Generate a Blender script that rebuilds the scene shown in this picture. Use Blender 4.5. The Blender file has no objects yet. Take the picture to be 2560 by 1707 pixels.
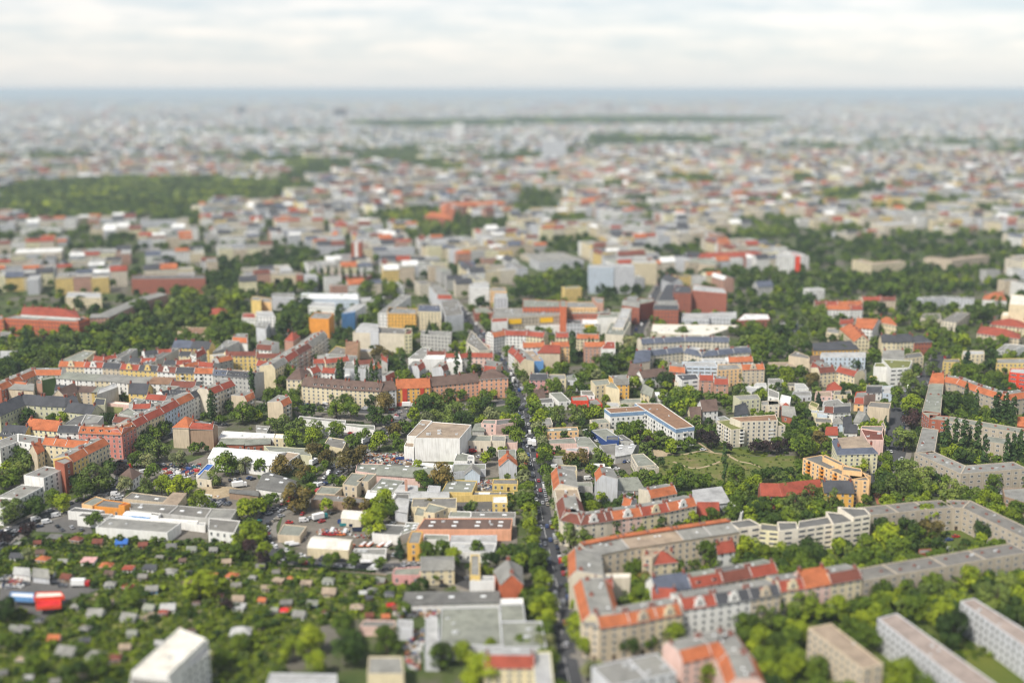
import bpy, math, random
import numpy as np
from mathutils import Vector
S = bpy.context.scene
COL = S.collection
rnd = random.Random(7)
R = math.radians
# ------------------------------------------------------------ camera
CAMH = 230.0
FPX, CX, CY = 2844.0, 1280.0, 853.5
PITCH = math.atan(630.0 / FPX)
cam = bpy.data.cameras.new('camera')
cam.sensor_width = 3600.0            # a very large format: gives the shallow depth of field of the photograph
cam.lens = 3600.0 * FPX / 2560.0
cam.clip_start = 5.0
cam.clip_end = 200000.0
cam.dof.use_dof = True
cam.dof.focus_distance = 735.0
cam.dof.aperture_fstop = cam.lens / 1000.0 / 5.8     # entrance pupil 5.8 m
camo = bpy.data.objects.new('camera', cam)
camo.location = (0, 0, CAMH)
camo.rotation_euler = (math.pi / 2 - PITCH, 0, 0)
COL.objects.link(camo)
S.camera = camo
# ------------------------------------------------------------ world
SUN_EL, SUN_AZ = R(52), R(222)       # azimuth clockwise from +Y: behind the camera, to the left
world = bpy.data.worlds.new('World')
S.world = world
world.use_nodes = True
wn, wl = world.node_tree.nodes, world.node_tree.links
wn.clear()
def wnode(t, **k):
    n = wn.new(t)
    for a, b in k.items():
        setattr(n, a, b)
    return n
sky = wnode('ShaderNodeTexSky', sky_type='NISHITA', sun_disc=False)
sky.sun_elevation = SUN_EL
sky.sun_rotation = SUN_AZ
bg_sky = wnode('ShaderNodeBackground')
bg_sky.inputs['Strength'].default_value = 0.05
wl.new(sky.outputs[0], bg_sky.inputs[0])
tc = wnode('ShaderNodeTexCoord')
sp = wnode('ShaderNodeSeparateXYZ')
wl.new(tc.outputs['Generated'], sp.inputs[0])
def wmath(op, a, b=None, c=None, clamp=False):
    n = wnode('ShaderNodeMath', operation=op, use_clamp=clamp)
    for i, v in enumerate((a, b, c)):
        if v is None:
            continue
        if isinstance(v, (int, float)):
            n.inputs[i].default_value = v
        else:
            wl.new(v, n.inputs[i])
    return n.outputs[0]
az = wmath('ARCTAN2', sp.outputs[0], sp.outputs[1])
el = sp.outputs[2]
cmb = wnode('ShaderNodeCombineXYZ')
wl.new(wmath('MULTIPLY', az, 5.0), cmb.inputs[0])
wl.new(wmath('MULTIPLY', el, 58.0), cmb.inputs[1])
nz = wnode('ShaderNodeTexNoise')
nz.inputs['Scale'].default_value = 1.0
nz.inputs['Detail'].default_value = 6.0
nz.inputs['Roughness'].default_value = 0.52
wl.new(cmb.outputs[0], nz.inputs['Vector'])
ramp = wnode('ShaderNodeValToRGB')
e = ramp.color_ramp.elements
e[0].position, e[0].color = 0.38, (0.56, 0.595, 0.645, 1)
e[1].position, e[1].color = 0.62, (0.88, 0.80, 0.77, 1)
m_ = e.new(0.50); m_.color = (0.71, 0.69, 0.70, 1)
nz.inputs['Distortion'].default_value = 0.6
nz2 = wnode('ShaderNodeTexNoise')
nz2.inputs['Scale'].default_value = 2.7
nz2.inputs['Detail'].default_value = 5.0
cmb2 = wnode('ShaderNodeCombineXYZ')
wl.new(wmath('MULTIPLY', az, 9.0), cmb2.inputs[0])
wl.new(wmath('MULTIPLY', el, 34.0), cmb2.inputs[1])
wl.new(cmb2.outputs[0], nz2.inputs['Vector'])
nmix = wmath('ADD', wmath('MULTIPLY', nz.outputs[0], 0.66), wmath('MULTIPLY', nz2.outputs[0], 0.34))
wl.new(nmix, ramp.inputs[0])
# lower edge of the cloud deck: paler and flatter towards the horizon
mixh = wnode('ShaderNodeMixRGB')
wl.new(wmath('MULTIPLY', el, 26.0, clamp=True), mixh.inputs[0])
mixh.inputs[1].default_value = (0.66, 0.675, 0.70, 1)
wl.new(ramp.outputs[0], mixh.inputs[2])
bg_cl = wnode('ShaderNodeBackground')
wl.new(mixh.outputs[0], bg_cl.inputs[0])
# brightest low down; the unseen sky overhead is dimmed to deepen the shading
wl.new(wmath('SUBTRACT', 0.80, wmath('MULTIPLY', wmath('MAXIMUM', el, 0.0), 0.55)), bg_cl.inputs['Strength'])
add = wnode('ShaderNodeAddShader')
wl.new(bg_sky.outputs[0], add.inputs[0])
wl.new(bg_cl.outputs[0], add.inputs[1])
wo = wnode('ShaderNodeOutputWorld')
wl.new(add.outputs[0], wo.inputs[0])
# ------------------------------------------------------------ sun
sl = bpy.data.lights.new('sun', 'SUN')
sl.energy = 4.3
sl.angle = R(8)
sl.color = (1.0, 0.95, 0.87)
so = bpy.data.objects.new('sun', sl)
d_ = Vector((math.sin(SUN_AZ) * math.cos(SUN_EL), math.cos(SUN_AZ) * math.cos(SUN_EL), math.sin(SUN_EL)))
so.rotation_euler = d_.to_track_quat('Z', 'Y').to_euler()
so.location = (0, 0, 300)
COL.objects.link(so)
S.view_settings.view_transform = 'Standard'
S.view_settings.look = 'None'
S.view_settings.exposure = 0.2
S.view_settings.gamma = 1.0
S.cycles.use_denoising = True
S.cycles.pixel_filter_type = 'BLACKMAN_HARRIS'
S.cycles.filter_width = 1.15
S.cycles.max_bounces = 5
S.cycles.diffuse_bounces = 2
S.cycles.glossy_bounces = 2
S.cycles.transmission_bounces = 2
S.cycles.volume_bounces = 0
S.cycles.transparent_max_bounces = 4
S.cycles.caustics_reflective = False
S.cycles.caustics_refractive = False

# ------------------------------------------------------------ from a pixel of the photograph to a point of the place
cp, sn_ = math.cos(PITCH), math.sin(PITCH)
def unp(px, py, z=0.0):
    a = (px - CX) / FPX
    b = -(py - CY) / FPX
    # camera axes: right = X, up = (0, sn, cp), forward = (0, cp, -sn)
    dy, dz = cp + b * sn_, -sn_ + b * cp
    t = (z - CAMH) / dz
    return (a * t, dy * t)
def prj(x, y, z):
    zz = z - CAMH
    d = y * cp - zz * sn_
    u = y * sn_ + zz * cp
    return (CX + FPX * x / d, CY - FPX * u / d)
def depth(x, y, z=0.0):
    return y * cp - (z - CAMH) * sn_
ZX, ZY, ZS = 0.0, 0.0, 1.0
def Z(x0, y0, s=3.672):
    global ZX, ZY, ZS
    ZX, ZY, ZS = x0, y0, s
def full(x, y):
    return (ZX + x / ZS, ZY + y / ZS)
def pts_(s, z=0.0):
    out = []
    for tkn in s.split():
        x, y = tkn.split(',')
        out.append(unp(*full(float(x), float(y)), z))
    return out

# ------------------------------------------------------------ materials
MATS = {}
def nodes_mat(name, rough=0.9):
    m = bpy.data.materials.new(name)
    m.use_nodes = True
    b = m.node_tree.nodes['Principled BSDF']
    b.inputs['Roughness'].default_value = rough
    b.inputs['Specular IOR Level'].default_value = 0.25
    return m, m.node_tree.nodes, m.node_tree.links, b
def rgb(c, f=1.0):
    return (min(c[0] * f, 1), min(c[1] * f, 1), min(c[2] * f, 1), 1)
def noise(nd, ln, scale, detail=3.0, coord='Object', rough=0.55):
    t = nd.new('ShaderNodeTexCoord')
    n = nd.new('ShaderNodeTexNoise')
    n.inputs['Scale'].default_value = scale
    n.inputs['Detail'].default_value = detail
    n.inputs['Roughness'].default_value = rough
    if coord == 'World':
        g = nd.new('ShaderNodeNewGeometry')
        ln.new(g.outputs['Position'], n.inputs['Vector'])
    else:
        ln.new(t.outputs[coord], n.inputs['Vector'])
    return n.outputs[0]
def cramp(nd, ln, src, stops):
    r = nd.new('ShaderNodeValToRGB')
    el_ = r.color_ramp.elements
    el_[0].position, el_[0].color = stops[0][0], rgb(stops[0][1])
    el_[1].position, el_[1].color = stops[-1][0], rgb(stops[-1][1])
    for p, c in stops[1:-1]:
        x = el_.new(p)
        x.color = rgb(c)
    ln.new(src, r.inputs[0])
    return r.outputs[0]
def nm(nd, ln, op, a, b=None, clamp=False):
    n = nd.new('ShaderNodeMath')
    n.operation = op
    n.use_clamp = clamp
    for i, v in enumerate((a, b)):
        if v is None:
            continue
        if isinstance(v, (int, float)):
            n.inputs[i].default_value = v
        else:
            ln.new(v, n.inputs[i])
    return n.outputs[0]
def mixc(nd, ln, f, a, b, blend='MIX'):
    n = nd.new('ShaderNodeMixRGB')
    n.blend_type = blend
    for i, v in enumerate((f, a, b)):
        if isinstance(v, (int, float)):
            n.inputs[i].default_value = v if i == 0 else (v, v, v, 1)
        elif isinstance(v, tuple):
            n.inputs[i].default_value = rgb(v)
        else:
            ln.new(v, n.inputs[i])
    return n.outputs[0]
def plain(key, c, rough=0.9, var=0.12, scale=0.35, metallic=0.0):
    if key in MATS:
        return MATS[key]
    m, nd, ln, b = nodes_mat(key, rough)
    n = noise(nd, ln, scale, 4.0, 'World')
    col = cramp(nd, ln, n, [(0.3, tuple(v * (1 - var) for v in c)), (0.7, tuple(v * (1 + var) for v in c))])
    ln.new(col, b.inputs['Base Color'])
    b.inputs['Metallic'].default_value = metallic
    MATS[key] = m
    return m
WALL = dict(
    cr=((.74, .64, .43), 'cream'), wh=((.82, .81, .77), 'white'), be=((.62, .52, .38), 'beige'), ye=((.76, .56, .20), 'yellow'),
    gy=((.50, .49, .46), 'grey'), pk=((.66, .26, .21), 'pink'), ic=((.88, .80, .66), 'cream-white'), sa=((.82, .42, .26), 'salmon'), rd=((.38, .125, .075), 'red brick'),
    og=((.80, .33, .06), 'orange'), bb=((.36, .25, .17), 'brown brick'), tp=((.47, .405, .315), 'taupe'), bl=((.14, .32, .62), 'blue'),
    lp=((.78, .55, .48), 'pale pink'), pb=((.58, .66, .74), 'pale blue'), am=((.80, .45, .10), 'amber'), ib=((.70, .63, .50), 'ivory'),
    vr=((.72, .07, .03), 'bright red'), gn=((.10, .17, .05), 'ivy covered'), py=((.80, .74, .48), 'pale yellow'), dk=((.12, .11, .11), 'dark grey'))
ROOF = dict(
    og=((.46, .145, .06), 'orange tile'), re=((.33, .075, .045), 'red tile'), rb=((.19, .065, .045), 'red-brown tile'),
    dk=((.075, .077, .085), 'dark slate'), br=((.15, .10, .08), 'brown tile'), gy=((.29, .285, .255), 'grey felt'),
    gg=((.275, .285, .235), 'grey-green felt'), lg=((.47, .47, .45), 'light grey'), pg=((.36, .295, .255), 'pinkish grey'), wh=((.80, .80, .77), 'white sheet'),
    tn=((.39, .305, .22), 'tan gravel'), mg=((.19, .20, .065), 'mossy green'), bs=((.11, .125, .165), 'blue slate'),
    ru=((.28, .165, .10), 'rust brown'), iv=((.78, .74, .64), 'ivory'), dg=((.17, .168, .155), 'dark grey felt'), tg=((.225, .215, .19), 'grey-brown felt'),
    bl=((.05, .16, .50), 'blue'), vr=((.66, .03, .03), 'bright red'))
GREY_TOPS = {'gy', 'gg', 'dg', 'lg', 'tn', 'tg'}
def wall_mat(k, win=None):
    """plain rendered wall; win=(pitch_u, pitch_v, w, h) adds rows of dark window openings for houses far away"""
    key = f'wall_{k}' + (f'_win{win}' if win else '')
    if key in MATS:
        return MATS[key]
    c = WALL[k][0]
    m, nd, ln, b = nodes_mat(key, 0.92)
    n1 = noise(nd, ln, 0.22, 5.0, 'World')
    col = cramp(nd, ln, n1, [(0.28, tuple(v * .86 for v in c)), (0.5, c), (0.75, tuple(v * 1.05 for v in c))])
    uv = nd.new('ShaderNodeUVMap')
    sx = nd.new('ShaderNodeSeparateXYZ')
    ln.new(uv.outputs[0], sx.inputs[0])
    # streaks of rain dirt down the wall
    cb = nd.new('ShaderNodeCombineXYZ')
    ln.new(nm(nd, ln, 'MULTIPLY', sx.outputs[0], 1.4), cb.inputs[0])
    ln.new(nm(nd, ln, 'MULTIPLY', sx.outputs[1], 0.12), cb.inputs[1])
    n2 = nd.new('ShaderNodeTexNoise')
    n2.inputs['Scale'].default_value = 1.0
    ln.new(cb.outputs[0], n2.inputs['Vector'])
    st = cramp(nd, ln, n2.outputs[0], [(0.35, (.84, .83, .81)), (0.6, (1, 1, 1))])
    col = mixc(nd, ln, 1.0, col, st, 'MULTIPLY')
    if win:
        pu, pv, ww, wh = win
        fu = nm(nd, ln, 'FRACT', nm(nd, ln, 'DIVIDE', sx.outputs[0], pu))
        fv = nm(nd, ln, 'FRACT', nm(nd, ln, 'DIVIDE', sx.outputs[1], pv))
        au = nm(nd, ln, 'LESS_THAN', nm(nd, ln, 'ABSOLUTE', nm(nd, ln, 'SUBTRACT', fu, 0.5)), ww / pu / 2)
        av = nm(nd, ln, 'LESS_THAN', nm(nd, ln, 'ABSOLUTE', nm(nd, ln, 'SUBTRACT', fv, 0.55)), wh / pv / 2)
        f = nm(nd, ln, 'MULTIPLY', au, av)
        col = mixc(nd, ln, f, col, (.07, .075, .085))
    ln.new(col, b.inputs['Base Color'])
    MATS[key] = m
    return m
def roof_mat(k):
    key = f'roof_{k}'
    if key in MATS:
        return MATS[key]
    c = ROOF[k][0]
    m, nd, ln, b = nodes_mat(key, 0.85)
    n1 = noise(nd, ln, 0.16, 6.0, 'World', 0.65)
    lo, hi = (.66, 1.22) if k in GREY_TOPS else (.66, 1.22)
    col = cramp(nd, ln, n1, [(0.3, tuple(v * lo for v in c)), (0.5, c), (0.72, tuple(v * hi for v in c))])
    n2 = noise(nd, ln, 1.6, 3.0, 'World')
    col = mixc(nd, ln, 1.0, col, cramp(nd, ln, n2, [(0.35, (.76, .76, .76)), (0.65, (1.12, 1.12, 1.12))]), 'MULTIPLY')
    if k in GREY_TOPS:          # sheets of felt laid side by side
        n3 = noise(nd, ln, 0.045, 2.0, 'World')
        col = mixc(nd, ln, 1.0, col, cramp(nd, ln, n3, [(0.42, (.88, .88, .90)), (0.58, (1.1, 1.09, 1.06))]), 'MULTIPLY')
    ln.new(col, b.inputs['Base Color'])
    MATS[key] = m
    return m

# ------------------------------------------------------------ meshes
class MB:
    def __init__(self):
        self.v, self.f, self.m, self.uv, self.mats = [], [], [], [], []
        self.ix = {}
    def mi(self, mat):
        k = self.ix.get(mat.name)
        if k is None:
            k = self.ix[mat.name] = len(self.mats)
            self.mats.append(mat)
        return k
    def face(self, pts, mat, uv=None):
        i = len(self.v)
        self.v.extend(pts)
        self.f.append(tuple(range(i, i + len(pts))))
        self.m.append(self.mi(mat))
        self.uv.extend(uv if uv else [(p[0], p[1]) for p in pts])
    def wallf(self, a, b, z0, za, zb, mat, u0=0.0):
        L = math.hypot(b[0] - a[0], b[1] - a[1])
        self.face([(a[0], a[1], z0), (b[0], b[1], z0), (b[0], b[1], zb), (a[0], a[1], za)], mat,
                  [(u0, z0), (u0 + L, z0), (u0 + L, zb), (u0, za)])
    def prism(self, poly, z0, z1, mat, top=None, bottom=False):
        n = len(poly)
        a = sum(poly[i][0] * poly[(i + 1) % n][1] - poly[(i + 1) % n][0] * poly[i][1] for i in range(n))
        if a < 0:
            poly = poly[::-1]
        for i in range(n):
            self.wallf(poly[i], poly[(i + 1) % n], z0, z1, z1, mat)
        self.face([(p[0], p[1], z1) for p in poly], top or mat)
        if bottom:
            self.face([(p[0], p[1], z0) for p in poly[::-1]], mat)
    def box(self, c, s, mat, rz=0.0, bottom=False, top=None):
        """c = centre of the base, s = full size"""
        co, si = math.cos(rz), math.sin(rz)
        P = []
        for sx, sy in ((-1, -1), (1, -1), (1, 1), (-1, 1)):
            x, y = sx * s[0] / 2, sy * s[1] / 2
            P.append((c[0] + x * co - y * si, c[1] + x * si + y * co))
        self.prism(P, c[2], c[2] + s[2], mat, top, bottom)
    def build(self, name, parent=None, loc=None, smooth=False, link=True):
        me = bpy.data.meshes.new(name)
        if loc is not None:
            self.v = [(x - loc[0], y - loc[1], z - loc[2]) for x, y, z in self.v]
        me.from_pydata(self.v, [], self.f)
        for m in self.mats:
            me.materials.append(m)
        me.polygons.foreach_set('material_index', self.m)
        if smooth:
            me.polygons.foreach_set('use_smooth', [True] * len(self.f))
        uvl = me.uv_layers.new(name='UVMap')
        uvl.data.foreach_set('uv', [c for p in self.uv for c in p])
        me.update()
        if not link:
            return me
        o = bpy.data.objects.new(name, me)
        COL.objects.link(o)
        if parent:
            o.parent = parent
        return o
def tag(o, label=None, cat=None, group=None, kind=None):
    if label: o['label'] = label
    if cat: o['category'] = cat
    if group: o['group'] = group
    if kind: o['kind'] = kind
    return o
def empty(name, loc, rz=0.0):
    o = bpy.data.objects.new(name, None)
    o.location = loc
    o.rotation_euler = (0, 0, rz)
    o.empty_display_size = 1.0
    COL.objects.link(o)
    return o
def inst(name, me, parent, loc, rz=0.0, sc=None):
    o = bpy.data.objects.new(name, me)
    o.location = loc
    o.rotation_euler = (0, 0, rz)
    if sc: o.scale = sc
    o.parent = parent
    COL.objects.link(o)
    return o
def lerp(a, b, t):
    return (a[0] + (b[0] - a[0]) * t, a[1] + (b[1] - a[1]) * t)
def dist(a, b):
    return math.hypot(a[0] - b[0], a[1] - b[1])
def inset_quad(q, d):
    """q = 4 corners ccw or cw; moves every edge inwards by d"""
    cx, cy = sum(p[0] for p in q) / 4, sum(p[1] for p in q) / 4
    L = []
    for i in range(4):
        a, b = q[i], q[(i + 1) % 4]
        ex, ey = b[0] - a[0], b[1] - a[1]
        l = math.hypot(ex, ey) or 1e-6
        nx, ny = -ey / l, ex / l
        if (cx - a[0]) * nx + (cy - a[1]) * ny < 0:
            nx, ny = -nx, -ny
        L.append(((a[0] + nx * d, a[1] + ny * d), (ex / l, ey / l)))
    out = []
    for i in range(4):
        (p, u), (q2, v) = L[i - 1], L[i]
        den = u[0] * v[1] - u[1] * v[0]
        if abs(den) < 1e-4:
            out.append(q2)
        else:
            t = ((q2[0] - p[0]) * v[1] - (q2[1] - p[1]) * v[0]) / den
            out.append((p[0] + u[0] * t, p[1] + u[1] * t))
    return out
# ------------------------------------------------------------ buildings: every entry of BLD becomes one thing
BLD = []
def away(a, b, side=None):
    ex, ey = b[0] - a[0], b[1] - a[1]
    l = math.hypot(ex, ey) or 1e-6
    n = (-ey / l, ex / l)
    if side == 'L': return n
    if side == 'R': return (-n[0], -n[1])
    mx, my = (a[0] + b[0]) / 2, (a[1] + b[1]) / 2
    return n if n[0] * mx + n[1] * my > 0 else (-n[0], -n[1])
def offset_line(P, dep, side=None):
    N = [away(P[i], P[i + 1], side) for i in range(len(P) - 1)]
    for i in range(1, len(N)):       # keep all normals on one side of the line of travel
        e0 = (P[i][0] - P[i - 1][0], P[i][1] - P[i - 1][1])
        e1 = (P[i + 1][0] - P[i][0], P[i + 1][1] - P[i][1])
        s0 = e0[0] * N[i - 1][1] - e0[1] * N[i - 1][0]
        s1 = e1[0] * N[i][1] - e1[1] * N[i][0]
        if s0 * s1 < 0:
            N[i] = (-N[i][0], -N[i][1])
    out = []
    for i in range(len(P)):
        if i == 0: n, k = N[0], 1.0
        elif i == len(P) - 1: n, k = N[-1], 1.0
        else:
            mx, my = N[i - 1][0] + N[i][0], N[i - 1][1] + N[i][1]
            l = math.hypot(mx, my) or 1e-6
            n = (mx / l, my / l)
            k = 1.0 / max(0.5, n[0] * N[i][0] + n[1] * N[i][1])
        out.append((P[i][0] + n[0] * dep * k, P[i][1] + n[1] * dep * k))
    return out
def parse(s):
    w = 1.0
    if '*' in s:
        s, w = s.split('*')
        w = float(w)
    p = s.split(':')
    return dict(wall=p[0], roof=p[1], type=p[2] if len(p) > 2 else 'f', flags=p[3] if len(p) > 3 else '', w=w)
def reg(name, quads, z, sp_, place, fl, cat, group, label, z0=0.0, hand=True):
    q = quads[0]
    cx = sum(p[0] for p in q) / 4; cy = sum(p[1] for p in q) / 4
    d = dict(name=name, quads=quads, z=z, sp=sp_, place=place, fl=fl, cat=cat, group=group, label=label, z0=z0, hand=hand,
             c=(cx, cy), px=prj(cx, cy, z), depth=depth(cx, cy, z))
    BLD.append(d)
    return d
def row(name, s, z, dep, spec, place, fl=5, side=None, group=None, whole=False, cat='building', label=None, z0=0.0):
    """s: the eaves of the side one sees, traced at height z; spec: houses 'wall:roof:type:flags*weight', '|' between stretches"""
    P = pts_(s, z)
    B = offset_line(P, dep, side)
    segs = spec.split('|')
    quads_all = []
    made = []
    for i in range(len(P) - 1):
        hs = [parse(t) for t in segs[min(i, len(segs) - 1)].split()]
        tot = sum(h['w'] for h in hs)
        t = 0.0
        for j, h in enumerate(hs):
            t2 = t + h['w'] / tot
            q = [lerp(P[i], P[i + 1], t), lerp(P[i], P[i + 1], t2), lerp(B[i], B[i + 1], t2), lerp(B[i], B[i + 1], t)]
            ends = (i == 0 and j == 0, i == len(P) - 2 and j == len(hs) - 1)
            t = t2
            h = dict(h, ends=ends)
            if whole:
                quads_all.append((q, h))
            else:
                made.append(reg(name, [q], z, [h], place, fl, cat, group, label, z0))
    if whole:
        made.append(reg(name, [a for a, b in quads_all], z, [b for a, b in quads_all], place, fl, cat, group, label, z0))
    elif len(made) > 1:
        order = sorted(made, key=lambda m: m['px'][0])
        for k, m in enumerate(order):
            m['ord'] = (k, len(order))
    return made
def blk(name, s, z, spec, place='', fl=1, group=None, cat='building', label=None, z0=0.0, depth_m=None, side=None):
    """2 (plus a depth), 3 or 4 roof corners traced at height z: front left, front right, back right, back left"""
    P = pts_(s, z)
    if len(P) == 2:
        P = P + offset_line(P, depth_m, side)[::-1]
    elif len(P) == 3:
        P.append((P[0][0] + P[2][0] - P[1][0], P[0][1] + P[2][1] - P[1][1]))
    return reg(name, [P], z, [dict(parse(spec), ends=(True, True))], place, fl, cat, group, label, z0)
def join(n, label=None, name=None):
    """the last n entries are wings of one building"""
    global BLD
    L = BLD[-n:]
    del BLD[-n:]
    d = L[0]
    for o in L: o['zs'] = [o['z']] * len(o['quads']); o['fls'] = [o['fl']] * len(o['quads']); o['z0s'] = [o['z0']] * len(o['quads'])
    for o in L[1:]:
        for k in ('quads', 'sp', 'zs', 'fls', 'z0s'):
            d[k] = d[k] + o[k]
    if label: d['label'] = label
    if name: d['name'] = name
    BLD.append(d)
    return d

# ------------------------------------------------------------ shared small meshes
GLASS = {}
def glass_mat():
    if 'g' not in GLASS:
        m, nd, ln, b = nodes_mat('window_glass', 0.08)
        b.inputs['Base Color'].default_value = (.035, .042, .052, 1)
        b.inputs['Specular IOR Level'].default_value = 0.5
        GLASS['g'] = m
    return GLASS['g']
def frame_mat(k='w'):
    return plain('frame_' + k, {'w': (.62, .62, .60), 'g': (.35, .34, .32), 'r': (.40, .06, .04), 'b': (.22, .14, .10)}[k], 0.7, 0.05)
SH = {}
def window_mesh(kind='two'):
    """unit window: 1 wide, 1 high, standing on z=0, outside towards -Y"""
    if kind in SH: return SH[kind]
    b = MB()
    fm, g = frame_mat('w'), glass_mat()
    if kind == 'band':
        b.box((0, -0.03, 0), (1, .06, 1), fm, bottom=True)
        for k in range(4):
            x0 = -0.47 + k * 0.24
            b.face([(x0, -.075, .1), (x0 + .21, -.075, .1), (x0 + .21, -.075, .92), (x0, -.075, .92)], g)
    else:
        b.box((0, -0.03, 0), (1, .06, 1), fm, bottom=True)
        b.box((0, -0.06, -.06), (1.12, .16, .06), fm, bottom=True)        # sill
        for x0, x1 in ((-.42, -.03), (.03, .42)):
            for z0_, z1_ in ((.08, .64), (.69, .93)):
                b.face([(x0, -.075, z0_), (x1, -.075, z0_), (x1, -.075, z1_), (x0, -.075, z1_)], g)
    SH[kind] = b.build('window_' + kind, link=False)
    return SH[kind]
def door_mesh():
    if 'door' not in SH:
        b = MB()
        b.box((0, -.04, 0), (1, .08, 1), plain('door_wood', (.10, .06, .04), 0.6), bottom=True)
        b.face([(-.3, -.09, .55), (.3, -.09, .55), (.3, -.09, .9), (-.3, -.09, .9)], glass_mat())
        SH['door'] = b.build('door', link=False)
    return SH['door']
def chimney_mesh(k):
    key = 'chim' + k
    if key not in SH:
        b = MB()
        b.box((0, 0, -.8), (.75, 1.7, 2.3), plain('chimney_' + k, {'r': (.30, .09, .055), 'g': (.36, .33, .30)}[k], .95, .2))
        b.box((0, 0, 1.5), (.95, 1.9, .18), plain('chimney_cap', (.22, .20, .19), .9))
        for y in (-.5, 0, .5):
            b.box((0, y, 1.68), (.28, .28, .3), plain('chimney_pot', (.25, .10, .06), .9))
        SH[key] = b.build('chimney', link=False)
    return SH[key]
def skylight_mesh():
    if 'sky' not in SH:
        b = MB()
        b.box((0, 0, 0), (1, 1, .35), plain('skylight_kerb', (.6, .6, .58), .6))
        b.box((0, 0, .35), (.86, .86, .1), plain('skylight_dome', (.80, .82, .82), .35, .03))
        SH['sky'] = b.build('skylight', link=False)
    return SH['sky']
def vent_mesh():
    if 'vent' not in SH:
        b = MB()
        b.box((0, 0, 0), (1.6, 1.1, .9), plain('vent_metal', (.52, .53, .53), .45, .1))
        b.box((1.2, 0, 0), (.5, .5, 1.3), plain('vent_metal', (.52, .53, .53), .45))
        SH['vent'] = b.build('roof_vent', link=False)
    return SH['vent']
def dormer_mesh(k):
    key = 'dorm' + k
    if key not in SH:
        b = MB()
        w = wall_mat('wh')
        b.box((0, 1.1, 0), (1.9, 2.4, 1.7), w, top=roof_mat(k))
        b.box((0, 1.0, 1.7), (2.2, 2.8, .16), roof_mat(k), bottom=True)
        b.face([(-.65, -.115, .35), (.65, -.115, .35), (.65, -.115, 1.5), (-.65, -.115, 1.5)], glass_mat())
        SH[key] = b.build('dormer', link=False)
    return SH[key]
def gable_mesh(k):
    key = 'gab' + k
    if key not in SH:
        b = MB()
        P = [(-2.7, 0), (2.7, 0), (2.7, 1.2), (2.0, 1.6), (1.8, 3.0)] + \
            [(1.8 * math.cos(a), 3.0 + 1.7 * math.sin(a)) for a in (R(30), R(60), R(90), R(120), R(150))] + [(-1.8, 3.0), (-2.0, 1.6), (-2.7, 1.2)]
        w = wall_mat(k)
        n = len(P)
        b.face([(x, -.25, z) for x, z in P], w)
        b.face([(x, .35, z) for x, z in P[::-1]], w)
        for i in range(n):
            (x0, z0_), (x1, z1_) = P[i], P[(i + 1) % n]
            b.face([(x0, -.25, z0_), (x0, .35, z0_), (x1, .35, z1_), (x1, -.25, z1_)], w)
        b.box((0, -.28, .8), (1.3, .05, 1.9), frame_mat('w'))
        b.face([(-.5, -.32, .95), (.5, -.32, .95), (.5, -.32, 2.5), (-.5, -.32, 2.5)], glass_mat())
        b.box((0, 1.9, 0), (3.6, 3.2, 3.0), w, top=roof_mat('re'))
        SH[key] = b.build('gable', link=False)
    return SH[key]
def balcony_mesh(k):
    key = 'bal' + k
    if key not in SH:
        b = MB()
        m = wall_mat(k)
        b.box((0, -.65, -.15), (2.8, 1.3, .15), m, bottom=True)
        b.box((0, -1.27, 0), (2.8, .08, 1.0), m)
        b.box((-1.37, -.6, 0), (.07, 1.25, 1.0), m)
        b.box((1.37, -.6, 0), (.07, 1.25, 1.0), m)
        b.box((0, -.02, 0), (2.0, .05, 2.1), glass_mat())
        SH[key] = b.build('balcony', link=False)
    return SH[key]

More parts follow.
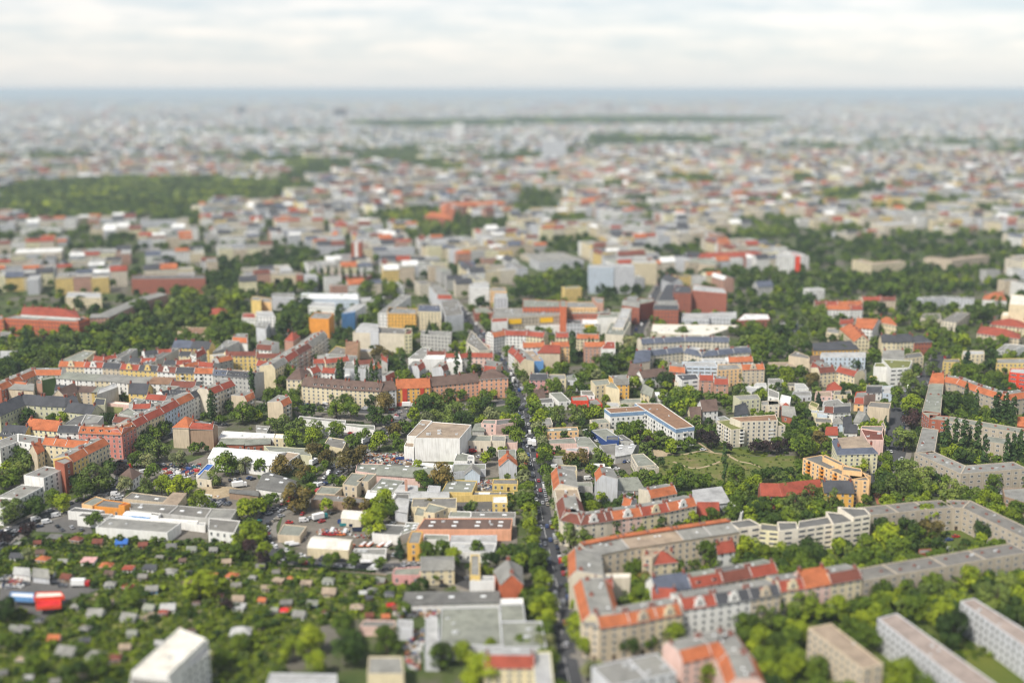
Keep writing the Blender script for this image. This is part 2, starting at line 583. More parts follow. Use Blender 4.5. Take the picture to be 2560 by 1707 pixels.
# ------------------------------------------------------------ one quad of a building: walls and roof
def roof_steps(tp, z, q, roof, W, RM, top=None, h_flags=''):
    """adds the gables to W and the roof to RM; returns a function (u, v) -> height on the roof and the flat area"""
    f0, f1, b1, b0 = q
    dep = (dist(f0, b0) + dist(f1, b1)) / 2
    L = (dist(f0, f1) + dist(b0, b1)) / 2
    rm = roof_mat(roof)
    gr = roof_mat(top or 'gy')
    def P(u, v, zz):
        a, c = lerp(f0, f1, u), lerp(b0, b1, u)
        p = lerp(a, c, v)
        return (p[0], p[1], zz)
    wm = W
    def gab(u, prof):
        pts = [P(u, v, h) for v, h in prof]
        if u == 1: return pts
        return pts[::-1]
    o = .35 / max(L, 1); od = .45 / max(dep, 1)
    if tp == 'f':
        zt = z + .45
        rim = min(.35 / max(L, 1), .2); rd = min(.35 / max(dep, 1), .2)
        RM.face([P(rim, rd, z + .05), P(1 - rim, rd, z + .05), P(1 - rim, 1 - rd, z + .05), P(rim, 1 - rd, z + .05)], rm)
        return zt, lambda u, v: z + .05
    if tp == 'm':       # single slope falling to the front
        h = min(dep * .12, 1.6)
        RM.face([P(-o, -od, z + .02), P(1 + o, -od, z + .02), P(1 + o, 1 + od, z + h), P(-o, 1 + od, z + h)], rm)
        RM.face([P(-o, -od, z - .2), P(1 + o, -od, z - .2), P(1 + o, -od, z + .02), P(-o, -od, z + .02)], rm)
        return ('prof', [(0, z), (1, z + h), ]), lambda u, v: z + .05 + h * v
    if tp == 'v':       # shallow barrel vault
        h = min(dep * .11, 2.6)
        prof = [(i / 6, z + h * math.sin(math.pi * i / 6)) for i in range(7)]
        for (v0, h0), (v1, h1) in zip(prof, prof[1:]):
            RM.face([P(-o, v0, h0 + .05), P(1 + o, v0, h0 + .05), P(1 + o, v1, h1 + .05), P(-o, v1, h1 + .05)], rm)
        return ('prof', prof), lambda u, v: z + h * math.sin(math.pi * v) + .05
    if tp in 'gk':
        h = min(dep * (.42 if tp == 'g' else .14), 5.5)
        prof = [(0, z), (.5, z + h), (1, z)]
        for v0, h0, v1, h1 in ((-od, z - h * od * 2, .5, z + h), (1 + od, z - h * od * 2, .5, z + h)):
            pts = [P(-o, v0, h0 + .12), P(1 + o, v0, h0 + .12), P(1 + o, v1, h1 + .12), P(-o, v1, h1 + .12)]
            RM.face(pts if v0 < .5 else pts[::-1], rm)
            pb = [(a[0], a[1], a[2] - .2) for a in pts]
            RM.face([pts[0], pb[0], pb[1], pts[1]], rm)
        for u in (-o, 1 + o):
            for (v0, h0), (v1, h1) in (((-od, z - h * od * 2), (.5, z + h)), ((.5, z + h), (1 + od, z - h * od * 2))):
                RM.face([P(u, v0, h0 - .1), P(u, v1, h1 - .1), P(u, v1, h1 + .12), P(u, v0, h0 + .12)], frame_mat('w'))
        return ('prof', prof), lambda u, v: z + h * (1 - abs(v - .5) * 2) + .1
    if tp == 'h':
        h = min(dep * .38, 5.0)
        k = min(.5 * dep / max(L, 1), .49)
        A, B2, C, D = P(-o, -od, z), P(1 + o, -od, z), P(1 + o, 1 + od, z), P(-o, 1 + od, z)
        E, F = P(k, .5, z + h), P(1 - k, .5, z + h)
        RM.face([A, B2, F, E], rm); RM.face([B2, C, F], rm); RM.face([C, D, E, F], rm); RM.face([D, A, E], rm)
        for a, c in ((A, B2), (B2, C), (C, D), (D, A)):
            RM.face([(a[0], a[1], z - .25), (c[0], c[1], z - .25), c, a], frame_mat('w'))
        return ('prof', [(0, z), (1, z)]), lambda u, v: z + h * (1 - abs(v - .5) * 2)
    if tp in 'bB':      # steep tiles towards the street, shallow felt behind
        e1 = min(3.0, dep * .3) / dep
        hs = min(3.3, dep * .3)
        hb = hs * .35 if tp == 'b' else hs
        top1 = 1.0 if tp == 'b' else 1 - e1
        prof = [(0, z), (e1, z + hs), (top1, z + hb)] + ([(1, z)] if tp == 'B' else [])
        pr = [(-od, z - hs * od / e1)] + prof[1:]
        if tp == 'B': pr[-1] = (1 + od, z - hs * od / e1)
        else: pr[-1] = (1 + od, z + hb)
        for k, ((v0, h0), (v1, h1)) in enumerate(zip(pr, pr[1:])):
            mat = gr if k == 1 else rm
            RM.face([P(0, v0, h0 + .1), P(1, v0, h0 + .1), P(1, v1, h1 + .1), P(0, v1, h1 + .1)], mat)
        RM.face([P(0, -od, pr[0][1] - .2), P(1, -od, pr[0][1] - .2), P(1, -od, pr[0][1] + .1), P(0, -od, pr[0][1] + .1)], frame_mat('g'))
        if h_flags and 'r' in h_flags:      # tiled ridge kerb
            for v0, v1, z0_, z1_ in ((e1 - .02, e1 + .2, z + hs + .9, z + hs + .75),):
                RM.face([P(0, v0, z0_), P(1, v0, z0_), P(1, v1, z0_ - .1), P(0, v1, z0_ - .1)], rm)
                RM.face([P(0, v1, z0_ - .1), P(1, v1, z0_ - .1), P(1, v1 + .01, z0_ - .6), P(0, v1 + .01, z0_ - .6)], rm)
        # party walls standing a hand's breadth proud of the roof
        t = .2 / max(L, 1)
        for u0, u1 in ((0, t), (1 - t, 1)):
            for (v0, h0), (v1, h1) in zip(prof, prof[1:]):
                RM.face([P(u0, v0, h0 + .38), P(u1, v0, h0 + .38), P(u1, v1, h1 + .38), P(u0, v1, h1 + .38)], plain('coping', (.50, .48, .45), .9))
                for u in (u0, u1):
                    RM.face([P(u, v0, h0), P(u, v1, h1), P(u, v1, h1 + .38), P(u, v0, h0 + .38)], plain('coping', (.50, .48, .45), .9))
        return ('prof', prof if tp == 'B' else prof), lambda u, v: (z + hs + (hb - hs) * max(0, (v - e1)) / max(top1 - e1, .01) + .1) if v > e1 else z + hs * v / e1
    if tp == 't':       # mansard on all four sides round a flat top
        e1 = min(2.6, dep * .28)
        qi = inset_quad(q, e1)
        hs = 3.0
        qo = inset_quad(q, -.35)
        for i in range(4):
            a, c = qo[i], qo[(i + 1) % 4]
            d, e_ = qi[(i + 1) % 4], qi[i]
            RM.face([(a[0], a[1], z), (c[0], c[1], z), (d[0], d[1], z + hs), (e_[0], e_[1], z + hs)], rm)
            RM.face([(a[0], a[1], z - .3), (c[0], c[1], z - .3), (c[0], c[1], z), (a[0], a[1], z)], frame_mat('w'))
        RM.face([(p[0], p[1], z + hs) for p in qi], gr)
        return ('prof', [(0, z), (1, z)]), lambda u, v: z + hs
    raise ValueError(tp)

def quad_shell(q, h, z, z0, W, RM, wm):
    tp = h['type']
    topk = None
    if len(tp) > 1: tp, topk = tp[0], tp[1:]
    f0, f1, b1, b0 = q
    prof, hf = roof_steps(tp, z, q, h['roof'], W, RM, topk, h['flags'])
    if not isinstance(prof, tuple):      # flat roof with a parapet
        zt = prof
        for a, c in ((f0, f1), (f1, b1), (b1, b0), (b0, f0)):
            W.wallf(a, c, z0, zt, zt, wm)
        par = wm if 'p' not in h['flags'] else frame_mat('w')
        qi = inset_quad(q, .35)
        for i in range(4):
            a, c, d, e_ = q[i], q[(i + 1) % 4], qi[(i + 1) % 4], qi[i]
            W.face([(a[0], a[1], zt), (c[0], c[1], zt), (d[0], d[1], zt), (e_[0], e_[1], zt)], par)
            W.face([(e_[0], e_[1], z), (d[0], d[1], z), (d[0], d[1], zt), (e_[0], e_[1], zt)], par)
    else:
        pr = prof[1]
        W.wallf(f0, f1, z0, pr[0][1], pr[0][1], wm)
        W.wallf(b1, b0, z0, pr[-1][1], pr[-1][1], wm)
        for a, c, fw in ((f1, b1, 1), (b0, f0, 0)):
            D = dist(a, c)
            seq = pr if fw else [(1 - v, hh) for v, hh in pr[::-1]]
            pts, uv = [(a[0], a[1], z0), (c[0], c[1], z0)], [(0, z0), (D, z0)]
            for v, hh in seq[::-1]:
                p = lerp(a, c, v)
                pts.append((p[0], p[1], hh)); uv.append((D * v, hh))
            W.face(pts, wm, uv)
    return hf

def facing(a, b, c):
    """is the wall a-b (c = a point inside) turned to the camera?"""
    ex, ey = b[0] - a[0], b[1] - a[1]
    n = (-ey, ex)
    mx, my = (a[0] + b[0]) / 2, (a[1] + b[1]) / 2
    if n[0] * (mx - c[0]) + n[1] * (my - c[1]) < 0: n = (-n[0], -n[1])
    l = math.hypot(*n) or 1e-6
    n = (n[0] / l, n[1] / l)
    d = math.hypot(mx, my)
    return -(n[0] * mx + n[1] * my) / d, n
NWIN = 0
def facade(root, loc, a, b, c, z0, z, fl, flags, used, budget):
    """windows, door and balconies as parts of their own on the wall a-b"""
    global NWIN
    fc, n = facing(a, b, c)
    if fc < 0.06: return used
    L = dist(a, b)
    if L < 4: return used
    rz = math.atan2(n[1], n[0]) + math.pi / 2
    band = 'w' in flags
    pitch = 4.6 if band else (3.3 if 'o' not in flags else 4.4)
    cols = max(1, int((L - 1.2) / pitch))
    while cols * fl > max(4, budget - used) and cols > 1:
        cols -= 1
    fh = (z - z0) / fl
    wm = window_mesh('band' if band else 'two')
    w, hgt = (4.0, 1.3) if band else ((1.35, min(2.0, fh * .58)) if 'o' not in flags else (1.9, 1.3))
    ux, uy = (b[0] - a[0]) / L, (b[1] - a[1]) / L
    for k in range(cols):
        t = (k + .5) / cols * L
        bal = 'l' in flags and k % 3 == 1
        for f in range(fl):
            zz = z0 + f * fh + fh * .30
            x, y = a[0] + ux * t, a[1] + uy * t
            if f == 0 and k == cols // 2 and 'n' not in flags and z0 < 1:
                inst('door', door_mesh(), root, (x - loc[0], y - loc[1], 0), rz, (1.5, 1, 2.5))
                continue
            if bal and f > 0:
                inst('balcony', balcony_mesh('og' if 'j' in flags else 'wh'), root, (x - loc[0], y - loc[1], z0 + f * fh + .3), rz)
            else:
                inst('window', wm, root, (x - loc[0], y - loc[1], zz), rz, (w, 1, hgt))
            used += 1
            NWIN += 1
    return used

DETAIL_DEPTH = 1010.0
def win_q(z, z0, f):
    p = (z - z0) / max(f, 1)
    return (3.3, 2.9 if p < 3.1 else (3.3 if p < 3.6 else 3.9), 1.4, 1.6)
def emit(b, detail, sink=None):
    cx, cy = b['c']
    loc = (cx, cy, 0.0)
    zs = b.get('zs') or [b['z']] * len(b['quads'])
    fls = b.get('fls') or [b['fl']] * len(b['quads'])
    z0s = b.get('z0s') or [b['z0']] * len(b['quads'])
    if sink is not None:
        for q, h, z, f, z0 in zip(b['quads'], b['sp'], zs, fls, z0s):
            quad_shell(q, h, z, z0, sink, sink, wall_mat(h['wall'], win_q(z, z0, f) if f > 1 else None))
        return None
    root = empty(b['name'], loc)
    used = 0
    nw = sum(1 for _ in b['quads'])
    groups = {}
    for q, h, z, f, z0 in zip(b['quads'], b['sp'], zs, fls, z0s):
        groups.setdefault(0, []).append((q, h, z, f, z0))
    W, RM = MB(), MB()
    roofs = []
    for q, h, z, f, z0 in groups[0]:
        far_win = None
        if detail < 2 and f > 1 and 'x' not in h['flags']:
            far_win = win_q(z, z0, f)
        hf = quad_shell(q, h, z, z0, W, RM, wall_mat(h['wall'], far_win))
        roofs.append((q, h, z, f, z0, hf))
    W.build('wall', root, loc)
    ro = RM.build('roof', root, loc)
    rr = random.Random(int(cx * 7 + cy * 13))
    for q, h, z, f, z0, hf in roofs:
        f0, f1, b1, b0 = q
        dep = dist(f0, b0)
        L = dist(f0, f1)
        cen = (sum(p[0] for p in q) / 4, sum(p[1] for p in q) / 4)
        ax = math.atan2(f1[1] - f0[1], f1[0] - f0[0])
        fl_ = h['flags']
        tp = h['type'][0]
        def at(u, v):
            p = lerp(lerp(f0, f1, u), lerp(b0, b1, u), v)
            return (p[0] - loc[0], p[1] - loc[1], hf(u, v))
        if detail >= 2:
            if 'x' not in fl_ and f > 0:
                used = facade(root, loc, f0, f1, cen, z0, z, f, fl_, used, 100)
                used = facade(root, loc, b0, b1, cen, z0, z, f, fl_ + 'n', used, 100)
                if 'e' in fl_:
                    used = facade(root, loc, f1, b1, cen, z0, z, f, fl_ + 'n', used, 100)
                    used = facade(root, loc, f0, b0, cen, z0, z, f, fl_ + 'n', used, 100)
            if 'd' in fl_ and L > 7:
                n = max(1, int(L / 5.5))
                for k in range(n):
                    p = lerp(f0, f1, (k + .5) / n)
                    q2 = lerp(b0, b1, (k + .5) / n)
                    p = lerp(p, q2, .9 / dep)
                    inst('dormer', dormer_mesh(h['roof']), ro, (p[0] - loc[0], p[1] - loc[1], z + .5), ax)
            if 'q' in fl_:
                p = lerp(f0, f1, .5)
                inst('gable', gable_mesh('wh' if h['wall'] in ('wh', 'sa', 'lp', 'ib') else h['wall']), root, (p[0] - loc[0], p[1] - loc[1], z), ax)
        if detail >= 1:
            if 's' in fl_:
                n = max(2, int(L / 11))
                for k in range(n):
                    for v in ((.35, .68) if dep > 16 else (.5,)):
                        inst('skylight', skylight_mesh(), ro, at((k + .5) / n, v), ax, (2.6, 1.5, 1))
            if 'v' in fl_:
                for k in range(max(2, int(L * dep / 260))):
                    inst('roof_vent', vent_mesh(), ro, at(rr.uniform(.1, .9), rr.uniform(.2, .8)), ax, (rr.uniform(.6, 1.3),) * 3)
            if tp == 'f' and 'v' not in fl_ and L * dep > 220:
                for k in range(min(8, int(L * dep / 260))):
                    sc_ = rr.uniform(.4, .9)
                    inst('roof_vent', vent_mesh(), ro, at(rr.uniform(.1, .9), rr.uniform(.2, .8)), ax + rr.choice((0, 1.57)), (sc_, sc_, sc_))
            if tp in 'bBgth' and 'c' not in fl_ and z > 8:
                n = 2 if L < 22 else max(2, int(L / 9))
                for k in range(n):
                    u = .06 + .88 * k / max(n - 1, 1)
                    p = at(min(.96, u), .5 if tp in 'gh' else .34)
                    inst('chimney', chimney_mesh('g' if 'y' in fl_ else 'r'), ro, p, ax)
                if tp in 'bB' and dep > 10:
                    for k in range(max(1, int(L / 9))):
                        inst('skylight', skylight_mesh(), ro, at(rr.uniform(.15, .85), rr.uniform(.45, .75)), ax, (1.2, .9, .8))
            if 'C' in fl_:      # rows of small chimneys and vents on a felt roof
                n = max(2, int(L / 8))
                for k in range(n):
                    inst('chimney', chimney_mesh('r'), ro, at((k + .5) / n, rr.choice((.38, .5, .62))), ax + math.pi / 2, (.8, .8, .5))
    return root
# ------------------------------------------------------------ trees
KIND = {   # colour, adjective, shape
    'r': ((.090, .148, .012), 'green', 'round'), 'l': ((.19, .26, .012), 'bright green', 'round'),
    'd': ((.042, .082, .012), 'dark green', 'round'), 'c': ((.135, .112, .030), 'copper-brown', 'round'),
    'u': ((.035, .022, .022), 'dark purple', 'round'),
    'b': ((.19, .22, .09), 'pale blossoming', 'round'), 'w': ((.125, .18, .035), 'pale green', 'loose'),
    'p': ((.045, .09, .022), 'slim dark poplar', 'tall'), 'k': ((.028, .06, .022), 'dark conical', 'cone')}
LEAF = {}
def leaf_mat(k):
    if k in LEAF: return LEAF[k]
    c = KIND[k][0]
    m, nd, ln, b = nodes_mat('leaves_' + k, 0.75)
    at = nd.new('ShaderNodeAttribute'); at.attribute_name = 'tint'
    oi = nd.new('ShaderNodeObjectInfo')
    n1 = noise(nd, ln, .55, 2.0, 'World')
    v = nm(nd, ln, 'ADD', nm(nd, ln, 'MULTIPLY', at.outputs['Fac'], .55), nm(nd, ln, 'MULTIPLY', n1, .28))
    v = nm(nd, ln, 'ADD', v, nm(nd, ln, 'MULTIPLY', oi.outputs['Random'], .34))
    col = cramp(nd, ln, v, [(.2, tuple(x * .22 for x in c)), (.55, tuple(x * .85 for x in c)), (.95, (c[0] * 1.75 + .01, c[1] * 1.5, c[2] * 1.3))])
    ln.new(col, b.inputs['Base Color'])
    b.inputs['Specular IOR Level'].default_value = .2
    LEAF[k] = m
    return m
def crown_np(shape, seed, n, size):
    """leaf clumps: returns vertices (4n,3) and a tint per leaf, crown of unit radius centred on the origin"""
    g = np.random.default_rng(seed)
    if shape == 'round':
        nc = 18
        th = g.uniform(0, 2 * np.pi, nc); zz = g.uniform(-.62, .95, nc); rr = np.sqrt(np.clip(1 - zz ** 2, .05, 1)) * g.uniform(.45, .78, nc)
        cc = np.stack([rr * np.cos(th), rr * np.sin(th), zz * .66], 1); rc = g.uniform(.25, .46, nc)
    elif shape == 'loose':
        nc = 30
        th = g.uniform(0, 2 * np.pi, nc); zz = g.uniform(-.8, .9, nc); rr = np.sqrt(np.clip(1 - zz ** 2, .05, 1)) * g.uniform(.35, .82, nc)
        cc = np.stack([rr * np.cos(th), rr * np.sin(th), zz * .72], 1); rc = g.uniform(.16, .34, nc)
    elif shape == 'tall':      # unit radius, 3.4 radii to each side in height
        nc = 30
        t = np.linspace(-1, 1, nc); th = g.uniform(0, 2 * np.pi, nc)
        w = np.clip(1.02 - np.abs(t + .12) ** 4 * .6, .28, 1)
        cc = np.stack([.30 * w * np.cos(th), .30 * w * np.sin(th), t * 3.1], 1); rc = .50 * w * g.uniform(.8, 1.1, nc)
    else:
        nc = 26
        t = np.linspace(0, 1, nc); th = g.uniform(0, 2 * np.pi, nc)
        w = 1 - t * .92
        cc = np.stack([.55 * w * np.cos(th), .55 * w * np.sin(th), -1.6 + t * 3.4], 1); rc = .48 * w + .06
    p = rc ** 2 / np.sum(rc ** 2)
    ci = g.choice(nc, n, p=p)
    d = g.normal(size=(n, 3)); d /= np.linalg.norm(d, axis=1)[:, None]
    d[:, 2] = np.where(g.random(n) < .6, np.abs(d[:, 2]), d[:, 2])
    pos = cc[ci] + d * (rc[ci] * g.uniform(.78, 1.08, n))[:, None]
    nrm = d + g.normal(size=(n, 3)) * .35
    nrm[:, 2] += .35
    nrm /= np.linalg.norm(nrm, axis=1)[:, None]
    up = g.normal(size=(n, 3))
    a = np.cross(nrm, up); a /= np.linalg.norm(a, axis=1)[:, None]
    b = np.cross(nrm, a)
    s = size * g.uniform(.6, 1.25, n)[:, None]
    k = g.uniform(.5, .95, n)[:, None]
    V = np.stack([pos - a * s - b * s * k * .4, pos + a * s * .3 - b * s * k, pos + a * s + b * s * k * .3, pos - a * s * .2 + b * s * k], 1)
    ctint = g.uniform(0, 1, nc)
    tint = .6 * ctint[ci] + .4 * g.random(n)
    return V.reshape(-1, 3), tint
def leaf_mesh(name, V, tint, mats, mi=None):
    n = len(V) // 4
    me = bpy.data.meshes.new(name)
    me.vertices.add(len(V)); me.vertices.foreach_set('co', V.astype(np.float32).ravel())
    me.loops.add(n * 4); me.loops.foreach_set('vertex_index', np.arange(n * 4, dtype=np.int32))
    me.polygons.add(n); me.polygons.foreach_set('loop_start', np.arange(0, n * 4, 4, dtype=np.int32))
    for m in mats: me.materials.append(m)
    if mi is not None: me.polygons.foreach_set('material_index', np.asarray(mi, dtype=np.int32))
    at = me.attributes.new('tint', 'FLOAT', 'FACE')
    at.data.foreach_set('value', tint.astype(np.float32))
    me.update(calc_edges=True)
    return me
CR = {}
def crown_mesh(k, var):
    key = (k, var)
    if key not in CR:
        sh = KIND[k][2]
        V, t = crown_np(sh, 11 + var * 7 + ord(k), {'round': 1500, 'loose': 1500, 'tall': 1300, 'cone': 1100}[sh], {'round': .085, 'loose': .075, 'tall': .15, 'cone': .13}[sh])
        CR[key] = leaf_mesh('crown_' + k, V, t, [leaf_mat(k)])
    return CR[key]
def trunk_mesh():
    if 'trunk' not in SH:
        b = MB()
        bark = plain('bark', (.10, .075, .055), .95, .25, 2.0)
        def cyl(p, q, r0, r1, n=6):
            p, q = Vector(p), Vector(q)
            d = (q - p).normalized()
            s = d.cross(Vector((0, 0, 1))) if abs(d.z) < .95 else Vector((1, 0, 0))
            s.normalize(); t = d.cross(s)
            A = [p + (s * math.cos(a) + t * math.sin(a)) * r0 for a in [2 * math.pi * i / n for i in range(n)]]
            B = [q + (s * math.cos(a) + t * math.sin(a)) * r1 for a in [2 * math.pi * i / n for i in range(n)]]
            for i in range(n):
                b.face([tuple(A[i]), tuple(A[(i + 1) % n]), tuple(B[(i + 1) % n]), tuple(B[i])], bark)
        cyl((0, 0, 0), (0, 0, .55), .055, .04)
        cyl((0, 0, .5), (.03, 0, .95), .04, .015)
        for a in range(5):
            x, y = math.cos(a * 1.256 + .3), math.sin(a * 1.256 + .3)
            cyl((0, 0, .38 + .03 * a), (x * .26, y * .26, .72 + .03 * a), .026, .008)
        SH['trunk'] = b.build('trunk', link=False)
    return SH['trunk']
TREES = []
def add_tree(x, y, r, k, h=None, hand=True, grp=None):
    sh = KIND[k][2]
    if sh == 'tall': h = h or min(27.0, max(17.0, r * 10.0))
    elif sh == 'cone': h = h or max(9.0, r * 3.6)
    else: h = h or r * 1.35 + 3.0
    TREES.append(dict(x=x, y=y, r=r, k=k, h=h, hand=hand, grp=grp))
def T(s, default='r', grp=None):
    """crown centres traced in the photograph: x,y,radius[kind]"""
    for tk in s.split():
        k = default
        if tk[-1].isalpha(): k, tk = tk[-1], tk[:-1]
        x, y, r = [float(v) for v in tk.split(',')]
        px, py = full(x, y)
        rp = r / ZS
        zc = 7.0
        for _ in range(3):
            wx, wy = unp(px, py, zc)
            rm_ = rp * 1.18 * depth(wx, wy, zc) / FPX
            sh = KIND[k][2]
            if sh == 'tall': hh = min(27.0, max(17.0, rm_ * 10.0)); zc = hh * .5
            elif sh == 'cone': hh = max(9.0, rm_ * 3.6); zc = hh * .45
            else: hh = rm_ * 1.35 + 3.0; zc = hh - rm_ * .85
        add_tree(wx, wy, rm_, k, hh, True, grp)
def in_poly(p, P):
    c = False
    j = len(P) - 1
    for i in range(len(P)):
        if (P[i][1] > p[1]) != (P[j][1] > p[1]) and p[0] < (P[j][0] - P[i][0]) * (p[1] - P[i][1]) / (P[j][1] - P[i][1]) + P[i][0]:
            c = not c
        j = i
    return c
def wood(s, spacing, kinds='rrrdlw', r=(3.5, 6.5), seed=1, grp=None, z=0.0):
    """fills the ground polygon s with trees at random spots"""
    P = pts_(s, z)
    g = random.Random(seed)
    xs, ys = [p[0] for p in P], [p[1] for p in P]
    n = int((max(xs) - min(xs)) * (max(ys) - min(ys)) / spacing ** 2 * 2.2)
    put = []
    for _ in range(min(n, 9000)):
        p = (g.uniform(min(xs), max(xs)), g.uniform(min(ys), max(ys)))
        if not in_poly(p, P): continue
        if any(abs(p[0] - q[0]) < spacing * .8 and abs(p[1] - q[1]) < spacing * .8 for q in put[-400:]): continue
        put.append(p)
        k = g.choice(kinds)
        sm = math.sin(p[0] * .021 + seed) + math.sin(p[1] * .033 - p[0] * .011)
        if sm > 1.0 and k in 'rd': k = 'l' if g.random() < .35 else 'w'
        elif sm < -1.0 and k in 'rl': k = 'd'
        if sm > .2 and g.random() < .12: continue
        if KIND[k][2] in ('tall', 'cone'): add_tree(p[0], p[1], g.uniform(1.8, 2.8), k, None, False, grp)
        else: add_tree(p[0], p[1], g.uniform(*r), k, None, False, grp)
def tree_scale(t):
    sh = KIND[t['k']][2]
    if sh == 'tall': return t['r'], t['h'] / 6.9, t['h'] * .53
    if sh == 'cone': return t['r'], t['h'] / 3.6, t['h'] * .50
    return t['r'], t['r'] * 1.0, t['h'] - t['r'] * .82
def emit_tree(t, var):
    root = empty('poplar_tree' if t['k'] == 'p' else ('conifer_tree' if t['k'] == 'k' else 'leafy_tree'), (t['x'], t['y'], 0), rnd.uniform(0, 6.28))
    rx, rzz, zc = tree_scale(t)
    c = inst('crown', crown_mesh(t['k'], var), root, (0, 0, zc), 0, (rx, rx * rnd.uniform(.85, 1.1), rzz))
    inst('trunk', trunk_mesh(), root, (0, 0, 0), 0, (t['r'], t['r'], t['h']))
    return root
def stuff_trees(L, name, label, cat, nleaf=None):
    """the trees past the three hundred that show largest: one merged object"""
    g = np.random.default_rng(5)
    kinds = sorted({t['k'] for t in L})
    protos = {}
    VV, TT, MI = [], [], []
    for t in L:
        d = depth(t['x'], t['y'], 5)
        lod = 0 if d < 1100 else (1 if d < 2200 else (2 if d < 5200 else 3))
        if nleaf is not None: lod = nleaf
        sh = KIND[t['k']][2]
        v = int(g.integers(0, 4))
        key = (sh, v, lod)
        if key not in protos:
            n = (420, 170, 60, 26)[lod]
            s = (.165, .26, .42, .60)[lod]
            if sh in ('tall', 'cone'): s *= 1.5
            protos[key] = crown_np(sh, 100 + v, n, s)
        V, tint = protos[key]
        rx, rzz, zc = tree_scale(t)
        a = g.uniform(0, 6.28); ca, sa = math.cos(a), math.sin(a)
        W = np.empty_like(V)
        W[:, 0] = (V[:, 0] * ca - V[:, 1] * sa) * rx + t['x']
        W[:, 1] = (V[:, 0] * sa + V[:, 1] * ca) * rx + t['y']
        W[:, 2] = V[:, 2] * rzz + zc
        VV.append(W); TT.append(np.clip(tint * .8 + g.uniform(-.05, .25), 0, 1)); MI.append(np.full(len(tint), kinds.index(t['k'])))
    if not VV: return
    me = leaf_mesh(name, np.concatenate(VV), np.concatenate(TT), [leaf_mat(k) for k in kinds], np.concatenate(MI))
    o = bpy.data.objects.new(name, me)
    COL.objects.link(o)
    tag(o, label, cat, kind='stuff')
    return o
# ------------------------------------------------------------ bushes, hedges: ground cover nobody could count
def bushes(spots, name, label):
    """spots: (x, y, radius, height, kind)"""
    g = np.random.default_rng(9)
    kinds = sorted({s[4] for s in spots})
    P = [crown_np('round', 50 + i, 46, .36) for i in range(5)]
    VV, TT, MI = [], [], []
    for x, y, r, h, k in spots:
        V, tint = P[int(g.integers(0, 5))]
        a = g.uniform(0, 6.28); ca, sa = math.cos(a), math.sin(a)
        W = np.empty_like(V)
        W[:, 0] = (V[:, 0] * ca - V[:, 1] * sa) * r + x
        W[:, 1] = (V[:, 0] * sa + V[:, 1] * ca) * r + y
        W[:, 2] = V[:, 2] * h * .6 + h * .45
        VV.append(W); TT.append(np.clip(tint * .8 + g.uniform(-.05, .25), 0, 1)); MI.append(np.full(len(tint), kinds.index(k)))
    me = leaf_mesh(name, np.concatenate(VV), np.concatenate(TT), [leaf_mat(k) for k in kinds], np.concatenate(MI))
    o = bpy.data.objects.new(name, me)
    COL.objects.link(o)
    tag(o, label, 'plants', kind='stuff')
# ------------------------------------------------------------ ground
def ground_mat(key, stops, scale, scale2=None, rough=.95):
    if key in MATS: return MATS[key]
    m, nd, ln, b = nodes_mat(key, rough)
    col = cramp(nd, ln, noise(nd, ln, scale, 5.0, 'World', .6), stops)
    n2 = noise(nd, ln, scale2 or scale * 9, 4.0, 'World')
    col = mixc(nd, ln, 1.0, col, cramp(nd, ln, n2, [(0.3, (.72, .72, .72)), (0.7, (1.25, 1.25, 1.25))]), 'MULTIPLY')
    ln.new(col, b.inputs['Base Color'])
    MATS[key] = m
    return m
ASPH = lambda: ground_mat('asphalt', [(.3, (.062, .063, .068)), (.7, (.085, .086, .092))], .05, 1.5)
PAVE = lambda: ground_mat('pavement_slabs', [(.3, (.20, .185, .16)), (.7, (.27, .25, .22))], .08, 1.2)
YARD = lambda: ground_mat('yard_surface', [(.25, (.13, .12, .10)), (.5, (.19, .17, .14)), (.75, (.26, .23, .19))], .05, .6)
GRAVEL = lambda: ground_mat('yard_asphalt', [(.3, (.11, .11, .105)), (.7, (.17, .16, .15))], .05, .9)
GRASS = lambda: ground_mat('grass', [(.3, (.075, .11, .022)), (.55, (.12, .15, .03)), (.75, (.17, .165, .05))], .06, 1.0)
LAWN = lambda: ground_mat('lawn', [(.3, (.085, .125, .018)), (.7, (.15, .165, .025))], .04, 1.3)
WASTE = lambda: ground_mat('rough_grass', [(.30, (.24, .19, .09)), (.42, (.17, .17, .05)), (.6, (.11, .15, .025))], .075, .7)
SAND = lambda: ground_mat('sand', [(.3, (.36, .28, .17)), (.7, (.50, .40, .26))], .1, 1.0)
REDP = lambda: ground_mat('red_paving', [(.3, (.33, .12, .07)), (.7, (.42, .18, .11))], .1, 1.0)
LV = {'n': 0}
PATCHES = []
def patch(name, s, mat, z=None, world_pts=None, label=None):
    P = world_pts or pts_(s, 0.0)
    PATCHES.append((name, P))
    LV['n'] += 1
    if z is None: z = .012 + .0041 * LV['n']
    b = MB()
    a = sum(P[i][0] * P[(i + 1) % len(P)][1] - P[(i + 1) % len(P)][0] * P[i][1] for i in range(len(P)))
    if a < 0: P = P[::-1]
    b.face([(x, y, z) for x, y in P], mat)
    o = b.build(name)
    o['kind'] = 'structure'
    if label: o['label'] = label
    return o
def ribbon(P, w, off=0.0):
    """left and right border of a band of width w along P, shifted sideways by off"""
    A, B = [], []
    for i, p in enumerate(P):
        a = P[max(i - 1, 0)]; c = P[min(i + 1, len(P) - 1)]
        l = math.hypot(c[0] - a[0], c[1] - a[1]) or 1
        n = (-(c[1] - a[1]) / l, (c[0] - a[0]) / l)
        A.append((p[0] + n[0] * (off + w / 2), p[1] + n[1] * (off + w / 2)))
        B.append((p[0] + n[0] * (off - w / 2), p[1] + n[1] * (off - w / 2)))
    return A, B
ROADS = []
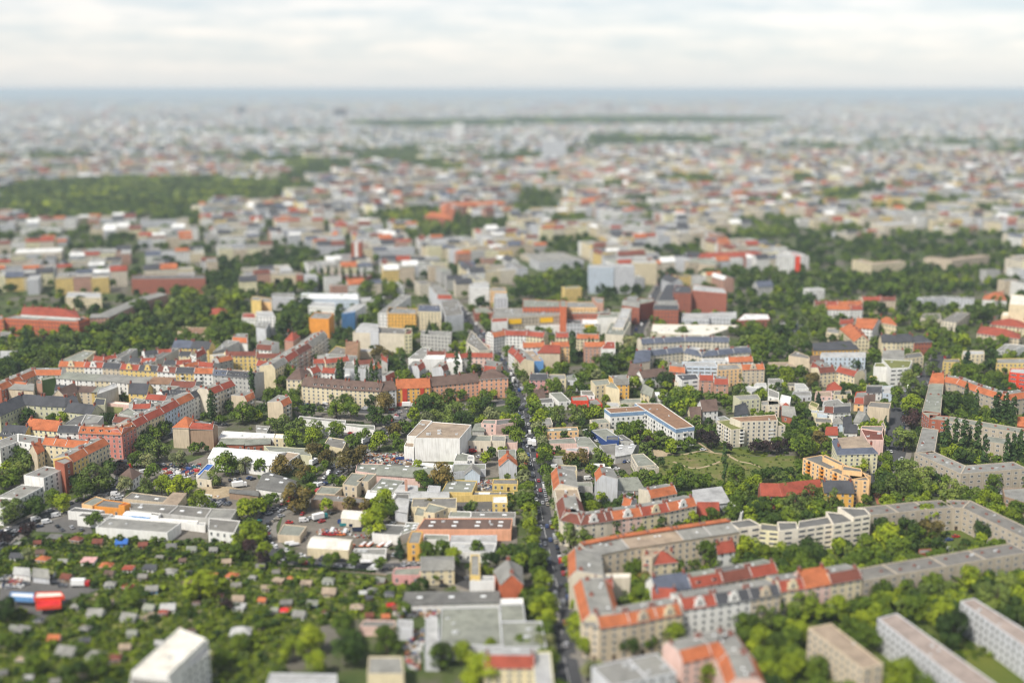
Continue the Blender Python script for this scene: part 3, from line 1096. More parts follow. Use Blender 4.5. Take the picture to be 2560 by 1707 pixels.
def smooth_line(P, n=5):
    out = []
    for i in range(len(P) - 1):
        p0 = P[max(i - 1, 0)]; p1 = P[i]; p2 = P[i + 1]; p3 = P[min(i + 2, len(P) - 1)]
        for k in range(n):
            t = k / n
            out.append(tuple(.5 * ((2 * p1[j]) + (-p0[j] + p2[j]) * t + (2 * p0[j] - 5 * p1[j] + 4 * p2[j] - p3[j]) * t * t + (-p0[j] + 3 * p1[j] - 3 * p2[j] + p3[j]) * t ** 3) for j in (0, 1)))
    out.append(P[-1])
    return out
def road(name, s, w, pave=3.0, mark=False, label=None):
    P = smooth_line(pts_(s, 0.0))
    LV['n'] += 1
    z = .012 + .0041 * LV['n']
    A, B = ribbon(P, w)
    m = ASPH()
    b = MB()
    for i in range(len(P) - 1):
        b.face([(*A[i], z), (*A[i + 1], z), (*B[i + 1], z), (*B[i], z)], m)
    o = b.build(name); tag(o, label, None, kind='structure')
    if pave:
        for sgn in (1, -1):
            A, B = ribbon(P, pave, sgn * (w / 2 + pave / 2))
            b = MB()
            zz = z + .13
            for i in range(len(P) - 1):
                b.face([(*A[i], zz), (*A[i + 1], zz), (*B[i + 1], zz), (*B[i], zz)], PAVE())
                for X in (A, B):
                    b.face([(*X[i], 0), (*X[i + 1], 0), (*X[i + 1], zz), (*X[i], zz)], plain('kerb', (.34, .33, .31)))
            o = b.build('pavement'); o['kind'] = 'structure'
    if mark:
        b = MB()
        wm = plain('road_paint', (.70, .70, .68), .8, .1)
        for off, dash in ((0, True),):
            A, B = ribbon(P, .18, off)
            acc = 0.0
            for i in range(len(P) - 1):
                L = dist(P[i], P[i + 1]); n = max(1, int(L / 3.0))
                for k in range(n):
                    if (int(acc / 3) % 2) == 0:
                        t0, t1 = k / n, (k + 1) / n
                        a0, a1, c0, c1 = lerp(A[i], A[i + 1], t0), lerp(A[i], A[i + 1], t1), lerp(B[i], B[i + 1], t0), lerp(B[i], B[i + 1], t1)
                        b.face([(*a0, z + .008), (*a1, z + .008), (*c1, z + .008), (*c0, z + .008)], wm)
                    acc += L / n
        o = b.build('road_markings'); o['kind'] = 'structure'
    ROADS.append((name, P, w))
    return P
# ------------------------------------------------------------ vehicles
CARC = {'w': ((.75, .75, .74), 'white'), 's': ((.42, .43, .45), 'silver'), 'k': ((.02, .021, .024), 'black'), 'g': ((.12, .125, .135), 'dark grey'),
        'b': ((.02, .06, .22), 'blue'), 'r': ((.48, .02, .02), 'red'), 'n': ((.02, .03, .07), 'navy'), 'e': ((.40, .36, .28), 'beige'), 't': ((.02, .22, .24), 'teal'),
        'o': ((.75, .18, .03), 'orange'), 'y': ((.7, .5, .03), 'yellow')}
def paint(k):
    key = 'paint_' + k
    if key not in MATS:
        m, nd, ln, b = nodes_mat(key, .3)
        b.inputs['Base Color'].default_value = rgb(CARC[k][0])
        b.inputs['Specular IOR Level'].default_value = .5
        b.inputs['Coat Weight'].default_value = .4
        MATS[key] = m
    return MATS[key]
def veh_mesh(kind, k):
    key = f'veh_{kind}_{k}'
    if key in SH: return SH[key]
    b = MB()
    p, g, ty = paint(k), glass_mat(), plain('tyre', (.02, .02, .02), .9)
    def hull(prof, w0, w1, mat, topmat=None):
        # prof: (x, z0, z1, halfwidth factor) stations along the car
        for (x0, a0, t0, h0), (x1, a1, t1, h1) in zip(prof, prof[1:]):
            A = [(x0, -h0, a0), (x0, h0, a0), (x0, h0, t0), (x0, -h0, t0)]
            B = [(x1, -h1, a1), (x1, h1, a1), (x1, h1, t1), (x1, -h1, t1)]
            for i in range(4):
                j = (i + 1) % 4
                b.face([A[i], B[i], B[j], A[j]], (topmat if (i == 2 and topmat) else mat))
        x, a, t, h = prof[0]; b.face([(x, h, a), (x, -h, a), (x, -h, t), (x, h, t)], mat)
        x, a, t, h = prof[-1]; b.face([(x, -h, a), (x, h, a), (x, h, t), (x, -h, t)], mat)
    if kind == 'car':
        hull([(-2.15, .4, .75, .72), (-1.95, .25, .88, .84), (-.6, .22, .92, .88), (1.0, .22, .90, .88), (1.95, .26, .80, .82), (2.12, .4, .66, .70)], 0, 0, p)
        hull([(-1.95, .86, .92, .74), (-1.25, .86, 1.40, .62), (.15, .86, 1.44, .62), (1.05, .86, .92, .72)], 0, 0, g)
        b.face([(-1.25, -.60, 1.452), (.15, -.60, 1.492 - .035), (.15, .60, 1.457), (-1.25, .60, 1.452)], p)
        for sx in (-1.3, 1.3):
            for sy in (-.86, .86):
                hull([(sx - .31, .15, .5, 0.0), (sx - .2, .03, .62, .0), (sx + .2, .03, .62, .0), (sx + .31, .15, .5, .0)], 0, 0, ty)
                b.box((sx, sy, .02), (.5, .12, .58), ty)
        for sy in (-.55, .55):
            b.box((2.0, sy, .52), (.2, .3, .16), plain('headlight', (.8, .8, .78), .2, .02))
            b.box((-2.1, sy, .58), (.1, .28, .14), plain('taillight', (.45, .02, .02), .3, .02))
    elif kind == 'van':
        hull([(-2.6, .35, 2.1, .9), (-2.4, .3, 2.3, .97), (1.1, .3, 2.3, .97), (1.75, .3, 1.35, .95), (2.5, .35, 1.05, .88)], 0, 0, p)
        b.face([(1.14, -.8, 2.24), (1.14, .8, 2.24), (1.75, .82, 1.42), (1.75, -.82, 1.42)], g)
        for sy in (-.985, .985):
            b.box((.75, sy, 1.35), (.9, .02, .7), g)
            for sx in (-1.6, 1.6): b.box((sx, sy, .02), (.62, .12, .66), ty)
    elif kind == 'truck':
        b.box((-1.2, 0, .95), (6.4, 2.5, 2.75), plain('truck_box', (.82, .82, .80), .5, .05), bottom=True)
        b.box((-.6, 0, .55), (7.8, 1.0, .4), ty, bottom=True)
        b.box((3.1, 0, .5), (1.9, 2.35, 2.2), p, bottom=True)
        b.box((4.03, 0, 1.55), (.08, 2.1, .9), g)
        for sx in (-3.4, -2.2, 2.9):
            for sy in (-1.1, 1.1): b.box((sx, sy, .02), (.95, .3, .95), ty)
    elif kind == 'skip':        # an open waste container
        for sy in (-1.1, 1.1): b.box((0, sy, .1), (5.2, .12, 1.5), p)
        for sx in (-2.6, 2.6): b.box((sx, 0, .1), (.12, 2.1, 1.5), p)
        b.box((0, 0, .1), (5.0, 2.0, .5), plain('rubble', (.25, .2, .16), .95, .3, 2.0))
    elif kind == 'trailer':
        b.box((0, 0, .6), (5.5, 2.2, .25), p, bottom=True)
        b.box((0, 0, .85), (4.6, 1.6, .5), plain('hull_white', (.7, .7, .7), .4))
        for sx in (-.6, .6):
            for sy in (-1.0, 1.0): b.box((sx, sy, .02), (.6, .2, .6), ty)
    me = b.build(key, link=False)
    SH[key] = me
    return me
VEH = []
def veh(x, y, rz, kind, k, place, hand=True):
    VEH.append(dict(x=x, y=y, rz=rz, kind=kind, k=k, place=place, hand=hand, d=depth(x, y)))
VK = {'c': 'car', 'v': 'van', 't': 'truck', 's': 'skip', 'r': 'trailer'}
def cars(s, ang, place):
    """s: 'x,y[kind][colour]' at ground level, ang: heading in degrees (0 = towards the right of the photograph)"""
    for tk in s.split():
        kd, co = 'c', 's'
        while tk[-1].isalpha():
            if tk[-1].isupper(): kd = tk[-1].lower()
            else: co = tk[-1]
            tk = tk[:-1]
        p = tk.split(',')
        x, y = unp(*full(float(p[0]), float(p[1])), 0.5)
        a = float(p[2]) if len(p) > 2 else ang
        veh(x, y, R(a), VK[kd], co, place)
def car_line(P, off, pitch, fill, place, seed, kinds='cccccccv', cols='ssskkggwwbrne', ang=0.0, t0=0.0, t1=1.0):
    g = random.Random(seed)
    L = [0.0]
    for i in range(len(P) - 1): L.append(L[-1] + dist(P[i], P[i + 1]))
    s = L[-1] * t0
    while s < L[-1] * t1:
        if g.random() < fill:
            i = max(j for j in range(len(P) - 1) if L[j] <= s)
            t = (s - L[i]) / max(L[i + 1] - L[i], 1e-6)
            p = lerp(P[i], P[i + 1], t)
            ex, ey = P[i + 1][0] - P[i][0], P[i + 1][1] - P[i][1]
            l = math.hypot(ex, ey)
            rz = math.atan2(ey, ex)
            if off > 0: rz += math.pi
            veh(p[0] - ey / l * off, p[1] + ex / l * off, rz + ang + g.uniform(-.02, .02), VK[g.choice(kinds)], g.choice(cols), place, False)
        s += pitch * g.uniform(.95, 1.25)
def lot(s, rows_ang, place, seed, fill=.85, pitch=2.6, rowgap=7.5, cols='ssskkggwwbrn', kinds='ccccccv'):
    """a car park: rows of cars filling the ground polygon"""
    P = pts_(s, 0.0)
    g = random.Random(seed)
    a = R(rows_ang); u, v = (math.cos(a), math.sin(a)), (-math.sin(a), math.cos(a))
    cx, cy = sum(p[0] for p in P) / len(P), sum(p[1] for p in P) / len(P)
    for j in range(-15, 16):
        for i in range(-40, 41):
            p = (cx + u[0] * i * pitch + v[0] * j * rowgap, cy + u[1] * i * pitch + v[1] * j * rowgap)
            if in_poly(p, P) and g.random() < fill:
                veh(p[0], p[1], a + math.pi / 2 + g.uniform(-.05, .05), VK[g.choice(kinds)], g.choice(cols), place, False)
# ------------------------------------------------------------ garden sheds
SHEDS = []
def sheds(s, place, hand=True):
    """x,y,width[wall-roof] : roof centre"""
    for tk in s.split():
        p, sp_ = tk.split('/')
        x, y, w = [float(v) for v in p.split(',')]
        wx, wy = unp(*full(x, y), 2.8)
        wm_ = w / ZS * depth(wx, wy, 2.8) / FPX
        SHEDS.append((wx, wy, max(3.0, wm_ * .85), sp_.split('-'), place))
def emit_shed(x, y, w, sp_, rz, tp):
    d = w * .72
    root = empty('garden_shed', (x, y, 0), rz)
    q = [(-w / 2, -d / 2), (w / 2, -d / 2), (w / 2, d / 2), (-w / 2, d / 2)]
    W, RM = MB(), MB()
    quad_shell(q, dict(wall=sp_[0], roof=sp_[1], type=tp, flags=''), 2.3, 0, W, RM, wall_mat(sp_[0]))
    W.build('wall', root); RM.build('roof', root)
    inst('window', window_mesh('two'), root, (-w * .22, -d / 2, .9), 0, (1.1, 1, .9))
    inst('door', door_mesh(), root, (w * .22, -d / 2, 0), 0, (.9, 1, 1.95))
    return root
WALL.update(ob=((.54, .15, .07), 'orange brick'), lb=((.52, .30, .22), 'pale brick'), nv=((.035, .075, .24), 'dark blue'), lo=((.86, .56, .28), 'light orange'),
            ol=((.60, .58, .40), 'olive cream'), gx=((.60, .61, .63), 'pale grey'), rp=((.72, .36, .34), 'rose pink'))
# ================= street rows, halls and houses; eaves and roof corners measured on the photograph =================
AH, HA, RH = 'apartment_house', 'warehouse', 'house'
# ---- left: dense quarter
Z(0, 985)
row(AH, '720,352 1118,370', 16.5, 13, 'pk:og:btn:d', '', label='pink five-storey corner house with orange mansard roof and dormers, rounded corner to the street')
row(AH, '1122,368 1250,300', 16.5, 13, 'pk:og:btn:d', '')
join(2, 'pink five-storey corner house with orange mansard roof and dormers above the parked cars')
row(AH, '225,312 525,338', 14, 12, 'py:og:g', '', label='pale yellow house with plain orange roof and long balconies, left of the pink corner house', fl=4)
row(AH, '525,345 718,352', 15, 12, 'wh:dk:bgy', '', label='white house with dark slate roof full of skylights beside the pink corner house', fl=5)
row(AH, '0,378 214,392', 11, 13, 'ye:dk:g:d', '', label='yellow schoolhouse with long dark slate roof at the left edge', fl=3)
row(AH, '0,500 165,440 350,468', 15, 13, 'wh:gy:f:C|wh:gy:f:C', '', whole=True, label='white angled apartment block with flat grey roof and red chimneys at left edge')
blk(AH, '340,548 405,512 345,478 270,508', 13, 'be:og:g', fl=4, label='narrow beige side house with bright orange roof among trees at left')
row(AH, '385,455 600,478', 16, 11, 'cr:og:b cr:og:b', 'behind the cream street row at left')
row(AH, '600,478 800,492', 16, 11, 'py:og:b', '', label='pale yellow back house with orange roof and white dormer near the pink corner house')
row(AH, '668,622 808,548 1000,450', 16, 13, 'ye:og:b|cr:og:b', 'below the pink corner house')
blk('stair_tower', '590,650 665,615 600,588 500,618', 18, 'rd:gy:f', fl=5, label='red brick corner tower with flat roof between white and ochre houses')
row(AH, '400,775 590,690', 13.5, 14, 'wh:gy:f:C', '', label='white apartment house with grey roof and red brick cornice beside the brick tower')
row(AH, '20,1055 175,970 400,852', 9.5, 14, 'wh:gy:f:C|wh:gy:f:C', '', whole=True, fl=3, label='low white row with grey roof and red brick attic at the left edge')
# roofs round the courts behind the pink house
blk(AH, '740,285 900,262 950,205 790,188', 15.5, 'gy:gy:f:vx', label='flat grey roofed back building behind the white slate-roofed house', fl=0)
blk(AH, '580,285 730,300 790,190 690,215', 15.5, 'gy:dg:f:x', label='grey-roofed side wing with dark light well behind the yellow house', fl=0)
row(AH, '1030,250 1240,270', 15.5, 9, 'gy:rb:bgg', '', label='court wing with red-brown roof and white skylights behind the pink corner house')
blk(AH, '1090,180 1210,210 1340,215 1180,130', 15.5, 'gy:gg:f:vx', label='flat green-grey roof between courts behind the pink corner house', fl=0)
Z(0, 690)
row(AH, '1250,1385 1355,1325 1508,1255 1648,1180 1780,1115 1905,1060', 16.5, 13, 'be:re:b|cr:re:b|pb:re:b|wh:og:b:c|wh:dk:b', 'in the long street row behind the pink house')
row(AH, '1935,1085 2160,998', 18, 13, 'ib:re:B:l ib:re:B:l', 'at the upper end of the long street row')
row(AH, '0,1285 230,1180 350,1188 600,1200 725,1180', 12, 14, 'ol:dk:g|ol:dk:g|ol:dk:g|ol:dk:g', '', whole=True, fl=3, label='long school building with steep dark slate roof and white triangular dormers')
row(AH, '590,1240 835,1268', 11, 12, 'ol:dk:g', '', fl=2, label='side wing of the slate-roofed school with cream gable end')
blk(AH, '850,1195 962,1185 972,1130 880,1122', 14, 'ol:dk:f:x', fl=0, label='plain cream gable block at the end of the slate-roofed school')
# top row facing the camera
row(AH, '535,826 770,833 940,838 1100,850 1270,862 1440,872 1610,885 1780,888 1950,893', 16.5, 13,
    'cr:og:b:q|wh:re:b:q|be:dk:b|ye:re:b:q|ye:dk:b:q|wh:rb:b:q|ye:dk:b:l|wh:og:b:l', 'in the colourful gabled row')
row(AH, '1952,905 2075,912 2335,935', 17, 14, 'gy:bs:btn:d|gy:dk:btn:d', '', whole=True, label='grey modern corner building with glass attic at the right end of the gabled row')
blk(AH, '545,785 760,790 880,695 770,685', 16.5, 'cr:gg:f:vx', fl=0, label='green-grey flat roof running back from the left end of the gabled row')
row(AH, '850,772 950,778 1080,758', 16, 9, 'ye:re:b', 'in the court behind the gabled row')
for a_, b_, k_ in (('955,835 1262,672', 'tg', 0), ('1010,825 1120,765', 'gy', 1), ('1335,830 1640,668', 'dg', 2), ('1660,860 1820,790', 'gy', 3)):
    row(AH, a_, 16.5, 7, f'gy:{b_}:f:xv', 'running back from the gabled row', fl=0)
row(AH, '1180,785 1290,790 1425,790', 16, 9, 'wh:dk:b|wh:re:b', 'in the middle court of the gabled row')
row(AH, '1330,725 1450,710 1575,705', 16, 9, 'wh:dk:b|wh:re:b', 'in the upper court of the gabled row')
row(AH, '1500,808 1615,812 1765,800', 16, 9, 'ye:dk:b|wh:re:b', 'in the right court of the gabled row')
row(AH, '1640,725 1745,728 1800,750 1895,700', 16, 9, 'cr:dk:b|wh:gy:f|gy:re:b', 'in the upper right court of the gabled row')
row(AH, '1700,850 1820,825 1950,840', 16, 9, 'cr:og:b|gy:re:b', 'in the court near the grey corner building')
row(AH, '1580,652 1745,660 1915,670', 15, 12, 'ye:bs:g|ye:dk:g', 'below the park trees')
# second row seen from the back
row(AH, '515,938 625,945 705,955', 15, 14, 'wh:gg:m|wh:gg:m', 'in the back-to-back row below the gabled row')
row(AH, '715,955 870,962 1005,965 1170,985 1345,985 1545,992', 15, 14, 'wh:gg:m|cr:gy:m|wh:gy:m|be:gy:m|wh:ru:m', 'in the grey-roofed row below the gables')
row(AH, '1560,1012 1790,1020', 15, 12, 'gy:rb:btg', '', label='house with red-brown roof at the right end of the grey-roofed row')
row(AH, '10,1045 215,955 330,905 560,905', 15, 11, 'rd:og:B be:og:B|be:og:B|wh:og:B', 'in the orange-roofed row at the left edge')
row(AH, '90,1000 235,1015', 14, 8, 'be:og:b', '', label='small orange roofed side wing by the left edge')
blk(AH, '75,1035 305,1052 315,1010 110,990', 14, 'be:gy:m:x', fl=0, label='building with wide blank beige firewall near the left edge')
blk(AH, '385,962 512,938 480,915 380,940', 14, 'gn:gg:f:x', fl=0, label='house with firewall covered in dark ivy')
blk(AH, '335,990 383,992 385,965 340,960', 14, 'lb:tg:f:x', fl=0, label='narrow brick stub beside the ivy covered wall')
blk(AH, '500,1048 612,1058 665,1000 520,996', 9, 'wh:dk:m', fl=2, label='small white back building with grey pitched roof below the ivy covered wall')
row(AH, '600,1112 715,1062 840,1068 980,1062', 12, 11, 'be:br:g|be:br:m|ye:gg:m', 'in the small court row left of the grey firewall')
blk(AH, '888,1092 1085,1022 1060,985 905,1040', 15, 'gy:lg:f:x', fl=0, label='building with huge blank grey firewall beside two court trees')
blk('wall_building', '985,1170 1190,1190 1200,1168 990,1150', 6, 'lp:iv:f:x', fl=0, label='long pale salmon blank wall block in the court')
blk(HA, '945,1248 1100,1256 1130,1220 985,1212', 6, 'be:mg:m', fl=1, label='beige outbuilding with dull green roof in the court')
blk(AH, '1180,1075 1345,1083 1402,1022 1210,1017', 12, 'ye:dk:g', fl=4, label='yellow back house with dark roof and open lower arches')
blk(AH, '1450,1058 1545,1070 1650,1016 1480,1006', 16, 'gy:gg:f:xv', fl=0, label='flat grey roof at the upper left of the long street block')
blk(AH, '1690,1082 1790,1100 1925,1030 1790,1012', 16.5, 'gy:gg:f:xv', fl=0, label='flat grey roof behind the dark mansard of the long street row')
row(AH, '1500,1098 1560,1082 1715,1090', 16, 8, 'wh:dk:b:d', '', whole=True, label='white court wing with black dormered roof inside the long street block')
row(AH, '1335,1125 1520,1140', 16, 9, 'wh:re:b', '', label='white court wing with red roof inside the long street block')
row(AH, '1215,1215 1385,1210', 16, 8, 'gy:re:b', '', label='grey court wing with red roof and roof garden inside the street block')
blk(AH, '1180,1175 1260,1190 1340,1140 1240,1120', 16, 'gy:gg:f:xv', fl=0, label='flat grey roof with skylights at the lower left of the street block')
blk(AH, '1390,1175 1490,1200 1640,1165 1530,1140', 16.5, 'gy:gg:f:xv', fl=0, label='flat grey roof in the middle of the long street row')
row(AH, '1960,745 2070,730 2350,728', 16, 9, 'cr:lg:f:x|ye:rb:b', 'in the courts left of the balcony street')
row(AH, '2010,790 2140,760', 15, 9, 'gy:og:b', '', label='court wing with orange roof left of the balcony street')
blk(AH, '1950,705 2080,660 2200,600 2080,590', 15, 'gy:gy:f:vx', fl=0, label='grey roofed strip below the white gabled houses')
blk(AH, '2130,600 2270,610 2275,540 2180,540', 14, 'wh:og:b', fl=0, label='white blank gabled house with orange roof edge near the park')
# brick school
row('school', '35,392 345,408 720,425', 16, 17, 'ob:gy:f|ob:gy:f', '', whole=True, fl=4)
blk('school', '722,425 822,398 760,370 690,395', 16, 'ob:gy:f', fl=4)
blk('school', '190,352 735,385 700,322 212,288', 18, 'wh:re:h', fl=0)
join(3, 'large orange brick school with red hipped roof behind its grey front roof')
blk('school', '-60,400 28,402 25,365 -60,362', 16, 'ob:gy:f', fl=4, label='orange brick school wing cut by the left edge')
row('school', '825,385 1000,378 1192,288 1370,215 1540,168', 13, 12, 'lb:gy:m|lb:gy:m|lb:gy:m|lb:gy:m', '', whole=True, fl=4, label='long pale brick wing climbing from the brick school towards the red office')
blk(AH, '600,200 930,205 925,155 620,148', 13, 'cr:lg:f', fl=4, label='cream block with flat grey roof behind the brick school')
blk('office_building', '1205,32 1885,28 1880,-5 1210,-3', 17, 'rd:dg:f', fl=5, label='long red office building with grey glazed middle behind the trees')
blk(HA, '0,555 95,540 100,515 0,515', 6, 'gy:gy:f', fl=1, label='low grey flat-roofed shed below the brick school at the left edge')
blk(HA, '0,760 150,720 165,690 0,690', 9, 'gy:lg:f:v', fl=2, label='grey flat-roofed building with rooftop boxes at the left edge')
blk(RH, '1925,362 2090,370 2085,305 1950,300', 5, 'be:re:h', fl=1, label='low red-roofed pavilion standing among park trees')
blk(HA, '1630,515 1905,555 1930,480 1665,470', 6, 'cr:ru:f', fl=2, label='low cream building with patchy planted roof in the park')
blk('office_building', '2220,385 2345,390 2340,345 2230,345', 8, 'wh:re:f:w', fl=2, label='small white building with dark window band by the yellow tower')
# ---- middle: A2
Z(640, 690)
blk(AH, '278,948 415,955 515,868 385,838', 15.5, 'cr:br:h', fl=5, label='cream corner house with brown hipped roof at the left end of the long terrace')
row(AH, '418,1003 505,1012', 13.5, 13, 'cr:br:g', '', label='cream house joining the corner house to the long terrace')
row(AH, '505,1012 810,1040', 13.5, 13, 'cr:br:g:d', '', label='long cream house of the terrace with white ribbon dormers')
row(AH, '810,1040 1142,1060', 13.5, 13, 'cr:br:g:d', '', label='cream terrace house with wide green-topped dormers')
row(AH, '1142,1058 1288,1040', 13.5, 13, 'wh:br:g', '', label='white terrace house squeezed beside the red and yellow one')
row(AH, '1290,1032 1598,1020', 13.5, 13, 'am:og:g', '', label='yellow terrace house with red stripes and bright orange roof')
row(AH, '1600,1010 2052,968', 13.5, 13, 'sa:br:g', '', label='long salmon terrace house with plain brown roof')
blk(AH, '2052,950 2315,935 2230,870 2080,880', 15.5, 'sa:br:h', fl=5, label='tall salmon corner house with brown roof by the main street')
row(AH, '175,850 290,785 390,720 510,650 655,542', 17, 13, 'cr:gy:b|cr:re:b:l|lp:rb:b:l|wh:gy:b:l', 'in the balcony street row')
row(AH, '0,748 230,748', 15.5, 9, 'ye:rb:b', '', label='yellow court wing with red-brown roof left of the balcony street row')
row(AH, '0,815 110,830 225,800', 15.5, 10, 'gy:re:bgg|gy:gg:f', 'in the lower courts left of the balcony street')
row(AH, '520,892 600,868', 15, 12, 'wh:re:b', '', label='white house with orange-red roof behind the cream corner house')
row(AH, '600,882 722,890', 15, 10, 'wh:re:b', '', label='white house with red roof behind the long terrace')
blk(AH, '640,935 860,935 855,895 660,880', 9, 'wh:wh:m', fl=3, label='low white house with white roof behind the long terrace')
row(AH, '525,800 640,795', 15, 9, 'gy:re:bgg', '', label='court wing with red roof at the left of the two court blocks')
row(AH, '640,800 858,772', 15, 9, 'cr:re:b', '', label='cream court house with red roof behind the poplars')
row(AH, '900,812 1085,800', 15, 9, 'wh:rb:b', '', label='white court house with dark red roof behind the poplars')
row(AH, '1070,862 1155,835', 15, 8, 'gy:og:b', '', label='grey gable house with orange roof behind the poplars')
blk(AH, '805,852 1075,862 1090,800 830,790', 14.5, 'gx:gy:f:x', fl=0, label='building with long blank grey firewall behind the poplars')
blk(AH, '560,735 830,745 930,735 640,715', 15, 'gy:gg:f:xv', fl=0, label='grey flat roof at the top of the two court blocks')
blk(AH, '1150,760 1205,790 1215,760 1160,745', 14, 'gy:re:b', fl=0, label='red roofed end house of the court blocks')
blk(AH, '655,722 818,728 835,665 735,645', 14, 'ye:tg:f', fl=4, label='stepped yellow house below the beige firewall')
blk(AH, '820,722 925,735 955,600 835,600', 14.5, 'lo:ru:g:l', fl=4, label='stepped orange house with brown roof left of the beige firewall')
blk(AH, '888,522 1362,535 1430,488 960,460', 17, 'ib:tg:f:xv', fl=0, label='building with the largest blank beige firewall in the middle of the town')
blk(HA, '940,695 1232,708 1240,682 960,665', 6, 'ib:lg:f:x', fl=0, label='low beige wall block at the foot of the largest firewall')
blk(HA, '915,500 1125,510 1110,440 1010,430', 19, 'gx:lg:v', fl=0, label='grey vaulted rooftop above the largest beige firewall')
blk(AH, '1365,540 1430,535 1432,482 1380,480', 17, 'py:rb:f', fl=5, label='pale yellow facade with windows right of the largest firewall')
blk(AH, '1397,760 1540,768 1600,665 1530,655', 15.5, 'wh:gy:f:xv', fl=0)
blk(AH, '1540,768 1728,765 1735,728 1560,730', 15.5, 'wh:wh:f:x', fl=0)
blk(AH, '1728,792 1893,798 1890,770 1735,755', 13, 'wh:wh:f:x', fl=0)
join(3, 'white building with stepped blank firewall behind two small gables')
row(AH, '1565,722 1738,722', 15.5, 8, 'wh:rb:b', '', label='white court wing with dark red roof above the stepped firewall')
row(AH, '1738,742 1830,742', 15, 8, 'wh:re:b', '', label='white court wing with bright red roof near the main street')
row(AH, '1880,752 1960,740 2175,745', 15, 9, 'wh:re:b|lp:re:b', 'in the court block beside the main street')
blk(AH, '1500,868 1556,830 1452,792 1397,840', 12.5, 'gx:re:b', fl=4, label='narrow grey gabled house with red slope behind the salmon terrace')
blk(AH, '1720,872 1770,848 1690,800 1618,862', 12.5, 'gx:rb:b', fl=4, label='second narrow grey gabled house nearer the tall poplars')
blk(HA, '1195,965 1278,922 1235,885 1150,925', 7, 'lg:re:b' if 'lg' in WALL else 'gx:re:b', fl=2, label='small grey house with red slope behind the long terrace')
blk(AH, '2090,868 2200,878 2262,808 2115,780', 14.5, 'be:re:b', fl=4, label='beige house with red roof edge behind the salmon corner house')
blk(AH, '1510,535 1790,555 1800,515 1520,500', 14, 'gy:gy:f', fl=4, label='long grey house behind a row of conical trees')
blk(AH, '1930,610 2050,690 2145,680 1975,500', 14, 'ib:tg:f:v', fl=4, label='ivory wedge-shaped house beside the main street')
blk(AH, '2040,650 2140,690 2150,640 2080,620', 10, 'lp:ru:f', fl=3, label='low pink house at the tip of the street wedge')
blk(AH, '1205,348 1472,352 1475,302 1215,292', 16, 'am:gy:f:w', fl=5)
blk(AH, '1120,345 1205,348 1420,185 1335,172', 16, 'wh:gy:f:v', fl=5)
join(2, 'amber and white building with angled flat roof in the middle distance')
blk('office_building', '1480,328 1697,334 1690,270 1495,262', 18, 'cr:bs:f', fl=6, label='square cream office block with blue-grey roof')
blk(AH, '1740,375 1905,355 1850,220 1690,232', 15.5, 'gx:tg:f:xv', fl=0, label='house with blank grey gable wall left of the main street')
blk(AH, '1665,205 1800,208 1680,90 1585,100', 15.5, 'gx:re:b', fl=0, label='grey house with red slope farther up the main street')
blk(AH, '2160,428 2310,418 2310,372 2170,372', 16.5, 'wh:re:f:x', fl=0, label='tall blank white gable house right of the main street')
blk('tower_block', '1955,112 2145,118 2140,82 1965,78', 20, 'wh:lg:f', fl=6, label='white block with blue base beside an orange one, up the main street')
blk('tower_block', '2150,140 2300,145 2290,110 2160,105', 18, 'lo:gy:f', fl=6, label='orange block beside the white and blue block')
blk('tower_block', '2182,205 2310,205 2300,162 2195,160', 24, 'gx:lg:f', fl=8, label='slim grey tower standing right of the main street')
blk(HA, '2010,345 2190,342 2120,285 1995,290', 8, 'rd:gg:f', fl=2, label='brick hall with pale green-grey roof below the slim tower')
blk('tower_block', '-45,225 45,230 45,195 -38,190', 19, 'ye:gy:f:x', fl=0, label='bright yellow tower wall above the park trees')
blk('tower_block', '48,240 140,245 135,205 50,202', 15, 'lo:gy:f:x', fl=0, label='orange block right beside the bright yellow tower')
blk(AH, '142,192 350,198 350,160 150,158', 14, 'gx:gy:f', fl=4, label='grey block right of the bright yellow tower')
blk('school', '400,208 945,218 932,165 420,160', 11, 'pb:wh:f:w', fl=3, label='long white and pale blue school with flat white roof')
blk(HA, '480,278 722,292 722,250 500,240', 8, 'wh:lg:f:v', fl=2, label='low white hall in front of the pale blue school')
blk(HA, '950,228 1190,218 1180,195 960,200', 8, 'wh:lg:f', fl=2, label='low hall with pale roof right of the blue school')
blk('tower_block', '0,375 178,382 150,328 0,328', 17, 'wh:lg:f', fl=6, label='white block with a column of red windows by the park')
blk(AH, '487,392 668,398 715,345 540,335', 19, 'og:gy:f:x', fl=0, label='orange tower house at the top of the balcony street')
blk(AH, '785,352 905,335 912,325 795,338', 17, 'bl:lg:f:x', fl=0)
blk(AH, '795,338 912,325 1010,262 900,262', 17, 'wh:lg:f', fl=5)
join(2, 'long white house whose gable wall is painted sky blue')
blk(AH, '262,592 340,602 405,552 330,512', 13, 'lb:re:h:x', fl=0, label='small brick house with red roof left of the balcony street')
blk(AH, '0,478 90,495 130,425 20,425', 13, 'gx:gy:f:vx', fl=0, label='grey house below the white block with red windows')
blk(AH, '0,668 140,678 212,622 90,595', 14, 'wh:rb:b', fl=4, label='white house with dark red-brown roof at the top of the left courts')
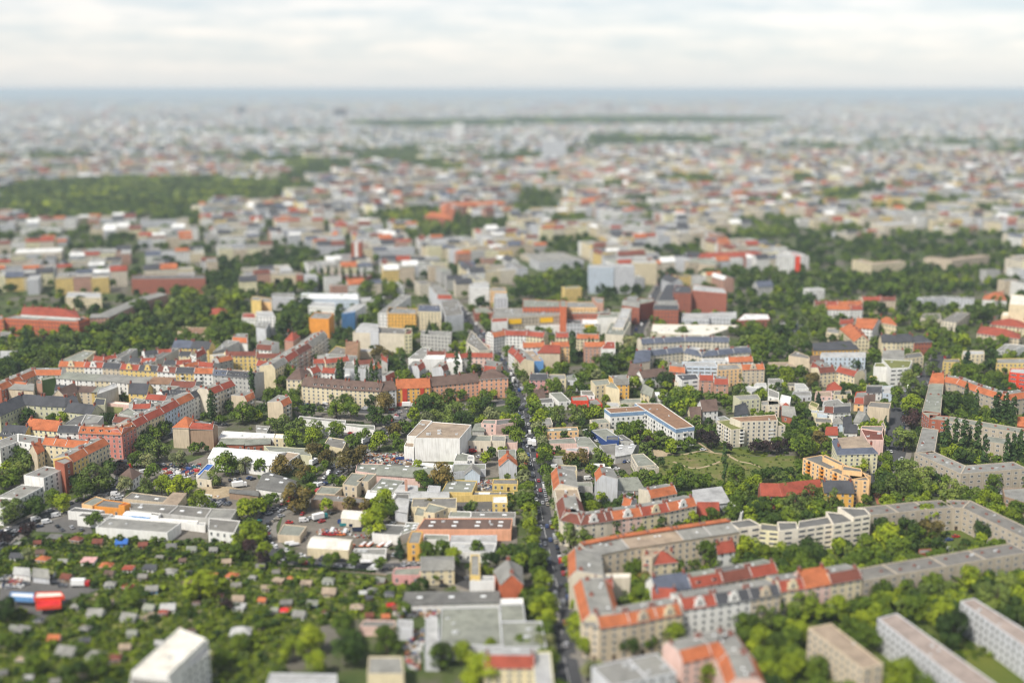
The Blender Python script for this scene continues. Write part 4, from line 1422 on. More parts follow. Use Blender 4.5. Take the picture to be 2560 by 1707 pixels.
# ---- main street right side, upper: A3
Z(1280, 690)
blk('department_store', '-190,392 440,362 440,290 -150,300', 17, 'tp:gy:f:wv', fl=5)
blk('department_store', '-185,465 445,458 445,430 -180,432', 8, 'wh:wh:f:x', fl=0)
join(2, 'department store with grey window bands, yellow signs and long blank white base')
blk('factory_building', '100,288 440,288 440,232 100,215', 22, 'ob:gg:f', fl=5)
blk('factory_building', '440,285 500,288 500,228 442,225', 27, 'ob:gg:f:x', fl=0)
blk('factory_building', '500,292 780,295 780,242 502,238', 20, 'lo:gy:f', fl=4)
blk('factory_building', '780,250 840,250 840,205 735,200', 24, 'lb:gy:f:x', fl=0)
join(4, 'long orange brick factory with tower behind the department store')
blk(HA, '540,352 900,352 900,300 545,300', 16, 'rd:gg:f', fl=4, label='red and white striped building with green-grey roof right of the factory tower')
blk(AH, '780,388 1080,382 1090,335 800,338', 16, 'wh:gg:f:x', fl=0, label='white firewall building with green-grey roof beside the canteen roofs')
blk(HA, '642,445 798,438 790,392 642,398', 11, 'wh:wh:f', fl=2, label='white shop building with a yellow sign')
blk(HA, '500,445 638,442 632,405 505,405', 11, 'gx:dg:f', fl=3, label='grey shop building with dark roof left of the yellow sign')
blk(AH, '855,538 1022,548 1092,425 905,432', 15, 'ib:gg:f:x', fl=0, label='ivory corner building with flat green-grey roof by the side street')
row(AH, '1022,480 1062,395 1100,300', 17, 10, 'ib:lg:f', '', whole=True, side='L', label='tall ivory house along the side street with the red bus')
row(AH, '100,655 302,648', 14.5, 11, 'wh:og:b', '', label='white court house with orange roof left of the blank beige gable')
row(AH, '360,648 530,645', 14.5, 11, 'lo:og:b', '', label='ochre court house with orange roof left of the tall poplars')
row(AH, '665,648 860,645', 14.5, 11, 'lb:og:b', '', label='brick court house with orange roof behind two thin poplars')
row(AH, '-170,560 -60,540 130,545 290,560', 14.5, 11, 'wh:og:B|wh:re:B|cr:re:B', 'in the orange-roofed block below the department store')
row(AH, '400,560 520,560', 14.5, 10, 'cr:re:B', '', label='cream gabled house with red roof below the grey shops')
row(AH, '590,570 800,575', 14.5, 10, 'cr:og:B', '', label='house with bright orange roof below the ivory corner building')
row(AH, '-35,690 20,730 80,800', 15, 11, 'wh:re:b|cr:re:b', 'at the main street corner below the department store', side='L')
blk(AH, '815,672 950,672 945,605 872,602', 15, 'wh:re:f:x', fl=0, label='white blank gable house right of two thin poplars')
blk(AH, '235,705 440,708 438,650 300,648', 14.5, 'be:re:m:x', fl=0, label='house with blank beige gable wall behind the blue-fronted roof')
blk(HA, '180,785 290,785 200,685 90,688', 11, 'bl:tn:f:xv', fl=0, label='low building with cluttered roof and bright blue front')
blk('office_building', '1650,135 1975,165 1950,115 1665,82', 24, 'rd:lg:f', fl=7)
blk('office_building', '1480,160 1650,160 1640,98 1500,85', 23, 'rd:dk:f', fl=7)
blk('office_building', '1300,300 1480,300 1490,90 1420,92', 18, 'rd:dk:m:x', fl=0)
blk('office_building', '1300,302 1530,305 1512,235 1330,238', 18, 'rd:dk:b', fl=5)
join(4, 'large red brick office complex with white window bands')
blk('office_building', '1165,265 1310,235 1300,212 1160,205', 17, 'rd:gg:f', fl=5, label='red brick building behind the red bus')
blk('office_building', '1010,262 1170,285 1150,192 1080,195', 18, 'rd:gy:b', fl=5, label='brick house with sloping grey roof left of the red bus')
blk('supermarket', '1275,528 1800,548 2090,455 1290,445', 7, 'ib:iv:f:v', fl=0, label='very wide flat ivory supermarket roof below the red brick offices')
blk(HA, '1560,392 1810,398 1810,345 1560,345', 9, 'gx:lg:f', fl=2, label='grey hall behind the wide ivory roof')
blk(HA, '1812,372 2060,382 2060,332 1812,340', 9, 'gx:lg:f', fl=2, label='pale grey hall right behind the wide ivory roof')
blk(HA, '2065,410 2370,400 2350,352 2130,350', 8, 'rd:wh:f', fl=2, label='brick hall with bright white roof beside the car park')
# slate-roofed housing estate
row(AH, '1190,620 1310,612 1400,608 1590,598', 11.5, 11, 'ib:bs:B', '', whole=True, fl=4, label='upper arm of the blue-slate estate behind trees')
row(AH, '1590,598 1840,600 1995,605', 11.5, 11, 'ib:bs:B', '', whole=True, fl=4, label='right part of the upper blue-slate arm with flat pale roof end')
row(AH, '1262,728 1430,710 1578,695', 11.5, 11, 'ib:bs:B', '', whole=True, fl=4, label='middle arm of the blue-slate estate with beige balconied front')
row(AH, '1578,700 1742,735', 11.5, 14, 'ib:bs:Blg', '', fl=4, label='blue-slate house with flat pale roof centre')
row(AH, '1742,735 1900,722 2040,705 2195,695', 11.5, 11, 'ib:bs:B', '', whole=True, fl=4, label='lower right arm of the blue-slate estate')
blk(AH, '1115,802 1265,778 1282,692 1160,688', 11.5, 'ib:bs:g', fl=0, label='broad gabled end house of the blue-slate estate')
blk(AH, '1062,905 1180,925 1200,850 1110,808', 9.5, 'ib:br:g', fl=3, label='house with steep brown roof below the slate gable')
row(AH, '1200,935 1432,905', 9.5, 11, 'wh:br:g', '', fl=3, label='white row with brown roof behind dark trees')
blk(AH, '1600,832 1885,838 1862,785 1560,790', 15, 'pb:lg:f:wv', fl=5, label='white and pale blue balcony block with two blue roof boxes')
blk(AH, '1440,870 1590,885 1580,820 1460,790', 12, 'rd:og:b', fl=3, label='house with orange-red roof left of the pale blue balcony block')
blk(AH, '1560,965 1720,950 1690,902 1500,908', 13, 'wh:dk:f:w', fl=4, label='white and blue house with dark roof and blank side wall')
blk(AH, '1492,975 1650,1005 1700,965 1520,935', 9, 'ib:dg:f:x', fl=0, label='ivory blank wall annex below the dark-roofed house')
row(AH, '1720,955 1850,958', 13, 11, 'lb:re:b', '', label='pale brick house with red slope beside the white and blue house')
blk(AH, '1852,990 1988,992 1965,938 1862,932', 13, 'lb:re:b', fl=4, label='pale brick corner house with striped side wall and red slope')
blk(AH, '1885,872 2112,855 2075,812 1890,815', 13.5, 'lo:gy:f', fl=5, label='light orange house with flat grey roof')
row(AH, '2112,858 2320,852', 13.5, 12, 'be:og:b:q', '', label='beige house with orange roof and central gable')
row(AH, '1760,790 1990,788 2215,780', 12, 11, 'wh:lg:f|wh:og:b', 'above the light orange house')
blk(AH, '2330,865 2350,865 2600,840 2590,800', 13, 'be:tn:f:x', fl=4, label='long beige wing with tan roof right of the gabled beige house') if False else None
blk(AH, '160,948 332,948 326,905 182,905', 10.5, 'rp:dk:b', fl=3, label='rose pink corner house with dark mansard at the main street')
blk(AH, '335,952 497,952 487,905 345,905', 10.5, 'cr:gy:f', fl=3, label='cream house with flat grey roof right of the rose pink house')
blk(HA, '500,960 600,965 570,905 500,920', 8, 'gx:gg:f', fl=2, label='grey side building behind a round tree')
blk(RH, '195,1142 305,1120 272,1060 208,1088', 4.5, 'be:br:g', fl=1, label='old barn with brown roof at the main street')
blk(HA, '208,1172 385,1165 370,1122 205,1135', 5.5, 'wh:dg:f', fl=2, label='white workshop with dark grey roof below the old barn')
blk(HA, '432,1162 540,1152 455,1070 340,1078', 6, 'wh:gg:f', fl=2, label='white workshop with long green-grey roof')
blk(HA, '555,1148 702,1148 690,1102 545,1112', 6, 'vr:gg:f', fl=1, label='workshop with bright red side wall')
blk(HA, '640,1095 760,1105 740,1055 630,1055', 6, 'wh:tg:f', fl=2, label='white annex with red gable edge behind the red workshop')
blk(HA, '700,1205 830,1180 780,1130 700,1140', 3.5, 'vr:gy:f', fl=0, label='low shed with red doors in the yard of the red workshop')
blk(AH, '765,1012 902,992 882,950 722,962', 13, 'cr:gg:f', fl=4, label='cream apartment house with dark windows left of the amber house')
blk(AH, '862,1018 988,1048 928,975 850,985', 12.5, 'cr:gg:f:x', fl=0, label='cream side wing with blank wall below the amber house')
blk(AH, '932,992 1076,990 1050,920 888,928', 12.5, 'am:tg:b', fl=4, label='amber and grey house with flat grey roof')
blk(HA, '868,1200 1000,1205 975,1165 870,1160', 4, 'ib:lg:f:x', fl=0, label='low pale wall shed below the cream side wing')
blk(HA, '985,1172 1190,1162 1180,1128 992,1132', 4, 'ib:gg:f', fl=1, label='low green-grey roofed shop row beside the amber house')
blk(RH, '1180,1065 1282,1105 1312,1082 1232,1022', 6, 'cr:gg:g', fl=2, label='small cream house with green-grey roof beside a white tarpaulin')
blk(HA, '1300,1112 1432,1118 1410,1062 1290,1068', 3.5, 'wh:wh:v', fl=0, label='white tarpaulin hall behind the blue-rimmed flats')
# L-shaped white flats
Z(1280, 985)
blk('apartment_block', '905,178 1232,158 1185,112 848,135', 12, 'wh:ru:f:R', fl=4)
blk('apartment_block', '1505,325 1674,302 1362,88 1128,88', 12.5, 'wh:ru:f:eRl', fl=4)
join(2, 'L-shaped white flats with rust-brown planted roof and blue rim')
blk('apartment_block', '2100,258 2440,245 2420,192 2000,218', 16, 'ib:ru:f', fl=6)
blk('apartment_block', '2012,332 2142,320 2015,238 1880,250', 12, 'ib:mg:f:el', fl=5)
blk('apartment_block', '2300,300 2510,292 2400,225 2290,240', 12, 'ib:mg:f:el', fl=5)
join(3, 'stepped ivory flats with rust-brown centre roof and mossy side roofs')
blk(RH, '1752,158 1890,148 1850,75 1700,92', 7, 'wh:br:g', fl=2, label='white house with brown gable roof behind the planted-roof flats')
blk(RH, '1640,215 1735,215 1722,150 1610,162', 5, 'cr:br:g', fl=1, label='small cream house with brown roof and skylights')
blk(AH, '2095,62 2282,48 2252,5 2030,20', 12, 'ol:gy:f', fl=4, label='olive-cream block with flat grey roof and climbing ivy')
blk(AH, '2290,108 2455,98 2440,55 2290,70', 8, 'ib:gy:f', fl=3, label='ivory house right of the olive-cream block')
blk(RH, '2040,200 2170,172 2110,118 2048,150', 5, 'pb:dk:g', fl=1, label='little pale house with blue-grey gable roof')
blk(AH, '1920,250 2010,240 1950,205 1870,215', 5, 'gx:gg:f:x', fl=0, label='small grey garage left of the stepped ivory flats')
blk(HA, '282,352 612,342 600,305 292,315', 6, 'lo:gg:f:s', fl=2, label='orange and yellow two-storey shop building beside the main street')
blk(HA, '262,300 375,280 355,220 238,226', 6, 'ib:gy:f', fl=2, label='small pale house with grey roof above the orange shop')
blk(HA, '258,460 600,458 570,402 275,425', 4, 'lp:gg:f', fl=0, label='low salmon wall building below the orange shop')
blk(HA, '600,480 800,505 705,395 575,400', 4, 'gy:gg:f', fl=0, label='low green-grey roof below the car lot')
blk(HA, '495,525 705,540 700,490 492,500', 5, 'lp:lg:f:x', fl=0, label='small pale pink shed with blank wall among garden trees')
row(HA, '720,335 868,440', 4.2, 12, 'nv:gg:f:xp', '', fl=0, label='long blue-walled car dealer hall')
blk(HA, '868,425 982,430 978,390 872,392', 5.5, 'nv:dg:f:x', fl=0, label='dark blue box hall with company banner at the car dealer')
blk(HA, '742,278 902,266 862,225 712,240', 6, 'ib:gg:f', fl=2, label='ivory workshop house with green-grey roof above the car dealer')
blk(HA, '845,355 935,352 930,325 845,328', 2.8, 'ib:lg:f', fl=1, label='single ivory garage in front of the white flats')
blk(HA, '985,435 1115,440 1015,375 970,385', 4, 'gy:dg:f', fl=1, label='dark grey roofed shed right of the blue box hall')
blk(HA, '855,555 950,572 960,458 800,475', 5, 'gy:tg:f', fl=0)
blk(HA, '950,572 1100,548 1178,465 955,470', 5, 'gy:lg:k:s', fl=0)
join(2, 'wide corrugated workshop roof with pale strips behind a dark blue fence')
blk('office_building', '1155,672 1325,650 1205,548 1090,560', 7, 'ib:gg:f:e', fl=2)
blk('office_building', '1240,690 1350,680 1320,648 1230,655', 6, 'ib:ib:f:e' if 'ib' in ROOF else 'ib:gg:f:e', fl=2)
join(2, 'pale two-storey office with brown roof edge beside the meadow')
blk(HA, '430,705 598,708 590,660 425,655', 8, 'cr:gy:f', fl=2, label='cream back house with flat grey roof beside the white vans')
blk(HA, '580,850 742,855 732,812 580,812', 3.5, 'gy:gg:f', fl=0, label='row of garages with blue cars in the yard')
blk(HA, '975,878 1222,885 1150,785 978,790', 5, 'wh:gg:m', fl=0, label='white workshop with blue doors and wide green-grey roof')
blk(HA, '1015,935 1120,940 1120,890 1015,892', 4, 'wh:dg:f', fl=0, label='small white shed with dark roof below the blue-doored workshop')
blk(HA, '1120,935 1195,940 1190,895 1125,892', 4, 'rd:tg:f', fl=0, label='small brick shed right of the white one')
blk(HA, '712,668 855,668 848,642 718,642', 3, 'wh:wh:f', fl=0, label='white container office beside a yard tree')
blk(HA, '805,705 922,705 905,672 805,675', 3, 'wh:wh:f', fl=0, label='white container in front of the blank grey gable')
blk(HA, '320,600 475,605 470,575 330,575', 3, 'gy:gg:f', fl=0, label='little garage row in the street-side gardens')
# corner block right of the street
row(AH, '362,720 388,878 412,992 445,1148', 14, 13, 'ib:og:b|ib:tn:f:v|ib:rb:B', 'in the row along the right side of the main street', side='L')
row(AH, '450,1150 632,1192', 14, 12, 'ib:rb:B', '', label='ivory corner house with white gable and dark red roof at the main street')
row(AH, '632,1192 868,1160 928,1148 1195,1112 1445,1068 1695,1015', 14, 12, 'ib:rb:b:q|ib:rb:b|lp:og:b:q|cr:re:b:q|ib:og:b:q', 'in the gabled row right of the main street')
blk(AH, '760,718 780,795 970,800 925,705', 12.5, 'gx:og:b:x', fl=0, label='narrow house with tall blank grey end wall and orange slope')
row(AH, '1270,950 1515,905', 11.5, 12, 'ib:og:b', '', fl=3, label='ivory back house with bright orange roof above the gabled row')
blk(AH, '1010,1010 1085,1030 1150,985 1060,950', 11, 'gx:og:b', fl=0, label='grey back wing with small orange slope')
blk('gymnasium', '1690,1025 2000,992 1920,872 1655,905', 9, 'gx:lg:m:x', fl=0, label='silver roofed sports hall at the right end of the gabled row')
blk('gymnasium', '1990,1000 2110,1100 2125,1080 2005,985', 7, 'wh:wh:f:x', fl=0, label='thin white wall frame right of the silver hall')
blk(RH, '1700,1115 1900,1120 1885,1035 1700,1040', 6, 'rd:re:g', fl=1, label='small red gabled house half hidden by trees before the silver hall')
row(AH, '2290,928 2480,932 2700,905 2865,890', 8, 12, 'rd:re:g|rd:re:g|rd:re:g', '', whole=True, fl=3, label='dark red brick school row with red tile roof behind trees')
row(AH, '2868,900 3140,905', 10, 12, 'am:dk:g', '', fl=3, label='amber house with slate roof and glass bay beside the orange flats')
# left of street, lower
Z(640, 985)
blk(AH, '248,112 328,72 205,25 105,90', 12.5, 'be:og:b:l', fl=4, label='free-standing house with blank cream end wall, orange slope and white balconies, nearer one')
Z(0, 690)
blk(AH, '2265,1152 2342,1110 2270,1065 2122,1108', 12.5, 'be:og:b:l', fl=4, label='free-standing house with blank cream end wall and orange slope, beside tall poplar')
Z(0, 985)
blk(AH, '1583,305 1730,310 1840,250 1690,215', 14, 'be:og:h:x', fl=0)
blk(AH, '1730,312 1955,322 1998,300 1845,262', 13.5, 'bb:re:b:x', fl=0)
join(2, 'ruddy house with huge bare brick firewalls and broken red roofs')
blk(HA, '2005,405 2510,405 2530,370 2045,342', 6, 'wh:wh:f', fl=1, label='long hall with bright white roof behind the brick sheds')
row(HA, '2000,458 2235,462', 5, 9, 'rd:gg:m', '', fl=1, label='brick shed with green-grey lean-to roof below the white roofed hall')
row(HA, '2250,468 2480,455', 5, 9, 'rd:gg:m', '', fl=1, label='second brick shed with lean-to roof, right of the first')
blk(HA, '1910,588 2495,655 2625,535 2020,488', 7, 'wh:wh:k', fl=1, label='largest hall with bright white roof behind the round street trees')
blk(HA, '1090,758 1215,788 1300,726 1175,695', 6.5, 'wh:br:h:e', fl=2, label='white two-storey house with brown-grey hipped roof by the scrap yard')
blk(HA, '1800,748 1870,752 1968,650 1905,642', 4, 'wh:bl:f:x', fl=0, label='narrow shed with bright blue roof by the scrap yard')
blk(HA, '1808,778 1940,798 1990,720 1880,700', 5, 'ib:gy:f', fl=1, label='grey roofed shed below the blue roof')
blk(HA, '1125,965 1500,1002 1562,948 1212,905', 4.5, 'be:tg:f:s', fl=1, label='long grey-brown shed roof above the orange workshop')
blk(HA, '1478,1012 1620,1022 1712,932 1590,926', 4.5, 'be:tn:m', fl=0, label='tan canopy roof right of the long shed')
blk(HA, '1800,962 1915,972 1950,930 1850,915', 4, 'wh:gy:f', fl=0, label='white shed behind a bright round tree')
blk(HA, '2105,902 2370,930 2370,895 2112,880', 4, 'bb:dg:m', fl=0, label='open store shed with dark roof and orange machines')
blk(HA, '750,1012 848,1032 970,968 880,943', 5.5, 'lo:gg:f', fl=1)
blk(HA, '865,1033 1092,1053 1170,1000 957,972', 5.5, 'og:tg:f', fl=1)
blk(HA, '1195,1068 1545,1107 1640,1026 1185,1000', 5.5, 'gy:tg:f:s', fl=0)
blk(HA, '1545,1107 1885,1143 1945,1052 1640,1026', 5.5, 'gy:tg:f:s', fl=0)
blk(HA, '1885,1143 2125,1143 2180,1062 1945,1052', 5.5, 'gy:gy:f', fl=0)
blk(HA, '1087,1025 1142,1030 1200,1008 1150,1000', 7.5, 'og:og:f:x', fl=0)
join(6, 'very long grey-brown workshop roof with orange brick front and orange stair block')
blk(HA, '622,1080 892,1095 955,1072 690,1043', 4.5, 'wh:dg:f:x', fl=0, label='low white showroom with dark roof by the parked cars')
blk(HA, '705,1125 965,1152 1040,1105 762,1095', 5.2, 'wh:tg:f:x', fl=0, label='white flat-roofed showroom wing behind a small tree')
blk(HA, '1130,1108 1370,1130 1400,1092 1185,1070', 4.8, 'bl:wh:v', fl=0, label='white curved roof above a blue glazed front')
blk(HA, '1372,1112 1455,1122 1480,1102 1400,1092', 5.6, 'wh:tg:f:x', fl=0, label='white cube right of the curved white roof')
blk(HA, '1035,1138 1810,1188 1822,1165 1045,1115', 4, 'wh:wh:f:x', fl=0, label='long low white wall wing behind the big white hall')
blk(HA, '1700,1192 1880,1214 1892,1182 1720,1178', 3.6, 'wh:lg:f:x', fl=0, label='white container hall between the big hall and the grey-roofed house')
blk(HA, '878,1228 1535,1278 1662,1186 1010,1135', 5.5, 'wh:gy:f:x', fl=0, label='big white windowless hall with grey roof and square skylights')
blk('office_building', '1910,1252 2150,1282 2205,1168 1920,1142', 7, 'wh:tg:f', fl=2, label='white two-storey house with brown-grey roof at the right end of the halls')
# B2
Z(640, 985)
blk(HA, '385,228 820,272 826,245 400,205', 4.5, 'wh:gy:f:x', fl=0, label='long white walled supermarket wing beside sandy ground')
blk(HA, '805,292 1088,335 1090,292 832,276', 4.5, 'wh:gg:f:x', fl=0, label='white walled supermarket wing with tall white pylon wall')
blk(HA, '600,320 682,335 692,305 622,298', 4, 'wh:gg:f:x', fl=0, label='small white loading house of the supermarket')
blk(HA, '0,345 100,352 130,300 0,290', 4, 'gy:gy:f:s', fl=0, label='low shed with yellow and blue roof patch at the yard entrance')
blk(HA, '620,472 798,508 840,425 668,398', 6, 'cr:tg:f:v', fl=1, label='cream hall with brown slatted roof corner between trees')
blk(RH, '160,408 292,415 292,372 176,368', 6, 'cr:wh:f', fl=2, label='small cream two-storey house at the end of the white roofed hall')
blk(HA, '115,525 515,575 472,502 70,476', 6, 'ol:gg:f', fl=0, label='hall with long pale green-grey roof behind the largest white roof')
blk(HA, '222,592 302,622 408,550 285,532', 6.5, 'wh:tn:f:e', fl=2, label='white annex with tan roof and window band')
blk(HA, '0,860 260,900 370,795 120,715', 6, 'wh:dg:k:s', fl=0, label='white workshop with shallow dark grey gable roof and yellow side')
blk('concert_hall', '1455,408 1870,412 1978,285 1618,258', 15, 'wh:tn:f:xv', fl=0)
blk('concert_hall', '1385,388 1490,392 1618,248 1520,240', 13.5, 'wh:tn:f:xv', fl=0)
blk('concert_hall', '1358,482 1450,492 1455,440 1385,430', 9, 'wh:tn:f:x', fl=0)
blk('concert_hall', '1450,425 1868,430 1871,411 1455,409', 13.4, 'gy:wh:f:x', fl=0)
join(4, 'bulky windowless white hall with tan gravel roof and grey stained front', 'event_hall')
blk(AH, '2068,272 2202,278 2202,240 2090,238', 9, 'lp:gg:f', fl=3, label='salmon house with green-grey roof right of the bulky white hall')
blk(AH, '2202,292 2385,262 2390,226 2205,240', 9, 'lp:dg:f:x', fl=0, label='salmon house with dark roof by the main street trees')
blk(HA, '1985,335 2095,335 2070,282 2012,290', 6, 'gy:gg:m', fl=0, label='low grey roof behind the salmon house')
blk(HA, '1932,432 2158,438 2162,385 1960,380', 7, 'ib:gg:f', fl=1, label='ivory storehouse with small windows beside the bulky hall')
blk(HA, '2158,432 2290,438 2290,388 2165,382', 7, 'ib:gy:f:x', fl=0, label='ivory storehouse with darker grey roof, nearer the main street')
blk(HA, '2290,450 2400,452 2400,380 2150,372', 5, 'lp:tg:f:x', fl=0, label='pale pink wall house at the main street')
blk(HA, '1815,618 1940,622 2000,568 1850,535', 5, 'wh:gg:f', fl=0, label='white workshop with green-grey roof below the bulky hall')
blk(RH, '1942,602 2005,606 2002,572 1945,568', 5.5, 'wh:lg:f', fl=2, label='tiny white cube house beside parked cars')
blk(HA, '1430,655 1800,680 1808,655 1440,625', 3, 'wh:wh:f:x', fl=0, label='long low white wall at the foot of the bulky hall')
blk(HA, '1800,722 2110,692 2110,645 1812,645', 4.5, 'gx:gg:f:x', fl=0, label='low grey-green roof behind the small gable workshop')
blk(RH, '2055,738 2055,690 1925,690 1915,738', 5.5, 'pb:gy:g', fl=1, label='small white-blue gable workshop in the yard')
blk(AH, '2395,655 2388,598 2230,600 2236,660', 9, 'gx:og:g:x', fl=0, label='white blank gable house with bright orange roof by the main street')
blk(AH, '2225,588 2390,590 2385,512 2226,516', 10, 'gy:gg:f:x', fl=0, label='flat green-grey roofed house behind the orange-roofed gable')
blk(HA, '2170,828 2405,832 2405,785 2176,785', 4, 'ye:tg:f', fl=1, label='yellow shed with red doors and dark flat roof')
blk(HA, '1780,938 2370,925 2370,902 1780,896', 3.6, 'ye:tg:f:x', fl=0, label='long yellow wall building across the yard')
blk(HA, '1100,738 1600,772 1652,682 1160,645', 6, 'lp:gg:k:s', fl=0)
blk(HA, '912,712 1100,738 1160,645 928,640', 6, 'lp:gg:f:s', fl=0)
blk(HA, '795,832 925,852 1022,742 880,726', 7.5, 'be:gg:f', fl=2)
blk(HA, '925,802 1030,808 1105,738 1022,736', 7.5, 'be:gg:f', fl=2)
join(4, 'wide green-grey roofed factory hall with beige angular office at its left')
blk(HA, '1040,898 1255,918 1362,800 1155,775', 5, 'gy:gg:f:s', fl=0, label='flat green-grey hall right of the beige office')
blk(HA, '1003,952 1245,978 1287,925 1028,898', 4, 'wh:wh:m', fl=0, label='bright white canopy below the flat green-grey hall')
blk(HA, '1275,898 1482,903 1482,856 1322,845', 6, 'wh:lg:m', fl=0, label='white ribbed metal roof beside the brick chimney')
blk('factory_chimney', '1366,800 1390,802 1390,790 1368,788', 12, 'lb:rb:f:x', fl=0, label='square brown brick chimney rising from white metal roofs')
blk(HA, '1410,952 1770,958 1768,896 1432,890', 6, 'pb:lg:k', fl=0, label='long pale blue-grey metal roof')
blk(HA, '1570,897 1686,902 1696,850 1585,842', 7, 'gx:lg:f', fl=0, label='square pale metal roof above the long pale one')
blk(HA, '1258,978 1405,980 1405,922 1292,920', 4.5, 'gy:dg:f', fl=0, label='dark roof patch between white canopy and pale metal roof')
blk(HA, '1275,1068 1388,1088 1412,962 1310,950', 6, 'gx:lg:k', fl=0, label='narrow pale hall with blue edge standing lengthwise')
blk(HA, '1425,1040 1842,1052 1842,956 1440,960', 6, 'cr:tg:f', fl=0, label='hall with wide grey-brown roof and yellow end')
blk('office_building', '1540,1088 1640,1098 1762,1046 1590,1005', 8, 'cr:gg:f:e', fl=2, label='cream two-storey office with green-grey roof among the halls')
blk(HA, '1450,1115 1540,1128 1558,1062 1482,1030', 6, 'cr:gg:f:x', fl=0, label='low cream annex left of the cream office')
blk(HA, '1765,1128 1972,1134 1976,1082 1790,1076', 4.2, 'wh:gg:f', fl=1, label='white low building below the asphalt yard')
blk(HA, '1975,1134 2380,1140 2385,1086 1978,1084', 4.2, 'gy:tg:f:s', fl=0, label='low dark roof strip right of the white low building')
blk(HA, '1700,905 1985,908 2032,800 1762,790', 5, 'ye:gg:f:s', fl=0, label='green-grey roof with skylights and yellow edge')
blk('container_office', '2170,1004 2310,1004 2304,942 2170,942', 5.4, 'ye:wh:f', fl=2, label='bright yellow two-storey container office with white roof')
blk(HA, '780,1138 962,1156 1048,1078 815,1060', 4.5, 'ib:iv:v', fl=0, label='white tent-like storage hall behind the brightest tree')
blk(HA, '545,915 725,925 800,860 600,848', 5, 'be:gg:f', fl=1, label='low green-grey roof below the beige office')
blk(HA, '505,975 1010,1010 1010,960 550,918', 4.5, 'bb:tg:f', fl=0, label='long low dark grey roof with brick walls above the car yard')
# C2
Z(640, 1280)
blk(HA, '1475,165 2342,163 2356,62 1545,62', 6, 'sa:br:f:s', fl=0, label='long brown-roofed salmon shed with row of skylights')
blk(HA, '1065,202 1322,218 1378,125 1140,115', 5, 'wh:dg:f:x', fl=0, label='white hall with dark grey roof left of the ochre tower')
blk(HA, '1322,218 1470,165 1500,102 1380,96', 5, 'wh:gg:f:s', fl=0, label='green-grey roofed hall joined to the long brown shed')
blk(AH, '1388,292 1502,294 1532,182 1430,176', 9, 'am:gy:f', fl=3, label='narrow ochre tower house with white side wall')
blk(HA, '1535,258 1775,262 1775,212 1545,206', 5, 'wh:gg:f', fl=1, label='white low building with green-grey roof right of the ochre tower')
blk(HA, '1780,372 2180,378 2210,290 1792,285', 5, 'wh:lg:f', fl=1, label='pale corrugated factory roof with window strip behind street trees')
blk(HA, '1780,282 2210,282 2212,215 1792,218', 4, 'gx:lg:f:v', fl=0, label='cluttered light grey roof with white machinery')
blk(HA, '470,328 845,350 887,250 540,218', 5.2, 'cr:iv:v', fl=0, label='large ivory barrel-roofed hall inside the bend of the road')
blk(HA, '198,212 402,226 466,136 255,115', 3.8, 'be:gg:f', fl=0, label='grey-green roofed shed with yellow end at the road bend')
blk(HA, '890,385 1192,402 1200,335 902,338', 3.4, 'wh:gy:f:v', fl=0, label='low white boat dealer building with cluttered grey roof')
row(AH, '1508,525 1820,518', 8, 12, 'cr:gy:b', '', fl=3, label='cream house with dark flat dormer roof at the road below the ochre tower')
blk(RH, '1250,582 1505,585 1520,505 1275,520', 4.6, 'rp:gg:f', fl=1, label='pink low building with green-grey roof beside the allotments')
blk(AH, '1965,585 2058,588 2050,395 1972,395', 11, 'ye:gy:f:x', fl=0)
blk(AH, '1962,640 2190,635 2190,592 2060,590', 9, 'wh:lg:f:x', fl=0)
join(2, 'narrow white and yellow house with orange chimney strip near the main street')
blk(AH, '2450,655 2440,500 2185,535 2248,660', 9, 'ob:gy:g:x', fl=0, label='grey-roofed house with orange brick gable end beside the main street')
blk(HA, '1340,845 2235,822 2230,745 1375,755', 4, 'wh:dg:m:s', fl=0, label='very long garage row with white and blue doors')
blk(HA, '2240,845 2455,842 2450,795 2245,800', 7, 'wh:wh:f:x', fl=0, label='white gable wall house below the orange brick gable')
blk(HA, '2240,1010 2475,1005 2455,850 2240,850', 8, 'gx:gg:f:x', fl=0, label='grey-green block below the white gable wall')
blk(HA, '1682,1220 2262,1230 2232,872 1700,885', 6.5, 'gx:gg:f:v', fl=0, label='largest grey-green flat roof in the lower middle')
blk(HA, '2262,1245 2668,1245 2622,1005 2240,1012', 8.5, 'gx:gg:f:v', fl=0, label='grey-green roof beside the main street, below the grey block')
blk(HA, '1550,1330 1680,1332 1670,968 1556,975', 6, 'gx:lg:f:x', fl=0, label='narrow pale roof strip left of the largest grey-green roof')
blk(HA, '1290,1070 1440,1080 1440,995 1300,990', 5, 'gx:lg:f', fl=0, label='small pale roof among clutter at the edge of the allotments')
blk(HA, '950,1055 1280,1062 1280,1000 990,995', 4, 'lp:tg:f', fl=0, label='low mixed shed roof at the lower edge of the allotments')
blk(AH, '1022,1492 1358,1492 1342,1330 1035,1330', 9, 'cr:gy:f:x', fl=0, label='cream block with grey roof at the bottom edge')
blk(HA, '100,1570 745,1565 742,1492 130,1480', 5, 'gx:lg:f', fl=0, label='pale flat roof at the bottom edge beside the tall white building')
row(AH, '2092,1415 2560,1420', 13, 13, 'cr:re:blg', '', label='house with pale flat roof and orange court slope at the bottom edge')
blk(AH, '2560,1640 2740,1640 2705,1285 2530,1290', 13, 'py:lg:f', fl=0, label='pale roofed arm with orange street slope beside the main street at the bottom')
